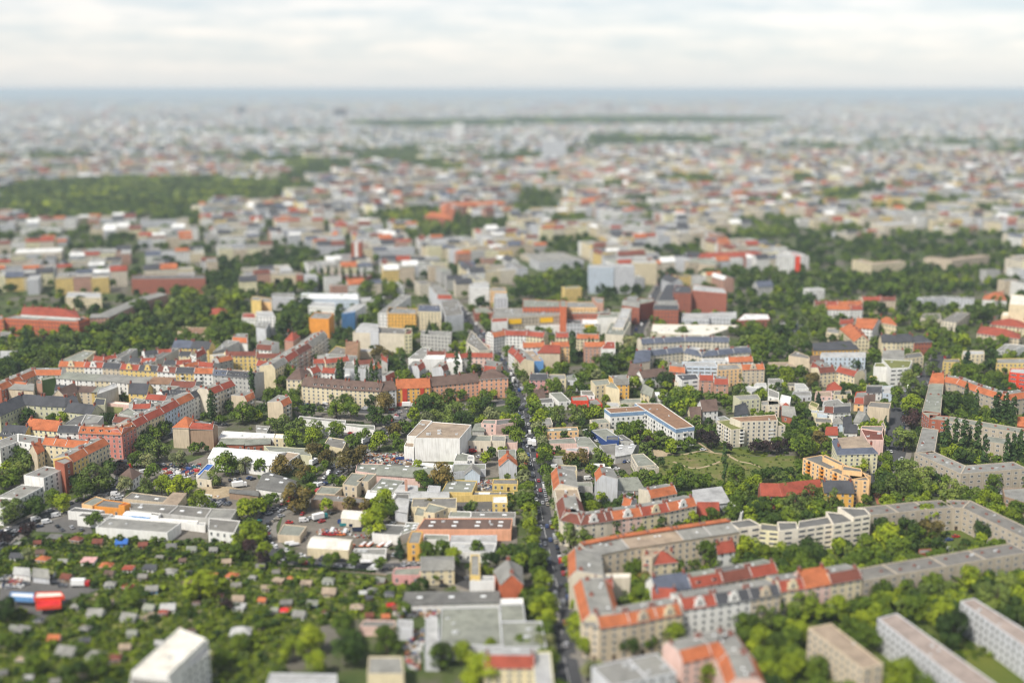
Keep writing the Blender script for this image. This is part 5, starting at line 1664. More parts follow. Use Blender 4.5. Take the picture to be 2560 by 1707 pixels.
# C1
Z(0, 1280)
blk('tower_block', '1215,1462 1545,1500 1892,1168 1645,1070', 19, 'wh:iv:f:x', fl=0)
blk('tower_block', '1545,1560 1925,1290 1905,1180 1560,1490', 15, 'wh:lg:f:n', fl=5)
blk('tower_block', '1190,1600 1560,1640 1560,1500 1210,1465', 16.5, 'wh:tg:f:x', fl=0)
join(3, 'tall bright white building with pale roof at the bottom edge, nearest to the camera')
blk('petrol_station', '90,778 310,792 312,748 98,738', 5, 'bl:wh:f:x', fl=0, z0=3.2)
blk('petrol_station', '310,792 592,775 560,735 330,740', 5, 'vr:iv:f:x', fl=0, z0=3.6)
blk('petrol_station', '330,880 560,862 560,800 330,805', 4.4, 'vr:vr:f:x', fl=0, z0=3.4)
join(3, 'petrol station canopy with blue and bright red edges')
blk(HA, '125,560 275,575 262,530 150,525', 3.4, 'wh:lg:g', fl=0, label='small white car wash hall behind the petrol station')
blk(HA, '300,585 450,600 440,545 320,540', 3.4, 'gx:gy:g', fl=0, label='small grey hall behind the petrol station, right of the white one')
# C3
Z(1280, 1280)
row(AH, '592,328 945,258 1450,182 1700,145 1950,108', 15.5, 14, 'be:og:b:r|be:og:btn:r|be:og:b:r|be:og:b:r', 'in the inner-court row right of the main street', side='R')
row(AH, '518,385 528,600', 15.5, 15, 'ib:og:b', '', side='L', label='red-edged corner house with cluttered grey roof at the main street')
row(AH, '572,672 650,1008', 15.5, 16, 'cr:og:B', '', side='L', label='cream house with orange slopes on both sides along the main street')
blk(AH, '1195,418 1290,425 1400,335 1220,342', 15, 'be:tn:f', fl=4, label='beige court wing with flat tan roof')
blk(AH, '1212,490 1522,455 1432,378 1222,408', 11.5, 'cr:re:h', fl=4, label='cream court house with glowing red hipped roof')
row(AH, '730,405 940,372', 14.5, 8, 'be:re:b', '', label='beige court slope in dark red tiles near the corner house')
blk(AH, '1890,378 2046,352 1995,290 1855,312', 10, 'wh:re:g', fl=3, label='white court house with red roof beside lime green trees')
blk(AH, '682,615 1085,605 1092,565 690,572', 14.5, 'ib:iv:f:x', fl=0, label='house with long blank cream firewall in the court of the corner block')
row(AH, '760,690 930,690', 14, 9, 'gy:re:b', '', label='grey court wing with red slope beside a dark conifer')
row(AH, '648,1012 800,1058', 15.5, 14, 'be:gy:m', '', label='beige corner house with grey roof at the lower street corner')
row(AH, '800,1058 1080,1018 1330,968 1562,928', 15.5, 13, 'be:og:b|be:og:b:q|cr:og:b:q', 'in the long orange-roofed row at lower right')
row(AH, '1568,885 1880,842 2195,792 2465,748', 15.5, 13, 'wh:re:b:q|wh:dk:b:q|be:dk:b:q', 'in the row right of the orange-roofed one')
row(AH, '2465,722 2690,692 2930,652 3215,600', 15, 13, 'cr:re:bgy:q|lp:og:g|cr:rb:bgy', 'at the left end of the long grey estate')
row(AH, '1330,735 1645,690 1938,640 2205,592 2442,545', 13, 12, 'wh:bs:g|wh:re:bgg:d|be:rb:bdg|py:re:bgg', 'in the blurred middle row at lower right')
row(AH, '1290,790 1500,800', 11, 8, 'be:re:g', '', label='low wing with red roof behind the orange-roofed row')
row(AH, '730,1425 1060,1350 1330,1300', 15.5, 16, 'gx:gy:f:v', '', side='R', whole=True, label='grey-roofed white block at the bottom edge right of the main street')
row(AH, '1380,1230 1650,1165 1900,1112 2085,1155 2230,1355 2330,1600', 15.5, 14, 'lp:og:B', '', side='R', whole=True, label='curved block with orange slopes round a grey roof at the bottom edge')
# right estate, flats
Z(1920, 985)
blk('apartment_block', '-270,1238 -60,1208 -170,1150 -365,1180', 13, 'ic:dg:f:w', fl=4)
blk('apartment_block', '-110,1248 105,1268 160,1215 -60,1190', 10.5, 'py:dg:f:w', fl=4)
blk('apartment_block', '105,1262 272,1242 262,1178 85,1178', 13.5, 'ic:dg:f:w', fl=5)
blk('apartment_block', '272,1242 600,1192 590,1122 282,1172', 13.5, 'ic:dg:f:w', fl=5)
blk('apartment_block', '600,1202 780,1172 765,1110 530,1082', 14.5, 'ic:dg:f:w', fl=5)
blk('apartment_block', '785,1138 942,1112 890,1055 640,1040', 16.5, 'ic:dg:f:w', fl=6)
join(6, 'long white stepped flats with dark window bands and zigzag grey roofs')
row('apartment_block', '942,1118 1200,1092 1462,1065 1700,1048', 12.5, 12, 'tp:tg:f:Co|tp:tg:f:Co|tp:tg:f:Co', '', whole=True, fl=4, label='grey-brown estate wing with red chimneys right of the white stepped flats')
row('apartment_block', '1700,1048 1785,1050 2380,1342', 12.5, 12, 'tp:tg:f:Co|tp:tg:f:Co', '', whole=True, fl=4, label='grey-brown estate wing slanting down to the right edge')
row('apartment_block', '1345,542 1770,738 2380,688', 13, 13, 'tp:gy:f:Co|tp:gy:f:Co', '', whole=True, fl=4, label='bent estate block with grey roof and red balconies behind round trees')
blk('apartment_block', '1352,545 1530,542 1565,330 1415,310', 13, 'tp:gy:f:C', fl=4, label='short estate arm with grey roof beside the street at upper right')
row('apartment_block', '1480,235 1645,250 2380,372', 12.5, 12, 'rd:gg:f:Co|tp:gg:f:Co', '', whole=True, fl=4, label='estate block with red end and pale grey roof between poplars')
blk('apartment_block', '1990,440 2235,470 2232,415 1980,380', 12, 'tp:gg:f:o', fl=4, label='inner estate house with red brick stair tower behind poplars')
blk('apartment_block', '1412,175 1480,232 1590,180 1440,160', 12.5, 'rd:gg:f', fl=4, label='dark red end house of the grey estate')
row('apartment_block', '320,592 560,695 770,788', 14.5, 14, 'lo:dg:f:lj|lo:dg:f:lj', '', whole=True, fl=6)
blk('apartment_block', '770,792 932,798 872,722 705,705', 14.5, 'lo:dg:f:', fl=6)
blk('apartment_block', '500,580 680,665 690,640 520,560', 17, 'lo:dg:f:x', fl=0)
blk('apartment_block', '680,700 865,720 855,690 690,660', 17, 'lo:dg:f:x', fl=0)
join(4, 'bright orange flats with rounded balconies and dark flat roof')
blk('apartment_block', '640,555 1008,542 885,410 590,432', 13, 'py:bs:ttn:e', fl=5, label='pale yellow flats with blue-grey mansard and tan roof terrace')
blk('apartment_block', '905,422 1062,425 1048,352 850,322', 12, 'lp:rb:f:vx', fl=0, label='pale pink brick house with rusty roof behind the mansard flats')
blk(HA, '2170,945 2400,1015 2400,860 2155,872', 8, 'bb:gy:f', fl=2, label='flat grey roofed building with greenish walls at the right edge')
Z(1920, 690)
blk('apartment_block', '1412,1258 1585,1268 1612,992 1480,988', 12.5, 'tp:gg:f:C', fl=4, label='straight estate arm with pale grey roof and chimney line beside the street')
blk('apartment_block', '1480,990 1612,990 1602,915 1530,918', 12.5, 'tp:og:g', fl=4)
row('apartment_block', '1610,968 1730,988 1900,1055 2180,1142 2380,1112', 12.5, 12, 'tp:og:B:o|tp:og:B:o|tp:og:B:o|tp:og:B:o', '', whole=True, fl=4)
join(2, 'curved estate block with bright orange roof and long roof dormers')
blk(HA, '2290,1370 2380,1385 2380,1330 2290,1340', 5, 'rd:og:g', fl=1, label='small red-roofed pavilion at the right edge')
blk(AH, '190,735 385,765 372,738 252,692', 12.5, 'be:tg:f:x', fl=0, label='beige house with blank stepped firewall')
blk(AH, '0,835 240,825 222,792 0,796', 6, 'be:tn:f', fl=2, label='long low beige building with tan roof')
blk(AH, '480,748 895,748 890,702 502,706', 14, 'pb:lg:v', fl=4, label='building with shining vaulted metal roof')
blk(AH, '382,795 512,785 502,742 388,748', 12, 'be:br:m:x', fl=0, label='beige house with brown roof left of the vaulted metal roof')
row(AH, '472,888 622,875', 12, 12, 'cr:rb:b', '', fl=4, label='cream house with dark red mansard and white skylights')
row(AH, '622,872 795,918', 12, 12, 'cr:re:B', '', fl=4, label='cream house with smooth red roof and blank end wall')
blk(AH, '395,830 470,885 560,830 470,790', 12, 'be:re:b:x', fl=0, label='beige back house with orange-red gable top')
blk('office_building', '970,835 1122,838 1116,802 985,802', 12, 'wh:mg:f:x', fl=0)
blk('office_building', '1125,852 1300,842 1322,780 1045,768', 14, 'wh:mg:f:w', fl=4)
join(2, 'white modern building with planted green-brown roof and curved blank wall')
blk(AH, '1245,765 1430,745 1400,702 1262,720', 12, 'cr:dg:f', fl=4, label='cream angled house behind the white modern building')
blk(AH, '1045,770 1250,765 1230,705 1070,710', 12, 'gx:gy:g:x', fl=0, label='grey roofed house behind the planted green-brown roof')
blk(AH, '415,685 832,672 782,605 410,632', 9, 'am:dk:m', fl=2, label='amber hall with long dark roof')
blk('church_hall', '932,598 852,492 660,482 795,602', 12.5, 'cr:og:g', fl=4, label='cream gabled hall with big orange roof')
row('school', '1045,605 1180,608 1345,598', 13, 13, 'cr:dk:g', '', whole=True, fl=4, label='cream school with long slate roof and dormer row')
row('school', '1345,610 1505,602', 12, 13, 'rd:dk:h', '', fl=3, label='red and white end wing of the slate-roofed school')
blk(AH, '800,475 960,488 1050,410 830,402', 12.5, 'wh:og:g', fl=4, label='white house with bright orange roof behind the gabled hall')
blk(AH, '1000,420 1180,455 1170,430 1050,395', 12, 'cr:og:h', fl=3, label='orange roofed wing right of the bright orange roof')
blk(AH, '535,520 650,535 655,480 545,478', 8, 'cr:gy:f', fl=2, label='small cream house left of the gabled hall')
blk(AH, '655,440 790,430 760,405 665,410', 10, 'wh:re:b:x', fl=0, label='small white gable with red roof')
blk('apartment_block', '1605,795 1778,795 1752,762 1622,768', 10.5, 'ye:tg:f', fl=4, label='square yellow block with penthouse left of a dark conifer')
blk('apartment_block', '1780,725 1988,722 1982,688 1792,690', 9.5, 'cr:lg:f', fl=3, label='cream block with rounded stair tower')
blk('apartment_block', '2095,805 2370,805 2365,758 2102,762', 9.5, 'ye:gy:f', fl=3, label='long yellow block near the right edge')
blk('office_building', '2215,885 2380,905 2380,855 2232,852', 13, 'vr:lg:f:w', fl=4, label='bright red building with white upper floor at the right edge')
blk('apartment_block', '2080,700 2290,672 2380,640 2180,625', 9, 'wh:gy:f:v', fl=3, label='white block with cluttered grey roof near the right edge')
blk('apartment_block', '1918,525 2312,578 2315,532 1952,462', 8.5, 'be:re:h', fl=3, label='beige block with dark red hipped roof near the right edge, lower one')
blk('apartment_block', '2040,445 2370,478 2370,418 2072,412', 8.5, 'cr:re:h', fl=3, label='cream block with dark red hipped roof near the right edge, upper one')
blk('apartment_block', '1400,392 1590,402 1582,345 1430,345', 12, 'ib:tg:f', fl=4)
blk('apartment_block', '1590,412 1732,432 1858,342 1730,332', 13, 'ib:tg:f:e', fl=5)
join(2, 'ivory angled block with brownish flat roof among trees')
blk('tower_block', '2215,262 2380,272 2380,185 2232,172', 26, 'cr:iv:f:x', fl=0, label='tall blank cream tower at the right edge')
blk('tower_block', '2142,365 2202,372 2215,335 2160,332', 14, 'cr:iv:f:x', fl=0, label='lower cream block in front of the blank cream tower')
row(AH, '430,262 640,268 870,262', 14, 12, 'be:rb:b cr:re:b|be:og:b', 'in the first row beyond the long tree belt')
row(AH, '530,305 765,308 872,305', 14, 11, 'wh:og:b|wh:re:b', 'in front of the first row beyond the tree belt')
row(AH, '870,225 1040,222 1175,225', 14, 11, 'cr:re:b|be:rb:b', 'left of the grey blocks beyond the tree belt')
row(AH, '1430,215 1640,205 1890,222', 13, 12, 'gx:gy:f gx:gy:f', 'of the grey-blue blocks beyond the tree belt')
blk(AH, '1970,215 2190,225 2150,140 1985,180', 10, 'wh:og:h', fl=2, label='house with bright orange hipped roof near the cream tower')
# cluster of small houses between the estate and the flats
def hs(L, place):
    for s_, z_, sp__, f_ in L:
        blk(RH, s_, z_, sp__, place, fl=f_)
hs([('600,1255 760,1245 750,1192 592,1205', 7, 'wh:dk:B', 3), ('512,1245 600,1255 620,1195 540,1205', 7, 'wh:rb:B', 3), ('430,1345 590,1352 580,1312 430,1302', 6, 'cr:tg:f', 2),
    ('600,1355 690,1352 682,1312 600,1320', 6, 'pb:gy:h', 2), ('690,1372 768,1360 752,1320 690,1330', 6, 'wh:dk:g', 2), ('915,1200 1115,1220 1130,1168 940,1158', 13, 'be:tg:f:x', 0),
    ('850,1402 1050,1432 1062,1382 862,1380', 9, 'lp:tg:f', 3), ('900,1065 1045,1062 1050,1032 905,1028', 7, 'wh:dk:B', 2), ('1052,1082 1140,1082 1150,1012 1052,1012', 6, 'pb:lg:f', 2),
    ('795,1115 935,1118 902,1062 810,1068', 5, 'vr:gy:f', 1), ('535,1052 700,1045 640,1000 545,1002', 6, 'wh:re:h', 2), ('430,1105 590,1112 585,1062 440,1062', 6, 'lp:tn:f', 2),
    ('600,1095 770,1092 762,1052 610,1058', 6, 'cr:tg:f', 2), ('500,1192 700,1175 645,1132 512,1150', 6, 'wh:gy:f', 2), ('0,1105 100,1125 102,1072 0,1032', 8, 'wh:gy:f', 2),
    ('100,1165 200,1172 212,1112 122,1092', 8, 'wh:wh:f', 2), ('0,1195 105,1200 105,1152 0,1145', 8, 'ib:gy:f', 3), ('110,1225 215,1232 210,1195 115,1190', 5, 'wh:re:h', 2),
    ('130,1275 260,1302 212,1232 122,1232', 5, 'rd:gy:g', 1), ('0,990 145,988 132,945 0,945', 5, 'wh:gy:f', 1), ('245,1038 375,1038 332,990 246,988', 4, 'wh:lg:f', 1),
    ('220,1100 400,1102 392,1062 232,1062', 4, 'gx:gy:f', 1), ('150,1012 250,1016 250,985 156,985', 3, 'ib:dg:f', 1), ('785,1335 850,1345 940,1312 872,1272', 5, 'wh:gy:g', 1),
    ('700,1435 820,1435 792,1392 712,1402', 5, 'wh:dk:g', 1), ('525,1455 640,1455 622,1412 542,1422', 5, 'wh:re:g', 1), ('375,1185 452,1215 470,1180 400,1150', 5, 'cr:mg:f', 1),
    ('370,1255 450,1265 470,1235 380,1225', 5, 'py:lg:f', 1), ('455,1270 545,1280 530,1240 440,1240', 5, 'pb:lg:f', 1), ('790,1165 880,1170 870,1130 800,1125', 6, 'lo:re:b', 2),
    ('880,1180 980,1165 980,1130 890,1135', 6, 'wh:br:g', 2), ('930,945 1000,960 1000,925 940,920', 6, 'ye:gg:f', 1), ('800,935 900,950 890,890 810,895', 5, 'gx:dg:g', 1),
    ('-130,1010 -10,1020 -20,985 -110,985', 5, 'wh:lg:f', 1), ('-260,1045 -150,1070 -70,1035 -180,1010', 6, 'wh:lg:f', 2), ('1040,1360 1075,1430 1085,1400 1060,1340', 9, 'be:tg:f:x', 0)],
   'left of the estate arm')

Z(1920, 1280)
row('apartment_block', '865,642 1200,575 1640,503 2000,440 2400,375', 12.5, 12, 'tp:tg:f:Co|tp:tg:f:Co|tp:tg:f:Co|tp:tg:f:Co', '', whole=True, fl=4, label='longest grey-brown estate wing below the parking court')
blk('apartment_block', '870,1448 1058,1398 578,1025 368,1068', 13.5, 'be:tn:f:e', fl=4, label='beige block with painted panels and tan roof at lower right')
blk('apartment_block', '1870,1650 2190,1650 1180,932 1005,978', 13.5, 'gx:pg:f:e', fl=4, label='long grey block with pinkish roof slanting to the bottom edge')
blk('apartment_block', '2500,1340 2660,1270 1890,795 1765,822', 13.5, 'gx:pg:f:e', fl=4, label='second long grey block with pinkish roof cut by the right edge')
blk(HA, '1380,388 1505,372 1492,342 1386,346', 5, 'rd:tg:f:x', fl=0, label='small brick transformer house beside dark green trees')
# ================= streets and ground =================
ALLOT = None
Z(1280, 985)
def cat_pts(*parts):
    out = []
    for (x0, y0, s) in parts:
        Z(x0, y0)
        out += [full(*[float(v) for v in t.split(',')]) for t in s.split()]
    Z(0, 0, 1.0)
    return ' '.join(f'{x:.1f},{y:.1f}' for x, y in out)
S_MAIN = cat_pts((0, 0, ''), (640, 690, '1560,60 1700,170 1890,330 1965,435 2085,570 2200,720 2290,860'), (1280, 985, '28,-60 100,140 128,300 152,430 178,600 210,760 242,940 272,1100 298,1250 340,1420'), (1280, 1280, '375,500 415,680 440,880 455,1080 470,1280 530,1568 590,1850'))
P_MAIN = road('road', S_MAIN, 10.6, 4.2, True, 'main street of dark asphalt running from the bottom edge straight into the town')
S_BEND = cat_pts((640, 985, '1400,150 1310,235 1190,335 1050,470 900,590 760,700 620,830 470,930 330,1010 190,1070 100,1130 50,1220 60,1320 120,1420'), (640, 1280, '190,400 330,440 560,465 850,485 1150,505 1400,500 1700,560 1900,640 2200,760'))
P_BEND = road('road', S_BEND, 9, 3.5, False, 'side road curving round the yards to the allotments')
S_TERR = cat_pts((640, 690, '60,1130 380,1190 700,1212 1050,1245 1400,1240 1700,1215 2050,1190 2300,1150'))
P_TERR = road('road', S_TERR, 10, 3.5, False, 'road in front of the long terrace')
S_LEFT = cat_pts((0, 985, '-60,1440 30,1330 180,1230 330,1150 600,1060 900,940 1060,850 1150,740 1130,640 1250,560 1400,440 1700,330 2050,270'))
P_LEFT = road('road', S_LEFT, 11, 3.5, False, 'street running past the scrap yard to the pink corner house')
S_EST = cat_pts((1920, 690, '1560,690 1560,800 1480,900 1380,1000 1300,1100 1180,1230 1170,1400'), (1920, 985, '1120,420 1170,520 1130,620 1050,700 990,760 960,900'))
P_EST = road('road', S_EST, 13, 3.5, False, 'street between the small houses and the grey estate')
S_EST2 = cat_pts((1920, 985, '1230,620 1400,760 1560,900 1840,920 2150,920 2400,960'))
P_EST2 = road('road', S_EST2, 8, 3, False, 'tree-lined road below the bent estate block')
S_LOW = cat_pts((1280, 1280, '600,1250 850,1300 1150,1240 1500,1170 1900,1080 2350,1000 2800,900 3300,800 3800,720 4300,600'))
P_LOW = road('road', S_LOW, 10, 3, False, 'tree-shaded street below the orange-roofed row')
S_SIDE = cat_pts((1280, 690, '1150,640 1170,500 1220,400 1260,300 1300,200 1380,60'))
P_SIDE = road('road', S_SIDE, 9, 3, False, 'side street with the red bus beside the brick offices')
S_MID = cat_pts((1280, 1280, '460,80 720,350 1000,330 1400,200 1700,150 2100,60'))
S_Q = cat_pts((1920, 985, '960,900 1000,1010 1150,1000 1500,960'))
patch('paving', S_Q, REDP(), label='red paved square beside the orange flats')
# yards and lots (the rest is the mottled ground sheet)
def yard(m, x0, y0, s, name='yard', label=None):
    Z(x0, y0)
    patch(name, s, m, label=label)
yard(YARD(), 640, 985, '250,1110 420,1010 760,1040 1010,1060 1260,1200 1290,1290 1000,1330 900,1480 560,1450 330,1400 200,1300', 'yard', 'brownish gravel yard of the car dealers')
yard(GRAVEL(), 640, 985, '1845,960 2170,960 2170,1090 1840,1080', 'yard', 'grey asphalt yard beside the yellow container office')
yard(GRAVEL(), 640, 985, '1000,560 1360,540 1470,600 1430,650 980,640', 'yard', 'littered scrap yard below the bulky white hall')
yard(YARD(), 640, 985, '340,150 1000,190 1180,220 1020,270 830,280 380,215', 'ground_patch', 'sandy ground between terrace road and supermarket')
yard(GRAVEL(), 640, 985, '800,330 1090,340 1060,420 820,430 600,400', 'yard', 'small car park of the supermarket')
yard(GRAVEL(), 640, 985, '400,540 650,640 560,740 330,640', 'yard', 'delivery yard beside the tan annex')
yard(GRAVEL(), 640, 985, '1210,140 1420,140 1430,260 1250,250', 'road_junction', 'wide road junction below the yellow terrace house')
yard(YARD(), 640, 985, '1250,1140 1460,1100 1480,1180 1370,1210 1250,1200', 'yard', 'small yard with black cars')
yard(YARD(), 640, 985, '2030,780 2180,780 2170,900 1990,900', 'yard', 'rubble yard above the yellow shed')
yard(YARD(), 640, 985, '2230,1080 2390,1080 2400,1400 2220,1390', 'yard', 'pale yard beside the main street')
yard(YARD(), 640, 985, '1900,520 2240,480 2230,760 2060,780 2010,600 1900,560', 'yard')
yard(YARD(), 0, 985, '1300,720 1460,600 1700,640 1900,560 2020,640 1800,780 1300,900', 'yard', 'crowded scrap yard with many parked wrecks')
yard(YARD(), 0, 985, '1960,720 2350,720 2420,900 2100,880 1830,880 1960,800', 'yard', 'yard with parked cars before the white workshop')
yard(YARD(), 0, 985, '1830,860 2110,870 2380,960 2200,1060 1800,1030 1900,950', 'yard', 'yard with the sand heap')
yard(GRAVEL(), 0, 985, '480,1130 700,1100 830,1220 860,1290 330,1260 330,1200', 'car_park', 'car park in front of the white showroom')
yard(YARD(), 0, 985, '1640,1200 1910,1230 1910,1330 1600,1340', 'yard', 'pale concrete yard between the white halls')
yard(GRAVEL(), 0, 985, '1000,880 1160,900 1120,990 960,965', 'yard')
yard(YARD(), 1280, 985, '920,640 1090,630 1090,700 1240,780 1180,800 960,780', 'yard', 'sandy parking yard beside the pale office')
yard(YARD(), 1280, 985, '590,690 700,690 740,810 600,810', 'yard')
yard(GRAVEL(), 1280, 985, '600,870 760,880 780,960 640,1000', 'yard')
yard(WASTE(), 1280, 985, '1310,620 1420,570 1560,545 1830,535 2010,560 2350,575 2700,560 2760,640 2600,700 2580,780 2300,860 1900,880 1500,760 1350,740', 'meadow', 'rough trodden meadow with bare earth')
yard(SAND(), 1280, 985, '1290,500 1370,485 1440,530 1420,570 1310,580', 'playground', 'round sandy playground beside the white flats')
for s_ in ('1170,330 1250,380 1350,450 1430,540 1560,555 1750,520 1850,540 2000,555', '1700,440 1790,500 1850,540', '1980,560 2080,615 2200,640 2300,680', '1480,620 1650,680 1800,660 1930,610'):
    Z(1280, 985); P_ = smooth_line(pts_(s_, 0)); A_, B_ = ribbon(P_, 1.7)
    patch('path', '', SAND(), world_pts=A_ + B_[::-1])
yard(LAWN(), 1280, 985, '1900,470 2020,500 2350,530 2350,570 2010,550 1870,510', 'lawn', 'lawn below the stepped ivory flats')
yard(LAWN(), 1280, 985, '1080,360 1200,340 1400,470 1500,540 1420,540 1260,460', 'lawn')
yard(LAWN(), 1280, 985, '330,490 500,480 500,560 330,570', 'lawn')
yard(LAWN(), 1920, 985, '500,1450 830,1330 820,1480 620,1568 500,1540', 'lawn', 'mown lawn beside the white stepped flats')
yard(YARD(), 1920, 1280, '1500,240 1800,230 1980,310 1700,380 1530,340', 'yard', 'brownish parking court inside the estate')
yard(LAWN(), 1920, 1280, '1600,1240 1900,1240 2350,1500 2350,1620 2060,1600', 'lawn', 'bright lawn between two long blocks at lower right')
yard(GRASS(), 1920, 1280, '0,1000 700,900 1500,760 2400,640 2400,1250 1900,1240 1500,1300 1400,1700 -400,1700 -200,1200', 'grass_ground')
yard(GRASS(), 1920, 985, '1380,560 1770,740 2400,680 2400,200 1500,240 1560,540', 'grass_ground')
yard(GRASS(), 1920, 985, '960,1200 1700,1060 2330,1330 2300,1400 1300,1540 940,1500', 'grass_ground')
yard(GRASS(), 1920, 690, '1600,1000 2170,1160 2400,1140 2400,1400 1600,1270', 'grass_ground')
yard(GRASS(), 1280, 1280, '740,420 1100,370 1480,330 1900,300 2300,400 1600,560 1300,660 1250,780 870,860 860,700 790,560', 'grass_ground')
yard(GRASS(), 0, 690, '0,600 900,450 1400,330 2000,300 2350,300 2350,560 1900,640 1500,660 700,700 300,860 0,960', 'grass_ground', 'grassy ground under the park trees')
yard(GRAVEL(), 0, 1280, '0,600 130,560 640,620 950,700 640,800 400,980 200,900 80,830 0,830', 'forecourt', 'concrete forecourt of the petrol station')
A_S = cat_pts((0, 1280, '30,360 230,280 850,215 1560,285 1900,290 2250,340'), (640, 1280, '40,500 500,540 1000,580 1240,640 1350,760 1330,860 1200,940 950,980 700,1020 400,1100 300,1300 250,1500 200,1750'), (0, 1280, '1950,1800 -100,1800 -100,900 200,920 430,1000 700,830 950,720 640,620 130,560 -100,600'))
patch('allotment_ground', A_S, ground_mat('allotment_soil', [(.3, (.09, .13, .018)), (.46, (.15, .19, .028)), (.58, (.23, .24, .06)), (.72, (.28, .22, .11))], .12, .9), label='green allotment ground with beds and small lawns')
Z(0, 0, 1.0)
ALLOT = pts_(A_S, 0)
for x0, y0, s_, w_ in ((0, 1280, '230,290 850,345 1200,390 1700,420 2250,480', 1.6), (640, 1280, '0,510 400,520 900,545 1200,580', 1.8), (640, 1280, '410,540 280,740', 2.5), (640, 1280, '930,590 790,790', 3.0), (640, 1280, '0,670 250,720 480,740', 2.0), (640, 1280, '480,690 380,860', 2.0),
                       (0, 1280, '930,720 760,860 650,1000', 2.5), (0, 1280, '1880,900 1680,1060 1500,1250', 4.0), (0, 1280, '2000,880 1880,900', 4.0)):
    Z(x0, y0); P_ = pts_(s_, 0); A_, B_ = ribbon(P_, w_)
    patch('path', '', ground_mat('path_earth', [(.3, (.24, .19, .13)), (.7, (.33, .27, .19))], .2), world_pts=A_ + B_[::-1])

# ================= trees traced on the photograph =================
Z(0, 690)
T('235,570,32p 505,620,75d 600,520,65 650,640,55d 330,620,55d 660,560,50 430,580,40u 770,580,60d 600,700,70w 360,690,70 460,730,75 150,750,55d 240,730,70d 60,820,70d 20,900,55d 170,850,70d 300,760,60 400,820,100w 560,730,60 870,500,70 860,560,50l 960,580,75 1080,590,55d 1180,500,70 1290,520,70 1250,590,45l 1390,540,65 1480,500,60w 1360,600,50 700,690,55w 830,650,65 930,680,45 1090,660,55 1280,650,45d 1570,560,50 1700,560,55 1820,580,50w 990,480,70d 1110,420,70d 1270,300,85d 1280,390,65w 1440,440,70d 1550,400,60w 1480,340,50w 1600,280,70w 1690,360,75 1800,330,60d 1740,180,70l 1900,250,60 2080,260,75l 2180,230,65l 2050,420,70 2110,480,60 1940,560,70 2060,560,55 2160,450,60 590,240,42d 740,250,60d 870,310,50d 1110,200,36d 2250,480,55')
T('290,960,55d 1150,1020,52 1145,1115,45 1090,1120,32d 1245,1090,22 1100,1290,1', 'r')
T('105,1290,60d 250,1285,65d 475,1300,40 585,1300,65l 1850,1000,45 985,1330,70d 2210,1000,62 2310,980,34p 1860,815,34 2130,825,45l 2300,840,30l 1940,1200,52p 1800,690,1 2225,1270,95 2100,1200,50d 2030,1320,42 2330,1270,50 2320,630,28 2235,635,28 450,910,1')
T('1880,1290,40 1530,1385,60d 1400,1460,80 1480,1420,70 1300,1490,75d 1240,1520,60d', 'r')
Z(0, 985)
T('195,560,95d 160,700,85w 20,780,90w 110,800,60 490,510,85 440,580,70 560,570,60l 1020,650,65d 900,770,150w 700,810,70d 750,890,85 470,950,70 570,1000,85l 320,1040,95d 100,1070,120w 250,1260,75u 30,1330,60u 860,1150,65 1120,700,60u 1140,830,75b 1250,600,75 1345,610,70b 1450,520,115w 1330,470,90d 1640,600,75b 1390,710,65 1480,840,85l 1620,850,90l 1740,860,75l 1340,850,80w 1830,980,85l 2070,640,105 2250,650,70b 1965,770,70w 1770,490,50 1845,480,35d 1900,500,25d 2110,1200,1 2330,1300,1 2270,1050,90l 2290,1200,65 1100,1320,35w 1240,1325,30 1415,1330,35 1590,590,1 2320,150,40 2040,480,45 1080,1180,1')
Z(640, 985)
T('230,80,1 50,150,60d 340,80,70 480,130,1 490,160,62d 730,30,55 735,150,75 870,150,80 1060,60,60d 1190,80,90c 1090,200,85d 1210,240,45d 1270,330,65c 1350,310,60 1450,190,60l 1560,120,100d 1650,200,70w 1820,180,100w 1700,120,60w 1990,110,75 2110,100,75d 1890,240,75d 1780,260,60w 1560,240,80b 1460,300,45 220,270,85w 320,310,60w 400,270,60w 540,320,80w 345,420,85 520,410,90l 740,330,80 890,440,68 990,375,55 1130,440,85l 1140,390,55d 1310,480,60 2160,190,65b 2080,240,55l 2290,210,50l 2340,110,50 850,620,110c 950,540,75c 430,730,75c 490,760,55d 400,1010,1 370,960,130c 500,880,60 540,520,75c 620,520,60 640,590,75c 630,650,38 710,800,55 790,790,40l 230,660,95c 390,650,60c 45,660,60 1510,770,70 1700,750,110c 860,1010,60c 1020,1010,60c 640,1020,60l 1150,1000,110l 1230,1060,70 1070,1190,120l 1110,1120,100l 2165,540,48d 2110,590,55l 2330,950,45 40,1030,65l 170,960,50 110,1000,45 1590,1000,40c 2340,1020,30d')
Z(640, 1280)
T('40,230,60l 30,200,80l 80,360,80l 70,410,60u 0,150,70l 235,380,42d 335,410,58 515,440,35 695,440,75 905,440,62 1145,470,55 1315,330,48k 1570,380,90 1720,320,65 1810,400,75l 2030,330,65 2150,450,80d 2290,350,65 1520,670,65d 1340,700,40l 1060,950,1 800,1050,110 500,1180,130l 350,1260,100l 840,1260,160d 1200,1180,120 540,1380,110l 60,1040,60 1710,1320,110 1890,1290,90l 2150,1230,70l 2070,1490,180l 1400,1150,1 2280,1130,1 1740,560,1 1650,600,25 260,480,30 2260,240,1')
T('1940,500,25d 2110,560,1')
Z(0, 1280)
T('1830,690,140l 2180,360,65 2080,330,45 260,390,55b 2190,250,60l 2300,190,95l 2290,330,75u 1420,1000,1 60,900,110d 1010,680,1 1200,800,80 950,830,60 2090,830,50u 1560,430,20u 60,1180,70 300,1400,90 700,1480,100d 900,1400,100 1380,1290,60 2050,1330,80 2200,1200,80')
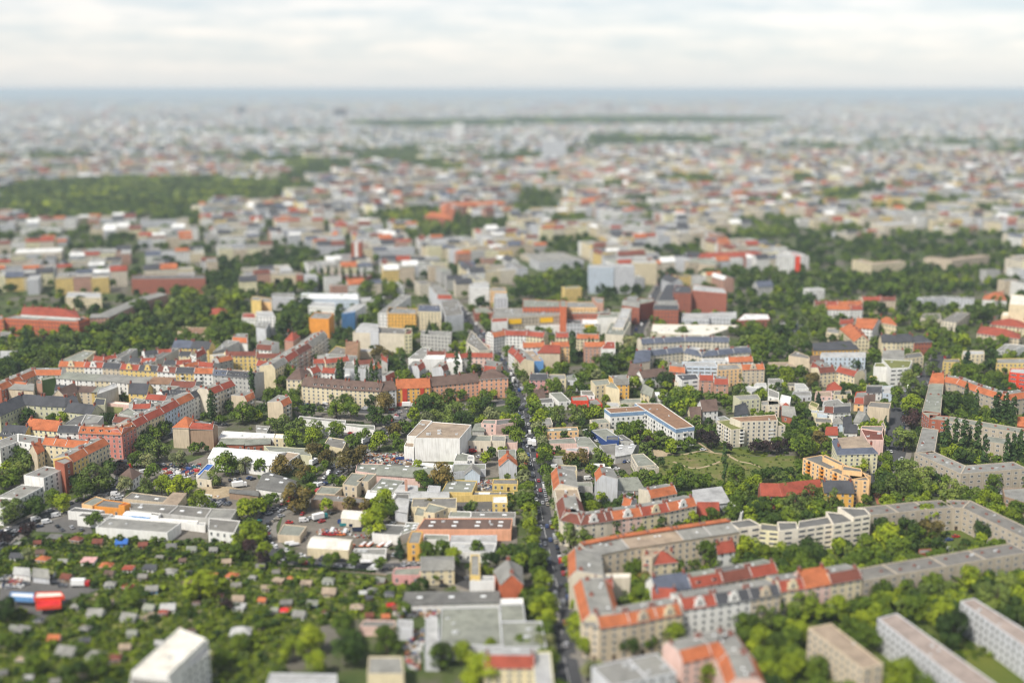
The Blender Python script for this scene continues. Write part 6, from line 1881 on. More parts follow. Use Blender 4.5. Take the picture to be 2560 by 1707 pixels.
# main street avenue and right of it
Z(1280, 985)
T('30,80,60 40,290,70 55,400,72 80,540,40 100,620,75b 30,470,1 170,140,68 200,320,68b 260,590,70 290,500,55 290,720,68 300,830,78w 150,1000,100 140,880,80 180,1140,75w 160,1190,55l 330,1000,50d 330,1160,60w 400,1200,65l 390,1300,50l 200,1290,75l 190,1370,60l 250,1500,90 450,1440,1 430,1540,55l')
T('100,1500,70d 30,1440,70d 570,1290,130w 520,1230,60 930,1220,115d 1130,1240,85w 1160,1190,50 1320,1190,100d 1510,1200,55d 1640,1160,80l 1830,1130,75 2020,1080,85 640,1380,1 280,190,55l 420,190,80w 600,190,85w 780,170,65l 530,600,62c 640,580,70c 810,560,50w 890,610,52l 1220,510,65w 1280,590,50 730,700,55l 840,1000,18k 870,1010,12k 740,1050,70l 690,970,60d 1340,790,60 1430,820,70 1210,760,55w 1550,810,60 1700,820,75 1780,790,60 1370,620,35d 1020,330,60 1100,310,55 1150,410,45l 1240,360,25d 1240,430,50u 1460,500,50l 1720,310,36u 1830,420,75u 1740,380,50u 1640,440,45 1800,260,40d 1700,240,45w 1955,630,34p 2060,760,90 2150,860,45d 1980,490,40u 2230,490,50u 2320,480,50u 2090,910,70l 2060,980,50 2330,740,60d 2240,740,50d 1490,40,60 1540,120,65l 1610,70,55 1400,20,55l 1720,130,1')
Z(1280, 1280)
T('250,480,90 280,640,100l 300,860,110l 350,990,90l 520,870,60l 530,1060,115l 470,690,70w 350,1060,70 1030,430,90w 1110,530,100 1220,620,70c 860,490,50d 955,740,52k 1040,770,70d 1200,770,110 1610,400,105 1770,400,130 1470,540,75l 2000,240,100 2160,340,110l 2310,380,80l 2040,420,70 100,1220,90 1080,1210,90d 1270,1190,60 1500,1140,120l 1780,1480,130l 1560,1568,60l 2090,1000,85 2200,1060,100 2320,960,120w 2300,1200,130l 2150,1150,100 2330,1350,120')
Z(1920, 985)
T('300,490,110 200,440,80 60,480,55u 140,460,50u 400,490,60l 470,420,75c 540,480,45 395,290,42d 300,160,68 310,340,55 470,60,28k 1080,270,30k 1090,440,55 1250,420,115w 1170,60,40 1330,110,90l 1320,230,85u 1080,610,75 885,640,70l 60,730,60d 130,720,50d 200,710,45d 1060,720,70l 1000,870,70d 1200,830,130w 1270,700,110w 1450,800,120w 1350,890,75 1300,980,50l 1640,800,60 1690,910,120w 1880,800,65 1890,910,55 2050,800,90 2200,760,75 2330,790,60 2020,990,100l 2080,1080,60l 2230,1130,80l 2290,1050,70 1630,550,55l 1630,400,45p 1720,380,42p 1800,390,45p 1925,400,42p 1850,420,25p 1780,560,65d 1880,580,50d 1990,550,42p 2190,540,38p 2250,520,36p 2310,500,40p 1690,100,95d 1830,90,70d 1910,120,30p 1820,20,26p 1980,60,50l 2100,130,55p 2180,150,45p 2250,180,40p 2030,200,60 1780,190,50 120,900,100w 250,1030,120w 380,930,100w 560,940,100w 480,1040,75 180,1130,80 60,1180,80d 330,880,60 10,960,60 -170,930,60 -40,1060,70 -130,1060,70d 1450,1130,110l 1620,1110,100 1740,1110,90d 1970,1180,55 1990,1250,95d 1490,1240,100c 1270,1260,110d 1100,1340,130l 900,1370,80 1220,1430,110 1040,1230,90d 1000,1450,60 1330,1370,55d 380,1400,80d 260,1500,100 120,1450,80l 780,1540,70')
Z(1920, 1280)
T('90,400,70 230,400,90d 310,470,80 430,380,90d 850,460,80 720,470,60 1790,340,50c 2050,530,50d 1030,740,115 1270,700,80 1500,660,100 1690,580,85 1850,600,100l 2180,680,140w 800,800,60d 320,860,130 540,800,70 60,900,100 640,900,110l 870,1010,100l 1110,830,90l 1320,900,110 1580,960,120l 1700,1090,170d 900,1150,120 2100,800,150w 2310,580,60 2320,960,90d 750,1050,90 1230,1530,160l 1380,1600,130 220,1430,120l 60,1250,130 200,1150,100 400,1450,70 2320,1200,40 1130,400,1')
# A2/A3/A4 upper trees
Z(640, 690)
T('560,770,45 470,770,50 500,740,40 130,930,90w 300,900,80 230,960,60 130,1100,70 200,1080,60 310,1110,70 430,1060,70 740,1070,65 830,1160,75 760,900,32p 790,890,30p 930,910,30p 1020,930,18p 1060,920,28p 1110,930,26p 1250,820,85d 1200,740,60c 1130,690,65c 1350,850,40p 1360,930,75 1240,870,50d 1840,830,32p 1960,790,26p 1920,840,40d 2000,840,50d 2050,850,40d 1930,850,30d 1715,900,55w 1580,915,22k 2110,770,45l 760,540,70d 750,380,30p 330,460,130d 410,260,70d 220,560,40 1440,500,48d 1570,590,42k 1640,620,25k 1685,610,25k 1830,590,48d 1820,640,40l 1940,660,60l 1430,620,50 1590,470,25k 1655,475,22k 1100,300,60 1000,410,60 1420,310,50l 2080,250,60d 1970,310,45 2110,450,50 2090,390,50 2230,590,62w 2280,690,50 2240,720,40 1750,480,50 1950,470,40 1540,1150,65d 1650,1130,60 1780,1110,70 1890,1090,45 2110,1110,60 430,510,60 530,40,80 300,100,70 120,120,60l 640,60,70 800,110,60 1240,140,80l 1030,130,80 1130,240,60 500,100,55')
Z(1280, 690)
T('85,850,75d 130,1060,75 0,790,40 560,660,42p 630,730,35u 710,650,17p 742,660,18p 680,690,45 870,720,60w 1080,620,80b 1080,700,60 900,800,90d 1000,790,70 720,880,70 450,850,70 320,880,45l 640,950,65 600,1020,55 380,1010,75 780,910,50b 900,880,60d 1120,980,60l 1190,950,38d 1270,980,45 1410,960,75d 1340,790,40d 1220,840,14k 1510,1100,80 1620,1080,70l 1700,1110,60 1820,1110,60w 1440,1180,60 1640,1180,55l 1920,1120,60 2100,1090,90w 2290,1090,50l 1950,930,55 2080,930,55 2130,900,50 1740,1075,20k 1010,1050,15k 1280,640,35 1480,600,50w 1560,520,55 1800,520,28 1880,510,28 2010,500,35 1300,540,35 1180,570,40 1330,400,55 1640,520,25 2220,500,90 2260,620,80 2130,620,70w 2060,680,50 2300,740,60 1720,750,45 1450,640,40 1850,630,60w 1700,620,50w 350,565,30 720,500,50l 2230,690,60 2240,930,22k 2290,950,22k 2090,780,35w')
Z(1920, 690)
T('360,650,50d 380,230,70d 480,350,80 120,520,80d 60,640,50 180,700,60d 430,420,75w 560,440,60 670,400,60 700,570,50 830,490,50 1000,480,60 940,300,80 1050,300,50d 1240,300,50d 1370,280,50 1500,440,90w 1520,530,60 1680,510,20k 1790,500,35 1700,290,50 1480,300,60 1950,360,100d 1780,600,70l 1720,700,60 1600,610,50 1540,660,50 1490,730,55 1640,700,45 960,740,70 980,610,60w 1240,630,60w 840,810,65d 790,830,60d 880,760,40 690,680,50 180,920,75l 40,890,60 310,890,60 400,960,75c 970,970,45 860,980,45 830,1050,30 1290,930,80w 1360,1030,95w 1190,1080,60 1370,870,42 1510,850,75w 1830,800,60k 2040,820,65d 1760,870,75 1880,900,90 2080,940,75 1940,960,60 2050,730,60d 2040,630,60 2230,730,60l 2150,590,50 750,1010,35l 690,1090,35k 750,1110,30d 460,1130,28k 410,1120,15k 230,1130,40 1160,1180,45 1300,1190,90l 1300,180,70 1100,120,70 2100,240,60 2030,470,1 2150,1060,35k 2190,1230,60d 2100,1180,1')
# woods filled in between the traced trees
Z(0, 690)
wood('0,560 650,470 900,440 1200,300 1500,250 1900,150 2300,130 2350,300 2100,420 2300,500 1900,640 1300,690 600,780 330,870 0,960', 13, 'rrrddlww', (3.5, 6.5), 3, 'park trees behind the dense quarter')
Z(640, 690)
wood('0,90 350,60 700,60 1000,70 1450,100 1300,180 900,150 300,140 0,180', 13, 'rrdwl', (3.5, 6), 4, 'tree belt behind the pale blue school')
wood('180,320 480,230 500,400 480,520 200,560', 13, 'rrd', (4, 6.5), 5, 'trees below the yellow tower')
Z(1280, 690)
wood('800,620 1150,600 1150,720 1080,860 900,900 640,900 780,780 960,700', 12, 'rrrdw', (3.5, 6), 6, 'trees behind the amber house')
wood('1990,200 2350,150 2350,700 2250,700 2080,600 1990,460 2080,420 2350,440 2000,380', 14, 'rrddw', (3.5, 6), 7, 'trees right of the brick offices')
wood('0,60 350,50 700,60 720,190 100,200 0,200', 14, 'rrd', (4, 6.5), 8, 'trees above the brick factory')
Z(1920, 690)
wood('0,60 700,20 1500,40 2350,60 2350,160 1900,150 1400,160 400,220 400,420 0,330', 14, 'rrddw', (4, 7), 9, 'long tree belt across the upper right')
wood('0,460 500,440 900,460 600,620 420,650 300,700 0,760', 13, 'rrdw', (3.5, 6), 10, 'trees around the car park')
wood('1000,440 1400,340 1750,320 1950,250 2300,330 2100,420 1900,480 1600,640 1300,480', 14, 'rrdw', (3.5, 6), 11, 'trees around the ivory angled block')
wood('1640,1010 2150,1150 2270,1250 2240,1370 1640,1260', 12, 'ddrrp', (3.5, 5.5), 12, 'court trees inside the orange-roofed estate')
Z(1920, 985)
wood('960,760 1500,760 1560,900 1400,990 950,960', 11, 'rrwl', (3.5, 6), 13, 'trees on the red paved square')
wood('1600,420 1950,430 2080,560 1900,640 1620,570', 10, 'ddr', (3, 5), 14, 'court trees of the estate')
Z(1920, 1280)
wood('-300,1000 100,850 700,850 1400,800 2400,650 2400,900 1750,850 1750,1150 1500,1200 1200,950 900,950 800,1080 1100,1350 600,1020 350,1050 350,1250 -200,1200', 10, 'rrdlw', (3.5, 6), 15, 'dense trees of the lower right')
wood('-350,1300 300,1350 700,1560 800,1800 -300,1800', 10, 'rrdl', (3.5, 6.5), 16, 'dense trees at the bottom edge')
Z(1280, 985)
wood('1370,720 1900,860 2000,900 1850,900 1500,860 1380,800', 9, 'rrl', (2.2, 3.6), 17, 'bushy trees at the lower edge of the meadow')
wood('1080,350 1180,340 1380,470 1480,540 1300,500', 9, 'rrlu', (1.6, 2.8), 18, 'garden trees beside the white flats')
Z(0, 985)
wood('0,620 240,500 320,700 240,760 150,850 0,930', 11, 'rrdw', (3.5, 6), 19, 'trees at the left edge')
# ================= ground cover =================
def scatter_bushes():
    g = random.Random(31)
    out = []
    xs, ys = [p[0] for p in ALLOT], [p[1] for p in ALLOT]
    for _ in range(24000):
        p = (g.uniform(min(xs), max(xs)), g.uniform(min(ys), max(ys)))
        if not in_poly(p, ALLOT): continue
        big = g.random() < .045
        r = g.uniform(1.7, 2.8) if big else g.uniform(.4, 1.15)
        out.append((p[0], p[1], r, r * g.uniform(.9, 1.6), g.choice('rrllllldwwb' if not big else 'rrllddw')))
    return out
bushes(scatter_bushes(), 'allotment_bushes', 'dense bushes, beds and fruit bushes covering the allotment gardens')
def hedge_line(x0, y0, s, k='d', r=1.0, h=1.7):
    Z(x0, y0)
    P = pts_(s, 0)
    out = []
    for i in range(len(P) - 1):
        n = max(1, int(dist(P[i], P[i + 1]) / (r * 1.1)))
        for j in range(n):
            p = lerp(P[i], P[i + 1], j / n)
            out.append((p[0], p[1], r, h, k))
    return out
H_ = []
for a_ in ((0, 1280, '150,280 850,335 1200,378 1700,410 2250,465'), (0, 1280, '60,370 230,300 800,365 1200,405 1700,440 2250,500'), (640, 1280, '0,500 500,515 1100,560'), (0, 985, '210,1360 860,1420'), (640, 985, '830,265 1000,275'), (1280, 985, '330,480 620,470'), (1280, 985, '1430,520 1520,560')):
    H_ += hedge_line(*a_)
g_ = random.Random(77)
def scat(x0, y0, s, n, ks, r0=.5, r1=1.5):
    Z(x0, y0)
    P = pts_(s, 0)
    xs, ys = [p[0] for p in P], [p[1] for p in P]
    out = []
    while len(out) < n:
        p = (g_.uniform(min(xs), max(xs)), g_.uniform(min(ys), max(ys)))
        if in_poly(p, P): r = g_.uniform(r0, r1); out.append((p[0], p[1], r, r * g_.uniform(.7, 1.4), g_.choice(ks)))
    return out
H_ += scat(1280, 985, '1310,620 1560,545 2010,560 2700,560 2760,640 2300,860 1900,880 1350,740', 260, 'rlw', .4, 1.1)
H_ += scat(1280, 985, '1080,350 1200,330 1500,540 1260,500', 220, 'rrdlu', .6, 1.6)
H_ += scat(1920, 1280, '0,900 1500,760 2400,640 2400,1250 1500,1500 0,1600', 900, 'rrdl', .6, 2.0)
H_ += scat(0, 690, '0,600 900,450 1400,330 2350,300 2350,560 1500,660 300,860 0,960', 900, 'rrdw', .8, 2.4)
bushes(H_, 'hedge_plants', 'clipped hedges and wild bushes along paths, meadow and under trees')

# small trees and bushes of yards and courts between the traced ones
def fill_gaps():
    g = random.Random(404)
    cell = {}
    for b in BLD:
        for q in b['quads']:
            cx, cy = sum(p[0] for p in q) / 4, sum(p[1] for p in q) / 4
            r = max(dist((cx, cy), p) for p in q)
            qo = inset_quad(q, -3.0)
            for i in range(int((cx - r) // 30), int((cx + r) // 30) + 1):
                for j in range(int((cy - r) // 30), int((cy + r) // 30) + 1): cell.setdefault((i, j), []).append(qo)
    skip = [P for n, P in PATCHES if n in ('yard', 'car_park', 'meadow', 'allotment_ground', 'forecourt', 'paving', 'path', 'playground', 'road_junction')]
    rc = {}
    for n, P, w in ROADS:
        for i in range(len(P) - 1):
            m = max(1, int(dist(P[i], P[i + 1]) / 6))
            for k in range(m):
                p = lerp(P[i], P[i + 1], k / m)
                rc.setdefault((int(p[0] // 20), int(p[1] // 20)), []).append((p, w / 2 + 1.5))
    n = 0
    bush = []
    for _ in range(15000):
        fx, fy = g.uniform(-20, 2580), g.uniform(745, 1560)
        p = unp(fx, fy, 0)
        if any(in_poly(p, q) for q in cell.get((int(p[0] // 30), int(p[1] // 30)), ())): continue
        if any(in_poly(p, P) for P in skip): continue
        k = (int(p[0] // 20), int(p[1] // 20))
        if any(dist(p, q) < w for i in (-1, 0, 1) for j in (-1, 0, 1) for q, w in rc.get((k[0] + i, k[1] + j), ())): continue
        dens = 1.0 if fx > 1300 or fy < 1000 else .14
        if g.random() > dens: continue
        if g.random() < .38:
            add_tree(p[0], p[1], g.uniform(2.2, 4.3), g.choice('rrrddlwl'), None, False, 'court')
            n += 1
        else:
            r = g.uniform(.7, 1.8)
            bush.append((p[0], p[1], r, r * g.uniform(.8, 1.4), g.choice('rrdlw')))
    print('FILL', n, len(bush))
    bushes(bush, 'court_shrubs', 'shrubs and garden plants in courts and between houses')
fill_gaps()

# the carriageway of the main street stays open between its trees
def clear_street():
    P = P_MAIN
    out = []
    for t in TREES:
        best, bi, bt = 1e9, 0, 0
        for i in range(len(P) - 1):
            a, b = P[i], P[i + 1]
            L2 = (b[0] - a[0]) ** 2 + (b[1] - a[1]) ** 2
            u = max(0, min(1, ((t['x'] - a[0]) * (b[0] - a[0]) + (t['y'] - a[1]) * (b[1] - a[1])) / max(L2, 1e-6)))
            q = lerp(a, b, u)
            d = dist((t['x'], t['y']), q)
            if d < best: best, bi, bt = d, q, (b[0] - a[0], b[1] - a[1])
        if best < 16:
            far = t['y'] > 950
            if not t['hand'] and best < (15 if far else 12): continue
            l = math.hypot(*bt)
            n = (-bt[1] / l, bt[0] / l)
            s = 1 if (t['x'] - bi[0]) * n[0] + (t['y'] - bi[1]) * n[1] > 0 else -1
            want = max(best, 9.0 if far else 7.0)
            t['x'], t['y'] = bi[0] + n[0] * s * want, bi[1] + n[1] * s * want
            if KIND[t['k']][2] in ('round', 'loose'):
                t['r'] = min(t['r'], want - (3 if far else .9))
        out.append(t)
    TREES[:] = out

g_ = random.Random(99)
acc = 0.0
for i in range(len(P_MAIN) - 1):
    a, b = P_MAIN[i], P_MAIN[i + 1]
    l = dist(a, b)
    if l < .1 or b[1] > 950: continue
    n = (-(b[1] - a[1]) / l, (b[0] - a[0]) / l)
    acc += l
    while acc > 8.5:
        acc -= 8.5
        for s_ in (1, -1):
            if g_.random() < .8:
                o_ = g_.uniform(7.3, 8.8) * s_
                x_, y_ = b[0] + n[0] * o_, b[1] + n[1] * o_
                if not any(abs(t['x'] - x_) < 6 and abs(t['y'] - y_) < 6 and t['hand'] for t in TREES): add_tree(x_, y_, g_.uniform(3.6, 5.6), g_.choice('rrlbrd'), None, True, 'avenue')
# ================= ground sheet =================
gb = MB()
gm, nd, ln, bs = nodes_mat('ground_soil', .95)
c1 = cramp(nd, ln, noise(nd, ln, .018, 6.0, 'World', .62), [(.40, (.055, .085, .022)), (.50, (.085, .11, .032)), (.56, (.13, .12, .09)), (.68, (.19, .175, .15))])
c2 = cramp(nd, ln, noise(nd, ln, .00045, 5.0, 'World', .6), [(.42, (.08, .12, .09)), (.5, (.20, .23, .22)), (.62, (.33, .36, .38))])  # far ground: distance haze put into the colour, paler and bluer
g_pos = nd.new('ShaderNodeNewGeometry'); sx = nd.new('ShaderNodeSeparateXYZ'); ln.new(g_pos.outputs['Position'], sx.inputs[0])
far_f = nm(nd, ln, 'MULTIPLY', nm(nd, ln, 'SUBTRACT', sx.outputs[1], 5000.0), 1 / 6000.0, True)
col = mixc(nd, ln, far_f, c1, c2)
col = mixc(nd, ln, 1.0, col, cramp(nd, ln, noise(nd, ln, .5, 4.0, 'World'), [(.3, (.75, .75, .75)), (.7, (1.2, 1.2, 1.2))]), 'MULTIPLY')
ln.new(col, bs.inputs['Base Color'])
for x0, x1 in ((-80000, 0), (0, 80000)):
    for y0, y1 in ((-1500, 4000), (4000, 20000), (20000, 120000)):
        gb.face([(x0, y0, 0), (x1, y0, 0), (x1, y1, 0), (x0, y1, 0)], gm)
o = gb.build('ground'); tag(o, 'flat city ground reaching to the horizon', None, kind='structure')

# ================= the town beyond: woods and blocks =================
FOREST = []
GREEN_ZONE = [unp(1280 + a / 1.8375, 200 + b / 1.8375) for a, b in ((700, 960), (700, 700), (1100, 660), (1500, 700), (2352, 720), (2352, 960))]
def forest(x0, y0, s, spacing, kinds='rrddw', r=(5, 8), seed=1, sc=1.8375):
    Z(x0, y0, sc)
    FOREST.append(pts_(s, 0))
    wood(s, spacing, kinds, r, seed, 'far wood')
forest(0, 200, '0,492 250,475 600,458 1000,465 1330,485 1500,500 1250,545 1000,560 900,610 680,610 620,650 250,655 0,625', 15, 'dddrdw', (5, 10), 21)
forest(0, 200, '1270,385 1480,378 1620,390 1560,440 1400,480 1290,470', 18, 'ddrd', (7, 10), 22)
forest(0, 200, '700,610 900,620 930,670 700,685', 15, 'ddr', (5, 8), 23)
forest(0, 200, '1640,630 1960,600 2060,640 2352,660 2352,720 2040,730 1900,680', 15, 'ddr', (5, 8), 24)
forest(0, 200, '1180,830 1380,760 1480,830 1650,780 1480,880 1050,900 1010,830 1100,850', 13, 'ddr', (4.5, 7), 25)
forest(0, 200, '940,900 1100,880 1120,960 1000,1000 900,960', 12, 'ddr', (4, 6.5), 26)
forest(1280, 200, '350,262 950,270 900,305 350,315', 26, 'dd', (9, 13), 27)
forest(1280, 200, '0,182 700,176 1250,186 1200,205 600,212 0,216', 40, 'dd', (12, 18), 28)
forest(0, 200, '1600,200 2352,190 2352,225 1700,225', 38, 'dd', (12, 18), 29)
forest(1280, 200, '680,452 980,440 990,485 680,492', 18, 'dd', (6, 9), 30)
forest(1280, 200, '1420,530 1700,490 1720,510 1560,585 1420,592', 17, 'dd', (6, 9), 31)
forest(1280, 200, '700,905 1000,890 1300,870 1600,910 1850,870 2352,800 2352,870 1850,960 1500,960 1000,940 690,960', 13, 'rddrw', (4.5, 7), 32)
forest(1280, 200, '20,930 330,870 360,960 330,1010 0,1010', 12, 'ddr', (4, 6.5), 33)
forest(1280, 200, '0,510 180,520 200,600 20,640', 18, 'ddr', (5, 8), 34)
forest(0, 200, '2070,870 2200,850 2230,900 2080,910', 12, 'ddr', (4, 6.5), 35)
forest(0, 200, '700,850 860,860 900,890 720,890', 13, 'ddr', (4, 6.5), 36)
forest(0, 200, '0,365 200,350 420,362 430,380 0,385', 22, 'rd', (7, 10), 41)
forest(0, 200, '1830,385 2050,375 2120,420 2050,440 1900,410', 19, 'rdr', (6, 9), 42)
forest(1280, 200, '960,730 1180,690 1250,720 1130,760 950,760', 15, 'rdr', (5, 8), 43)
forest(0, 200, '980,385 1180,370 1200,395 1000,400', 22, 'rd', (7, 10), 44)
forest(1280, 200, '1050,375 1350,368 1360,385 1060,392', 22, 'rd', (7, 10), 45)
Z(0, 0, 1.0)
HANDC = [q_ for b in BLD for qd in b['quads'] for q_ in (qd + [b['c']])]
cellh = {}
for p in HANDC: cellh.setdefault((int(p[0] // 40), int(p[1] // 40)), []).append(p)
cellt = {}
for t in TREES: cellt.setdefault((int(t['x'] // 20), int(t['y'] // 20)), []).append((t['x'], t['y']))
RP = [p for nme, P, w in ROADS for p in P]
def near(cell, size, p, r):
    k = (int(p[0] // size), int(p[1] // size))
    n = int(r // size) + 1
    for i in range(-n, n + 1):
        for j in range(-n, n + 1):
            for q in cell.get((k[0] + i, k[1] + j), ()):
                if abs(q[0] - p[0]) < r and abs(q[1] - p[1]) < r: return True
    return False
def taken(p, r=32):
    if any(in_poly(p, F) for F in FOREST): return True
    if near(cellh, 40, p, r): return True
    if near(cellt, 20, p, 9): return True
    if p[1] < 2600 and any(dist(p, q) < 20 for q in RP): return True
    return False
PALW = ['cr', 'wh', 'be', 'ye', 'gy', 'gx', 'ib', 'ib', 'wh', 'py', 'lb', 'wh', 'gx', 'gx']
PALR = ['og', 're', 'rb', 'gy', 'gg', 'tg', 'dk', 'gy', 'lg', 'dg', 'lg', 'dk', 'gy', 'lg', 'wh', 'bs', 'gg', 'gg', 'dg', 'lg']
FARB = []
def far_house(q, z, w, r, tp, fl):
    FARB.append(reg(AH, [q], z, [dict(wall=w, roof=r, type=tp, flags='', w=1, ends=(True, True))], '', fl, 'building', None, None, 0.0, False))
gf = random.Random(5)
def town():
    ang = R(17)
    u, v = (math.cos(ang), math.sin(ang)), (-math.sin(ang), math.cos(ang))
    bw, bh = 96.0, 74.0
    u0, v0 = u, v
    for j in range(-10, 165):
        for i in range(-110, 110):
            jx = (j % 3) * 11
            cx, cy = u0[0] * (i * bw + jx) + v0[0] * j * bh, u0[1] * (i * bw + jx) + v0[1] * j * bh
            if cy < 1150 or cy > 11500: continue
            if abs(cx) > cy * .47 + 60: continue
            px, py = prj(cx, cy, 0)
            if py > 752: continue
            if cy > 5200 and gf.random() < .22: continue
            d = cy
            hz = gf.uniform(13.5, 19) if gf.random() < .85 else gf.uniform(7, 12)
            kind = gf.random()
            sm = math.sin(cx * .0023 + cy * .0007) + math.sin(cy * .0031 + 1 - cx * .0006) + math.sin(cx * .0011 - cy * .0013)
            if sm > 1.35 and cy > 3300 and gf.random() < .75: kind = .2
            L, D = bw - 19, bh - 17
            if any(in_poly((cx, cy), F) for F in FOREST): continue
            if cy > 2000:
                da = math.sin(cx // 800 * 2.3 + cy // 900 * 1.7) * .38
                u, v = (math.cos(ang + da), math.sin(ang + da)), (-math.sin(ang + da), math.cos(ang + da))
            else: u, v = u0, v0
            def pt(a, b): return (cx + u[0] * a + v[0] * b, cy + u[1] * a + v[1] * b)
            if kind < .08 and not in_poly((cx, cy), GREEN_ZONE):      # a hall or a big flat roof
                if taken((cx, cy), 45): continue
                q = [pt(-L * .4, -D * .35), pt(L * .4, -D * .35), pt(L * .4, D * .35), pt(-L * .4, D * .35)]
                far_house(q, gf.uniform(6, 13), gf.choice(['wh', 'gx', 'ib', 'rd']), gf.choice(['wh', 'lg', 'gg', 'gy', 'lg']), 'f', 3)
                continue
            if (kind < .27 and cy < 7000) or (kind < .55 and in_poly((cx, cy), GREEN_ZONE)):      # green square
                for _ in range(18):
                    p = pt(gf.uniform(-L / 2, L / 2), gf.uniform(-D / 2, D / 2))
                    if not taken(p, 18): add_tree(p[0], p[1], gf.uniform(4, 7), gf.choice('rrdd'), None, False, 'trees of the far town')
                continue
            dep = 12.5
            sides = [((-L / 2, -D / 2), (L / 2, -D / 2), (0, 1)), ((-L / 2, D / 2 - dep), (L / 2, D / 2 - dep), (0, 1)),
                     ((-L / 2, -D / 2 + dep), (-L / 2, D / 2 - dep), (1, 0)), ((L / 2 - dep, -D / 2 + dep), (L / 2 - dep, D / 2 - dep), (1, 0))]
            for si, (a, b, nn) in enumerate(sides):
                if gf.random() < .12: continue
                ln_ = abs(b[0] - a[0]) + abs(b[1] - a[1])
                n = 2 if d > 4200 else max(1, int(ln_ / (20 if d > 2200 else 17)))
                for k in range(n):
                    t0, t1 = k / n, (k + 1) / n
                    A, B = lerp(a, b, t0), lerp(a, b, t1)
                    C_, D_ = (B[0] + nn[0] * dep, B[1] + nn[1] * dep), (A[0] + nn[0] * dep, A[1] + nn[1] * dep)
                    q = [pt(*A), pt(*B), pt(*C_), pt(*D_)]
                    mid = pt((A[0] + C_[0]) / 2, (A[1] + C_[1]) / 2)
                    if cy < 2400 and taken(mid, 24): continue
                    rr_ = gf.choice(PALR)
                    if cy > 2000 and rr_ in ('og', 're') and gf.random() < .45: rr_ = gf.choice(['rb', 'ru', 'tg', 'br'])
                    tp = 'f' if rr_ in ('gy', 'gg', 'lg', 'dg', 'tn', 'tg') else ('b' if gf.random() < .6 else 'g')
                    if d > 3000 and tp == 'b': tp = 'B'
                    if cy > 4500 and gf.random() < .6: rr_ = gf.choice(['lg', 'gx' if 'gx' in ROOF else 'lg', 'wh', 'gy', 'bs', 'iv', 'lg'])  # pale roofs far off: part of the haze is put into their colour
                    far_house(q, hz + gf.uniform(-1.2, 1.2), gf.choice(PALW if cy < 4000 else ['wh', 'gx', 'ib', 'pb', 'gx', 'wh', 'cr']), rr_, tp, 5)  # far walls likewise take pale tones that stand in for haze
            for _ in range(9 if d < 2600 else (6 if d < 5000 else 2)):
                p = pt(gf.uniform(-L / 2 + dep + 3, L / 2 - dep - 3), gf.uniform(-D / 2 + dep + 3, D / 2 - dep - 3)) if gf.random() < .5 else pt(gf.uniform(-L / 2, L / 2), -D / 2 - 8)
                if cy > 2400 or not taken(p, 12): add_tree(p[0], p[1], gf.uniform(3.5, 6.5) * (1 if d < 4000 else 1.7), gf.choice('rrdd'), None, False, 'trees of the far town')
    # farther still: coarser blocks
    for _ in range(2600):
        cy = 11500 * (1 + gf.random() ** 1.3 * 2.6)
        cx = gf.uniform(-1, 1) * (cy * .47)
        w, dd = gf.uniform(60, 260), gf.uniform(25, 90)
        q = [(cx - w / 2, cy - dd / 2), (cx + w / 2, cy - dd / 2), (cx + w / 2, cy + dd / 2), (cx - w / 2, cy + dd / 2)]
        far_house(q, gf.uniform(10, 26), gf.choice(['wh', 'ib', 'gx', 'be', 'cr', 'lb']), gf.choice(PALR), 'f', 5)
town()
# landmark buildings far away: (x, y of the foot in the photograph, width px, height m, colours, label)
def lm(x, y, w, h, spec, label, name='tower_block', dep=22, fl=10):
    X, Y = unp(x, y, 0)
    wm_ = w * depth(X, Y) / FPX
    q = [(X - wm_ / 2, Y), (X + wm_ / 2, Y), (X + wm_ / 2, Y + dep), (X - wm_ / 2, Y + dep)]
    d = reg(name, [q], h, [dict(parse(spec), ends=(True, True))], '', fl, 'building', None, label)
    d['far'] = True
for a in (
          (1503, 734, 62, 30, 'pb:lg:f', 'pale blue and white tower block beyond the brick factory'),
          (1560, 734, 50, 31, 'gx:lg:f', 'grey striped tower block right beside the pale blue one'),
          (1612, 712, 60, 26, 'cr:lg:f', 'cream block behind the blue and white slab'),
          
          (1146, 352, 28, 78, 'wh:lg:f', 'slim white tower far off above the roofs, left of centre'),
          (1385, 400, 62, 62, 'gx:lg:f', 'broad grey slab tower far off right of centre'),
          (604, 290, 20, 75, 'dk:dk:f', 'dark tower on the hazy skyline, left one'),
          (850, 298, 30, 80, 'dk:dk:f', 'darker broad tower on the hazy skyline'),
          (1598, 240, 8, 160, 'gx:dk:f', 'faint thin tower on the horizon'), (1523, 282, 14, 60, 'dk:dk:f', 'small dark tower on the right skyline'),
          (335, 326, 14, 62, 'be:lg:f', 'tall ochre tower far left on the skyline'), (146, 325, 22, 62, 'wh:lg:f', 'pale tower near the left skyline'),
          (2390, 385, 70, 30, 'wh:wh:f', 'bright white building far off at right'), (1795, 575, 36, 22, 'ib:lg:f', 'ivory block far off above the roofs'),
          (1320, 580, 60, 22, 'cr:tg:f', 'pale cream block in the blurred distance right of centre')):
    lm(*a)
lm(1967, 693, 38, 26, 'wh:lg:f', ''); lm(1992, 693, 13, 26, 'vr:lg:f:x', ''); join(2, 'white tower block with bright red side standing above the tree belt')
lm(884, 672, 8, 34, 'rd:lg:f:x', ''); lm(892, 672, 7, 34, 'wh:lg:f:x', ''); lm(900, 672, 8, 34, 'rd:lg:f:x', ''); join(3, 'slim red and white striped tower in the blurred middle distance')
Z(0, 0, 1)
row('factory_building', '1062,540 1130,548 1140,515 1260,512', 14, 30, 'rd:og:g|rd:og:g|rd:og:g', '', whole=True, fl=4, label='long building with vivid orange roof in the blurred centre')
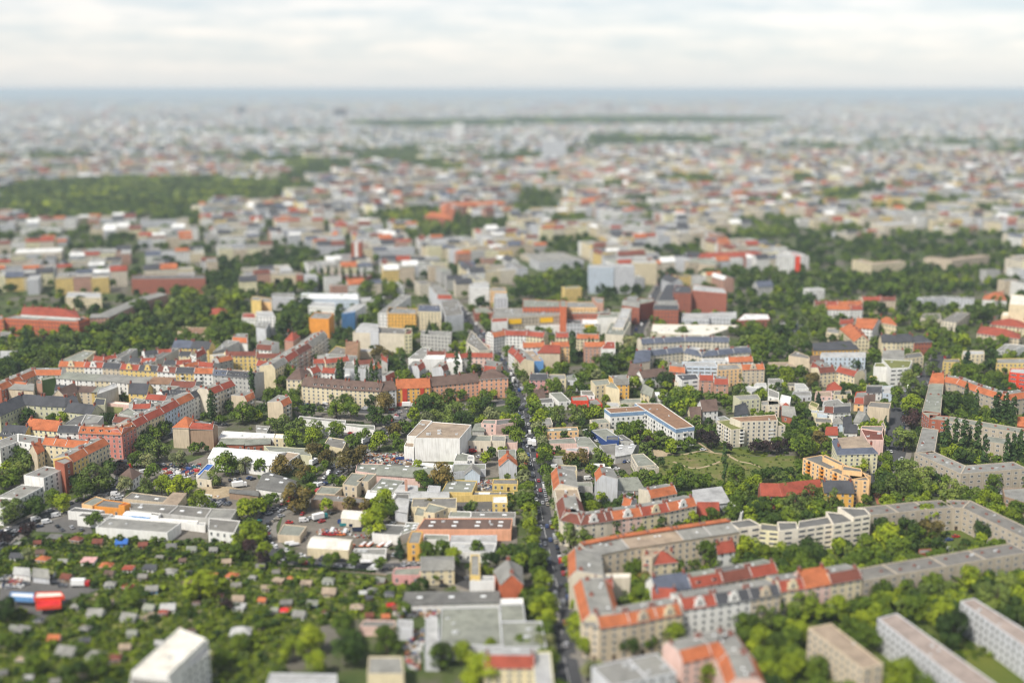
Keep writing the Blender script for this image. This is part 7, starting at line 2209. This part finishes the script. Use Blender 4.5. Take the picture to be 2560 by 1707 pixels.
row(AH, '2130,650 2180,662 2265,655', 16, 14, 'cr:tn:f|cr:tn:f', '', whole=True, fl=6, label='zigzag cream block beyond the tree belt, left one')
row(AH, '2310,645 2380,652 2475,640', 16, 14, 'be:tn:f|be:tn:f', '', whole=True, fl=6, label='longer zigzag beige block beyond the tree belt, right one')
row(AH, '1750,645 1920,640', 15, 24, 'rd:re:h', '', fl=4, label='brick school with red roof beyond the tree belt')
row(AH, '1715,655 1790,662', 14, 16, 'be:gg:h', '', fl=4, label='square beige house with pale hipped roof beyond the belt')
row('factory_building', '600,690 740,688 920,692', 13, 18, 'cr:gy:f|rd:gy:f', '', whole=True, fl=4, label='long cream and brick-red factory behind a row of slim poplars')
Z(0, 200, 1.8375)
T(' '.join(f'{x},{y},9p' for x, y in ((1400, 905), (1450, 900), (1480, 905), (1510, 900), (1545, 905), (1575, 900), (1610, 905), (1645, 900), (1675, 905))))
clear_street()
# ================= garden sheds =================
Z(0, 1280)
sheds('500,215,130/bb-dg 705,235,120/bb-rb 900,258,100/bb-rb 1120,262,120/bl-bl 1315,285,90/rd-rb 1575,300,100/gx-dg 1760,325,95/wh-gg 1960,330,80/gx-gy 150,390,115/wh-dk 395,415,125/ye-og 580,440,90/wh-gy 815,430,140/wh-lp2 975,475,130/ye-og 1180,500,110/wh-re 1370,495,125/wh-dk 1560,530,130/wh-gy 1740,545,85/wh-dk 1945,565,95/cr-og 2130,570,130/be-og 2320,580,60/wh-gy 615,580,110/bb-rb 1010,645,110/gx-gy 1175,665,105/rd-re 1395,690,120/bl-gy 2000,755,105/wh-rb 2190,780,120/be-tn 2190,850,130/wh-lg 1545,860,150/wh-lg 1375,860,120/gx-gg 880,910,160/wh-gy 1190,950,160/wh-gy 1350,935,120/be-tn 1500,900,90/rd-re 500,1140,120/lp-og 620,1260,200/wh-gy 880,1290,170/wh-gy 1040,1320,150/bb-rb 1150,1220,110/lp-tn 780,1160,100/gx-dk 2210,1080,210/gx-lg 200,1060,140/gx-gy 130,1040,60/gx-gg 2080,440,90/be-tn 1460,1180,70/pb-lg 260,1500,90/wh-lg 690,850,80/gx-gy', '')
Z(640, 1280)
sheds('30,600,90/gx-gy 205,610,110/bb-tn 460,635,110/be-tn 665,610,115/wh-gg 675,715,140/be-tn 1145,610,100/bb-gy 1225,730,90/gx-dk 980,725,60/wh-lg 1065,700,90/gx-gy 275,815,120/bb-tg 520,820,110/bl-gg 925,855,130/rd-tn 270,885,100/vr-vr 400,920,130/wh-gy 1235,840,60/vr-vr 1290,860,90/bb-rb 60,790,80/be-og 175,880,60/gx-gg 640,900,70/bb-rb 1040,930,80/rd-rb 1190,940,80/be-og 320,590,40/lp-og 1040,770,60/rd-dk 60,1060,70/cr-tn', '')
g_s = random.Random(12)
ROOFW = {'lp2': 'lp2'}
ROOF['lp2'] = ((.66, .38, .36), 'pale pink')
while len(SHEDS) < 105:
    xs, ys = [p[0] for p in ALLOT], [p[1] for p in ALLOT]
    p = (g_s.uniform(min(xs), max(xs)), g_s.uniform(min(ys), max(ys)))
    if in_poly(p, ALLOT) and all(dist(p, s[:2]) > 9 for s in SHEDS):
        SHEDS.append((p[0], p[1], g_s.uniform(3.0, 4.4), [g_s.choice(['bb', 'cr', 'gx', 'be', 'ib', 'tp']), g_s.choice(['dg', 'rb', 'tn', 'gg', 'tg', 'dk', 'br', 'mg'])], ''))
# keep the bushes off the shed roofs is not needed: they stand at most two metres high
# ================= vehicles =================
MS = 'parked along the main street'
car_line(P_MAIN, 4.2, 6.0, .7, MS, 1, t1=.9, t0=.16)
car_line(P_MAIN, -4.2, 6.0, .7, MS, 2, t1=.9, t0=.16)
car_line(P_MAIN, 1.7, 17, .7, 'driving on the main street', 3, t1=.95, t0=.1, kinds='cccccv')
car_line(P_MAIN, -1.7, 19, .7, 'driving on the main street', 4, t1=.95, t0=.1, kinds='cccccv')
car_line(P_BEND, 3.4, 6.3, .72, 'parked along the curved side road', 5)
car_line(P_BEND, -3.4, 6.3, .62, 'parked along the curved side road', 6)
car_line(P_TERR, 3.8, 6.2, .7, 'parked in front of the long terrace', 7)
car_line(P_TERR, -3.8, 6.2, .6, 'parked in front of the long terrace', 8)
car_line(P_LEFT, 4.2, 6.2, .6, 'parked along the street past the scrap yard', 9)
car_line(P_LEFT, -4.2, 6.2, .6, 'parked along the street past the scrap yard', 10)
car_line(P_EST, 5.2, 6.2, .7, 'parked along the estate street', 11)
car_line(P_EST, -5.2, 6.2, .7, 'parked along the estate street', 12)
if False: car_line(P_EST2, 3, 6.5, .5, 'parked on the tree-lined estate road', 13)
if False: car_line(P_LOW, 3.8, 6.5, .5, 'parked in the tree-shaded street', 14)
car_line(P_SIDE, 3.4, 7, .6, 'parked in the side street by the brick offices', 15)
Z(1280, 985)
cars('155,455,97Tw 197,465,97Tw 395,675,10Vw 365,545,0r 960,685,5w 968,735,-5w 945,740,-8w 1037,622,60b 1080,618,40w 700,780,20Vw 640,885,90n 680,885,90b 712,885,90k 615,890,90w 1755,512,15w 650,268,10n', 0, 'standing in the yards right of the main street')
lot('655,345 720,335 880,450 790,455', 55, 'in the car dealer row beside the blue hall', 21, 1.0, 2.6, 6.0, 'wwssw', 'c')
Z(1920, 985)
cars('1090,205,70k 1130,530,80w 2140,915,10w 1100,470,80s 2080,910,10k', 0, 'near the grey estate')
Z(1920, 1280)
cars('1725,225,10r 1665,255,15b 1690,350,20Vw 1570,265,20w 1600,280,20s 1640,355,10n 1560,300,20w 1530,275,15s', 0, 'in the parking court of the estate')
Z(640, 985)
cars('645,95,5Vw 570,95,0g 625,130,0s 560,130,0n 1395,115,5Tw 1290,200,-60r 1300,230,20Vs 1330,130,0g 870,360,20r 905,370,20w 940,368,20w 1045,368,20r 1010,445,55Tn 1030,525,40w 535,640,70Tw 470,630,20n 685,685,50k 720,662,50w 762,722,50s 595,838,40Vw 635,822,45b 545,885,50g 1000,895,65n 960,905,60k 430,1100,75r 500,1140,45w 440,1165,15Vw 590,1145,35Tt 605,1170,40r 305,1180,0r 700,1095,50k 1280,1185,60k 1365,1125,5k 1425,1160,0k 1425,1140,0s 120,1095,35s 175,1055,40s 230,1120,35s 178,1158,50e 28,1170,70t 110,1250,80w 108,1290,80r 160,1385,-30w 1255,1190,60w 815,1200,5St 900,1205,5Sn 930,1250,5Sn 795,1175,5Sb 1320,600,10Sb 1265,600,60o 1990,530,10Vr 1955,550,20k 2030,570,30s 2050,575,30w 2115,960,0Tb 2190,1072,0b 2235,1072,0g 700,1250,90Rw 820,1260,90Rw 740,1285,0r 690,1290,0r 780,1290,0o 640,1285,10r 985,1385,70Ro 1015,1385,70Ro 1045,1385,70Ro 1150,1390,60Ro 1215,1385,65Rw 1250,1385,65Rw 310,1370,20Rw 350,1385,20Rs 290,1330,20Rw 880,1395,60o 870,1420,60o', 0, 'in the yards left of the main street')
cars('1300,575,0w 1240,575,0s 1180,580,20r 1120,590,0e 1060,600,10w 1040,615,30o', 0, 'among the scrap below the bulky white hall')
Z(640, 1280)
cars('420,400,-15w 285,355,-40w 180,415,-60s 235,435,-45s 430,470,-10g 515,480,-8g 595,490,-5n 750,500,-5w 870,505,-3s 800,445,-5k 1010,460,0Rw 1060,525,0w 1370,480,10s 1460,475,10s 1265,395,80s 1000,445,0w 1720,675,5k', 0, 'at the bend beside the allotments')
Z(0, 985)
lot('480,1240 600,1180 720,1200 700,1230 820,1240 810,1275 490,1260', 40, 'in the car park of the white showroom', 22, .95, 2.7, 6.5, 'kkgsswwk', 'c')
cars('330,1152,40Vw 430,1180,30Vw 515,1120,30Vw 360,1215,30n 90,1280,35k 145,1262,35s 30,1380,40g 1100,622,10k 1030,845,35w 850,885,35s 870,950,30g 1060,925,10Vw 1100,940,20w 1040,960,20w 1130,930,20s 1085,965,10s', 0, 'on the street at left')
lot('1430,640 1650,650 1700,700 1470,690', 60, 'in the scrap yard', 23, .95, 2.7, 6.2, 'knbrgsk', 'c')
lot('1480,700 1800,700 1800,760 1560,775', 60, 'among the wrecks in the scrap yard', 24, .9, 3.0, 6.5, 'wwrsebw', 'ccv')
cars('1765,690,60St 1500,720,20w 1700,765,0w 1320,720,30Vw', 0, 'in the scrap yard')
lot('1990,790 2100,770 2230,780 2230,820 2000,840', 15, 'in the yard before the white workshop', 25, .85, 3.0, 6.3, 'krwewrn', 'c')
cars('2200,850,25Tw 2145,850,20e 2320,780,50n 2290,770,50b 2030,840,0n 2010,825,0n 45,735,30r', 0, 'in the yard before the white workshop')
lot('1930,990 2100,960 2110,1035 1920,1035', 80, 'in the dense row of dark cars by the long workshop', 26, 1.0, 2.3, 5.2, 'nnkgns', 'c')
Z(0, 1280)
cars('745,675,0Tr 40,640,20k 90,690,20s 180,680,10w 230,660,0g 510,655,10k 575,680,10g 60,600,20w 130,640,10r', 0, 'on the petrol station forecourt')
Z(1280, 690)
cars('1205,390,80Tr 1190,450,80Vw 12,970,75Tw', 0, 'driving in the upper streets')
Z(1920, 690)
lot('0,440 300,430 330,500 60,590 0,560', 20, 'in the large car park beyond the slate-roofed estate', 27, .7, 3.0, 9.0)
# ================= emission =================
def size_of(b):
    a = 0.0
    for q in b['quads']:
        a += max(dist(q[0], q[1]), dist(q[1], q[2])) * (b['z'] + 5) + dist(q[0], q[1]) * dist(q[1], q[2]) * .4
    return a / b['depth'] ** 2
def on_screen(b, m=60):
    return -m < b['px'][0] < 2560 + m and -m < b['px'][1] < 1707 + 160
hand = [b for b in BLD if b['hand'] and on_screen(b, 160)]
auto = sorted([b for b in BLD if not b['hand'] and on_screen(b, 30)], key=lambda b: -size_of(b))
n_ah = sum(1 for b in hand if b['name'] == AH)
print('AH', n_ah)
n_auto = max(0, 300 - n_ah)
single, mass = auto[:n_auto], auto[n_auto:]
print('HAND', len(hand), 'AUTO', len(auto), 'SINGLE', len(single))
# landmarks used in the descriptions (full photograph pixels)
LM = [(330, 1110, 'the pink corner house'), (1175, 1090, 'the bulky white hall'), (115, 815, 'the orange brick school'), (640, 1160, 'the largest white-roofed hall'), (455, 1120, 'the bare brick firewalls'),
      (1560, 1050, 'the L-shaped white flats'), (1880, 1060, 'the stepped ivory flats'), (2110, 1200, 'the orange balcony flats'), (2130, 1330, 'the white stepped flats'), (2250, 1110, 'the pale yellow mansard flats'),
      (1750, 1160, 'the rough meadow'), (1230, 1265, 'the yellow container office'), (1000, 970, 'the red and yellow terrace house'), (1200, 960, 'the tall salmon corner house'), (790, 975, 'the long cream terrace'),
      (1400, 1080, 'the orange shop building'), (1520, 1220, 'the blank grey gable'), (1740, 1280, 'the silver-roofed sports hall'), (1480, 1310, 'the gabled row'), (1040, 1380, 'the ochre tower house'),
      (1000, 1480, 'the cream house above the allotments'), (820, 1370, 'the ivory barrel-roofed hall'), (330, 1325, 'the big white windowless hall'), (560, 1330, 'the white two-storey end house'), (330, 1080, 'the pink corner house'),
      (1700, 1440, 'the glowing red hipped roof'), (1600, 1560, 'the long orange-roofed row'), (1830, 1550, 'the white gabled houses'), (1800, 1640, 'the curved orange-roofed block'), (2150, 1620, 'the beige block at lower right'),
      (2300, 1620, 'the long grey block at lower right'), (2500, 1580, 'the last block at the right edge'), (2400, 1420, 'the grey estate wing'), (2450, 1210, 'the bent estate block'), (2400, 1080, 'the poplar court of the estate'),
      (2400, 980, 'the orange-roofed estate block'), (2230, 920, 'the white modern building'), (2130, 930, 'the smooth red roof'), (1990, 890, 'the gabled beige house'), (1750, 920, 'the pale blue balcony block'),
      (1640, 890, 'the blue-slate estate'), (1540, 960, 'the amber house'), (1340, 940, 'the rose pink corner house'), (1400, 880, 'the blank beige gable'), (1480, 740, 'the brick factory'), (1760, 750, 'the red brick offices'),
      (1300, 800, 'the department store'), (950, 840, 'the largest beige firewall'), (1060, 910, 'the stepped white firewall'), (870, 930, 'the long grey firewall'), (730, 880, 'the balcony street'), (500, 890, 'the gabled row at left'),
      (300, 900, 'the gabled row at left'), (150, 1010, 'the slate-roofed school'), (80, 1200, 'the low white row at left'), (60, 1350, 'the left-edge street'), (300, 1500, 'the petrol station'), (430, 1640, 'the tall white building'),
      (900, 1640, 'the cream block at the bottom edge'), (1180, 1580, 'the large grey-green roof'), (1260, 1480, 'the orange brick gable'), (650, 830, 'the white block with red windows'), (860, 810, 'the sky blue gable'),
      (1120, 770, 'the cream office block'), (2050, 1560, 'the roof row at lower right'), (2290, 860, 'the slate-roofed school'), (2150, 860, 'the gabled hall'), (2480, 820, 'the red hipped roofs'), (2380, 790, 'the ivory angled block'),
      (2150, 740, 'the first row beyond the belt'), (2520, 760, 'the blank cream tower'), (880, 1130, 'the cream slatted-roof hall'), (960, 1220, 'the green-grey factory hall'), (760, 1080, 'the white supermarket'), (680, 1030, 'the free-standing house'),
      (420, 1230, 'the long workshop'), (350, 1190, 'the brown hipped white house'), (1610, 1130, 'the pale office'), (1430, 1200, 'the left arm of the gabled row'), (1470, 1120, 'the street-side gardens'), (2060, 1000, 'the cluster of small houses')]
def rel(px, py, skip=None):
    best = min((l for l in LM if l[2] != skip), key=lambda l: (l[0] - px) ** 2 + 1.6 * (l[1] - py) ** 2)
    dx, dy = px - best[0], py - best[1]
    if abs(dx) > abs(dy) * 1.2: w = 'left of' if dx < 0 else 'right of'
    else: w = 'behind' if dy < 0 else 'in front of'
    return w, best[2]
ORD = ['first', 'second', 'third', 'fourth', 'fifth', 'sixth', 'seventh', 'eighth', 'ninth', 'tenth', 'eleventh', 'twelfth']
RT = {'f': 'flat', 'm': 'sloping', 'g': 'gabled', 'k': 'shallow', 'v': 'vaulted', 'h': 'hipped', 'b': 'steep-fronted', 'B': 'mansard', 't': 'mansard'}
def house_look(b):
    h = b['sp'][0]
    return f"{WALL[h['wall']][1]} house with {ROOF[h['roof']][1]} {RT[h['type'][0]]} roof"
def ordinal_labels(items):
    """items: list of (object dict with 'lab','px') - resolves equal labels by their order from the left"""
    by = {}
    for it in items: by.setdefault(it['lab'], []).append(it)
    for lab, L in by.items():
        if 1 < len(L) <= 12:
            L.sort(key=lambda it: it['px'][0])
            for k, it in enumerate(L): it['lab'] = f"{lab}, {ORD[k]} from left"
for b in hand + single:
    if b['label']: b['lab'] = b['label']
    elif b['place']: b['lab'] = f"{house_look(b)} {b['place']}"
    else:
        w, l = rel(*b['px'])
        b['lab'] = f"{house_look(b)} {w} {l}" if b['hand'] else f"{house_look(b)} in the blurred town {w} {l}"
ordinal_labels([b for b in hand + single if not b['label']])
def cut(s):
    w = s.split()
    if len(w) <= 16: return s
    s = s.replace(' in the blurred town', '').replace('the ', '')
    return ' '.join(s.split()[:16])
def trim_label(s):
    return cut(s)
for b in hand:
    dt = 2 if b['depth'] < DETAIL_DEPTH else 1
    root = emit(b, dt)
    tag(root, trim_label(b['lab']), b['cat'], b['group'] or ('houses of the town' if not b['label'] else None))
    if any('R' in h['flags'] for h in b['sp']):       # blue rim round the planted roof
        for q, h, z in zip(b['quads'], b['sp'], b.get('zs') or [b['z']] * 9):
            m = MB(); c = b['c']
            qo = inset_quad(q, -.15)
            for i in range(4):
                a, d = qo[i], qo[(i + 1) % 4]
                m.wallf(a, d, z - 2.3, z + .1, z + .1, plain('blue_cladding', (.20, .30, .44), .6))
            m.build('roof_rim', root, (c[0], c[1], 0))
for b in single:
    root = emit(b, 1)
    tag(root, trim_label(b['lab']), 'building', 'houses of the farther town')
sink = MB()
for b in mass: emit(b, 0, sink)
o = sink.build('distant_houses'); tag(o, 'countless blurred houses of the far town', 'buildings', kind='stuff')
print('WINDOWS', NWIN)
# yellow signs of the department store and facade paint of the terrace
def sign_on(obj_label, pts, col, name='sign_board'):
    par = next(o for o in COL.objects if o.get('label') == obj_label)
    b_ = next(b for b in hand if b['lab'] == obj_label)
    (fa, fb) = b_['quads'][0][0], b_['quads'][0][1]
    fc, n = facing(fa, fb, b_['c'])
    for u, zc, w, h in pts:
        p = lerp(fa, fb, u)
        m = MB(); rz = math.atan2(n[1], n[0]) + math.pi / 2
        m.box((0, -.25, 0), (w, .3, h), plain('board_' + name + str(col[0]), col, .5, .03), bottom=True)
        me = m.build(name, link=False)
        inst(name, me, par, (p[0] + n[0] * .2 - par.location.x, p[1] + n[1] * .2 - par.location.y, zc), rz)
sign_on('department store with grey window bands, yellow signs and long blank white base', [(.34, 11, 13, 4.6), (.80, 11, 13, 4.6)], (.85, .50, .02))
sign_on('white shop building with a yellow sign', [(.42, 8, 9, 2.6)], (.85, .50, .02))
sign_on('yellow terrace house with red stripes and bright orange roof', [(.24, 0, 3.6, 13), (.76, 0, 3.0, 13), (.5, 0, 46, 2.6)], (.52, .06, .035), 'facade_stripe')
# trees
vis = []
for t in TREES:
    p = prj(t['x'], t['y'], t['h'] * .5)
    t['px'] = p
    t['d'] = depth(t['x'], t['y'], 5)
    if -80 < p[0] < 2640 and p[1] < 1800 and t['r'] > .6: vis.append(t)
vis.sort(key=lambda t: -(t['r'] / t['d']) * (1.35 if t['hand'] else 1.0) * (1.5 if t['k'] == 'p' else 1))
seen, one, rest = 0, [], []
for t in vis:
    inside = -20 < t['px'][0] < 2580 and t['px'][1] < 1720
    if inside and len(one) < 300: one.append(t)
    else: rest.append(t)
for i, t in enumerate(one):
    w, l = rel(*t['px'])
    K = KIND[t['k']]
    sz = 'small ' if t['r'] < 3.4 else ('large ' if t['r'] > 7 else '')
    nm_ = 'poplar' if t['k'] == 'p' else ('conifer' if t['k'] == 'k' else 'tree')
    adj = K[1].replace(' poplar', '')
    t['lab'] = f"{sz}{adj} {nm_} {w} {l}"
ordinal_labels(one)
for i, t in enumerate(one):
    ro_ = emit_tree(t, i % 4)
    tag(ro_, trim_label(t['lab']), 'tree', 'trees of the town')
stuff_trees([t for t in rest if t['d'] < 1800], 'woodland_trees', 'massed crowns of the smaller trees between the houses and in the parks', 'trees')
stuff_trees([t for t in rest if t['d'] >= 1800], 'forest', 'far-off woods and tree belts of the blurred distance', 'trees')
print('TREES one', len(one), 'rest', len(rest))
# vehicles
vs = []
for v in VEH:
    v['px'] = prj(v['x'], v['y'], .7)
    if -30 < v['px'][0] < 2590 and v['px'][1] < 1740: vs.append(v)
keep = []
for v in sorted(vs, key=lambda v: (not v['hand'], 'along' in v['place'] or 'street' in v['place'] or 'road' in v['place'], v['d'])):
    if all(abs(v['x'] - o_['x']) > 2.2 or abs(v['y'] - o_['y']) > 2.2 for o_ in keep): keep.append(v)
print('VEHALL', len(keep))
crowd = keep[330:]
keep = keep[:330]
if crowd:
    vm = MB()
    for v in crowd:
        me = veh_mesh(v['kind'], v['k'])
        ca, sa = math.cos(v['rz']), math.sin(v['rz'])
        C_ = [(v['x'] + q.co.x * ca - q.co.y * sa, v['y'] + q.co.x * sa + q.co.y * ca, q.co.z + .32) for q in me.vertices]
        for f in me.polygons: vm.face([C_[k] for k in f.vertices], me.materials[f.material_index])
    o = vm.build('distant_cars'); tag(o, 'remaining small cars standing in rows along the farther kerbs', 'cars', kind='stuff')
NAMEV = {'car': 'parked_car', 'van': 'delivery_van', 'truck': 'box_truck', 'skip': 'waste_container', 'trailer': 'boat_trailer'}
WORDV = {'car': 'car', 'van': 'van', 'truck': 'box truck', 'skip': 'waste container', 'trailer': 'trailer'}
for v in keep:
    place = v['place']
    if v['hand']:
        w, l = rel(*v['px'])
        place = f"{w} {l}"
        if v['kind'] in ('car', 'van'): place = 'standing ' + place
    v['lab'] = f"{CARC[v['k']][1]} {WORDV[v['kind']]} {place}"
ordinal_labels(keep)
for v in keep:
    nme = NAMEV[v['kind']] if not v['place'].startswith('driving') or v['kind'] != 'car' else 'moving_car'
    o = bpy.data.objects.new(nme, veh_mesh(v['kind'], v['k']))
    o.location = (v['x'], v['y'], .15 if 'main' in v['place'] or 'road' in v['place'] else .3)
    o.location.z = .32
    o.rotation_euler = (0, 0, v['rz'])
    COL.objects.link(o)
    tag(o, trim_label(v['lab']), WORDV[v['kind']], 'vehicles of the town')
print('VEH', len(keep))
# sheds
its = []
for x, y, w, sp_, pl in SHEDS:
    px = prj(x, y, 2)
    if not (-20 < px[0] < 2580 and px[1] < 1720): continue
    ww, l = rel(*px)
    its.append(dict(x=x, y=y, w=w, sp=sp_, px=px, lab=f"small {WALL[sp_[0]][1]} garden shed with {ROOF[sp_[1]][1]} roof {ww} {l}"))
ordinal_labels(its)
shed_used = set()
for it in its:
    if trim_label(it['lab']) in shed_used: continue
    shed_used.add(trim_label(it['lab']))
    ro_ = emit_shed(it['x'], it['y'], it['w'], it['sp'], R(g_s.uniform(-18, 10)), g_s.choice('gghm'))
    tag(ro_, trim_label(it['lab']), 'garden shed', 'garden sheds of the allotments')
# sand heap and a white dish, low things worth having
b = MB()
Z(0, 985)
cx, cy = unp(*full(1990, 905), 0)
for k in range(10):
    a0, a1 = 2 * math.pi * k / 10, 2 * math.pi * (k + 1) / 10
    f0, f1 = 1 + .15 * math.sin(3 * a0), 1 + .15 * math.sin(3 * a1)
    for (ra, za), (rb_, zb) in (((1, 0), (.6, .7)), ((.6, .7), (.2, 1))):
        P4 = [(cx + 15 * f0 * ra * math.cos(a0), cy + 9 * f0 * ra * math.sin(a0), 3.2 * za), (cx + 15 * f1 * ra * math.cos(a1), cy + 9 * f1 * ra * math.sin(a1), 3.2 * za),
              (cx + 15 * f1 * rb_ * math.cos(a1), cy + 9 * f1 * rb_ * math.sin(a1), 3.2 * zb), (cx + 15 * f0 * rb_ * math.cos(a0), cy + 9 * f0 * rb_ * math.sin(a0), 3.2 * zb)]
        b.face(P4, SAND())
o = b.build('sand_heap', smooth=True); tag(o, 'big heap of yellow sand in the builders yard', 'sand heap')
# clutter of the scrap yards and depots
g_ = random.Random(8)
db = MB()
DC = [plain('scrap_' + n, c, .7, .2, 1.0) for n, c in (('white', (.6, .6, .58)), ('grey', (.25, .25, .25)), ('rust', (.25, .10, .05)), ('red', (.34, .05, .04)), ('blue', (.05, .10, .22)), ('wood', (.34, .24, .14)), ('dark', (.05, .05, .055)), ('pale', (.5, .46, .4)))]
for x0, y0, s_, n_, w_ in ((640, 985, '1000,560 1360,545 1470,600 1430,650 980,640', 420, 1), (0, 985, '1560,640 1850,650 1800,760 1480,760', 260, 1), (640, 985, '560,1240 900,1250 880,1300 560,1290', 120, .8), (640, 985, '1700,1290 2200,1290 2200,1330 1720,1330', 90, .8),
                           (640, 985, '2040,790 2170,790 2160,880 2040,880', 120, .8), (640, 985, '1300,560 1480,560 1480,620 1380,640', 60, 1), (0, 985, '1880,900 2100,900 2110,940 1900,960', 60, .8), (640, 985, '230,1310 420,1290 460,1330 300,1380', 70, .8),
                           (640, 985, '900,1290 1280,1300 1280,1330 900,1330', 60, .7), (640, 985, '1840,1100 2200,1100 2200,1060 1850,1065', 30, .6), (0, 1280, '0,590 200,600 220,700 0,700', 80, 1), (640, 1280, '1300,900 1700,900 1650,980 1250,960', 120, 1), (640, 1280, '1360,1080 1540,1080 1500,1450 1380,1420', 130, 1), (640, 1280, '1480,850 2200,850 2200,880 1480,890', 90, 1)):
    Z(x0, y0); P_ = pts_(s_, 0)
    xs, ys = [p[0] for p in P_], [p[1] for p in P_]
    k = 0
    while k < n_:
        p = (g_.uniform(min(xs), max(xs)), g_.uniform(min(ys), max(ys)))
        if in_poly(p, P_):
            k += 1
            db.box((p[0], p[1], .02), (g_.uniform(.5, 2.6) * w_, g_.uniform(.5, 1.6) * w_, g_.uniform(.3, 1.5) * w_), DC[g_.choice((0, 0, 1, 1, 1, 2, 2, 3, 4, 5, 5, 6, 6, 7, 7))], g_.uniform(0, 3.1))
o = db.build('debris'); tag(o, 'scrap, pallets, crates and building rubble lying about the yards', 'debris', kind='stuff')
# ================= haze =================
hb = MB()
hm = bpy.data.materials.new('haze'); hm.use_nodes = True
hn = hm.node_tree.nodes; hn.clear()
vo = hn.new('ShaderNodeVolumePrincipled'); ho = hn.new('ShaderNodeOutputMaterial')
vo.inputs['Color'].default_value = (.78, .92, 1.0, 1)
vo.inputs['Density'].default_value = 0.000065
vo.inputs['Anisotropy'].default_value = 0.0
hm.node_tree.links.new(vo.outputs[0], ho.inputs['Volume'])
hb.box((0, 59000, -1.0), (161000, 122000, 240.0), hm, bottom=True)
o = hb.build('haze'); tag(o, 'pale blue haze lying over the far town', 'haze', kind='stuff')
S.cycles.volume_step_rate = 1.0
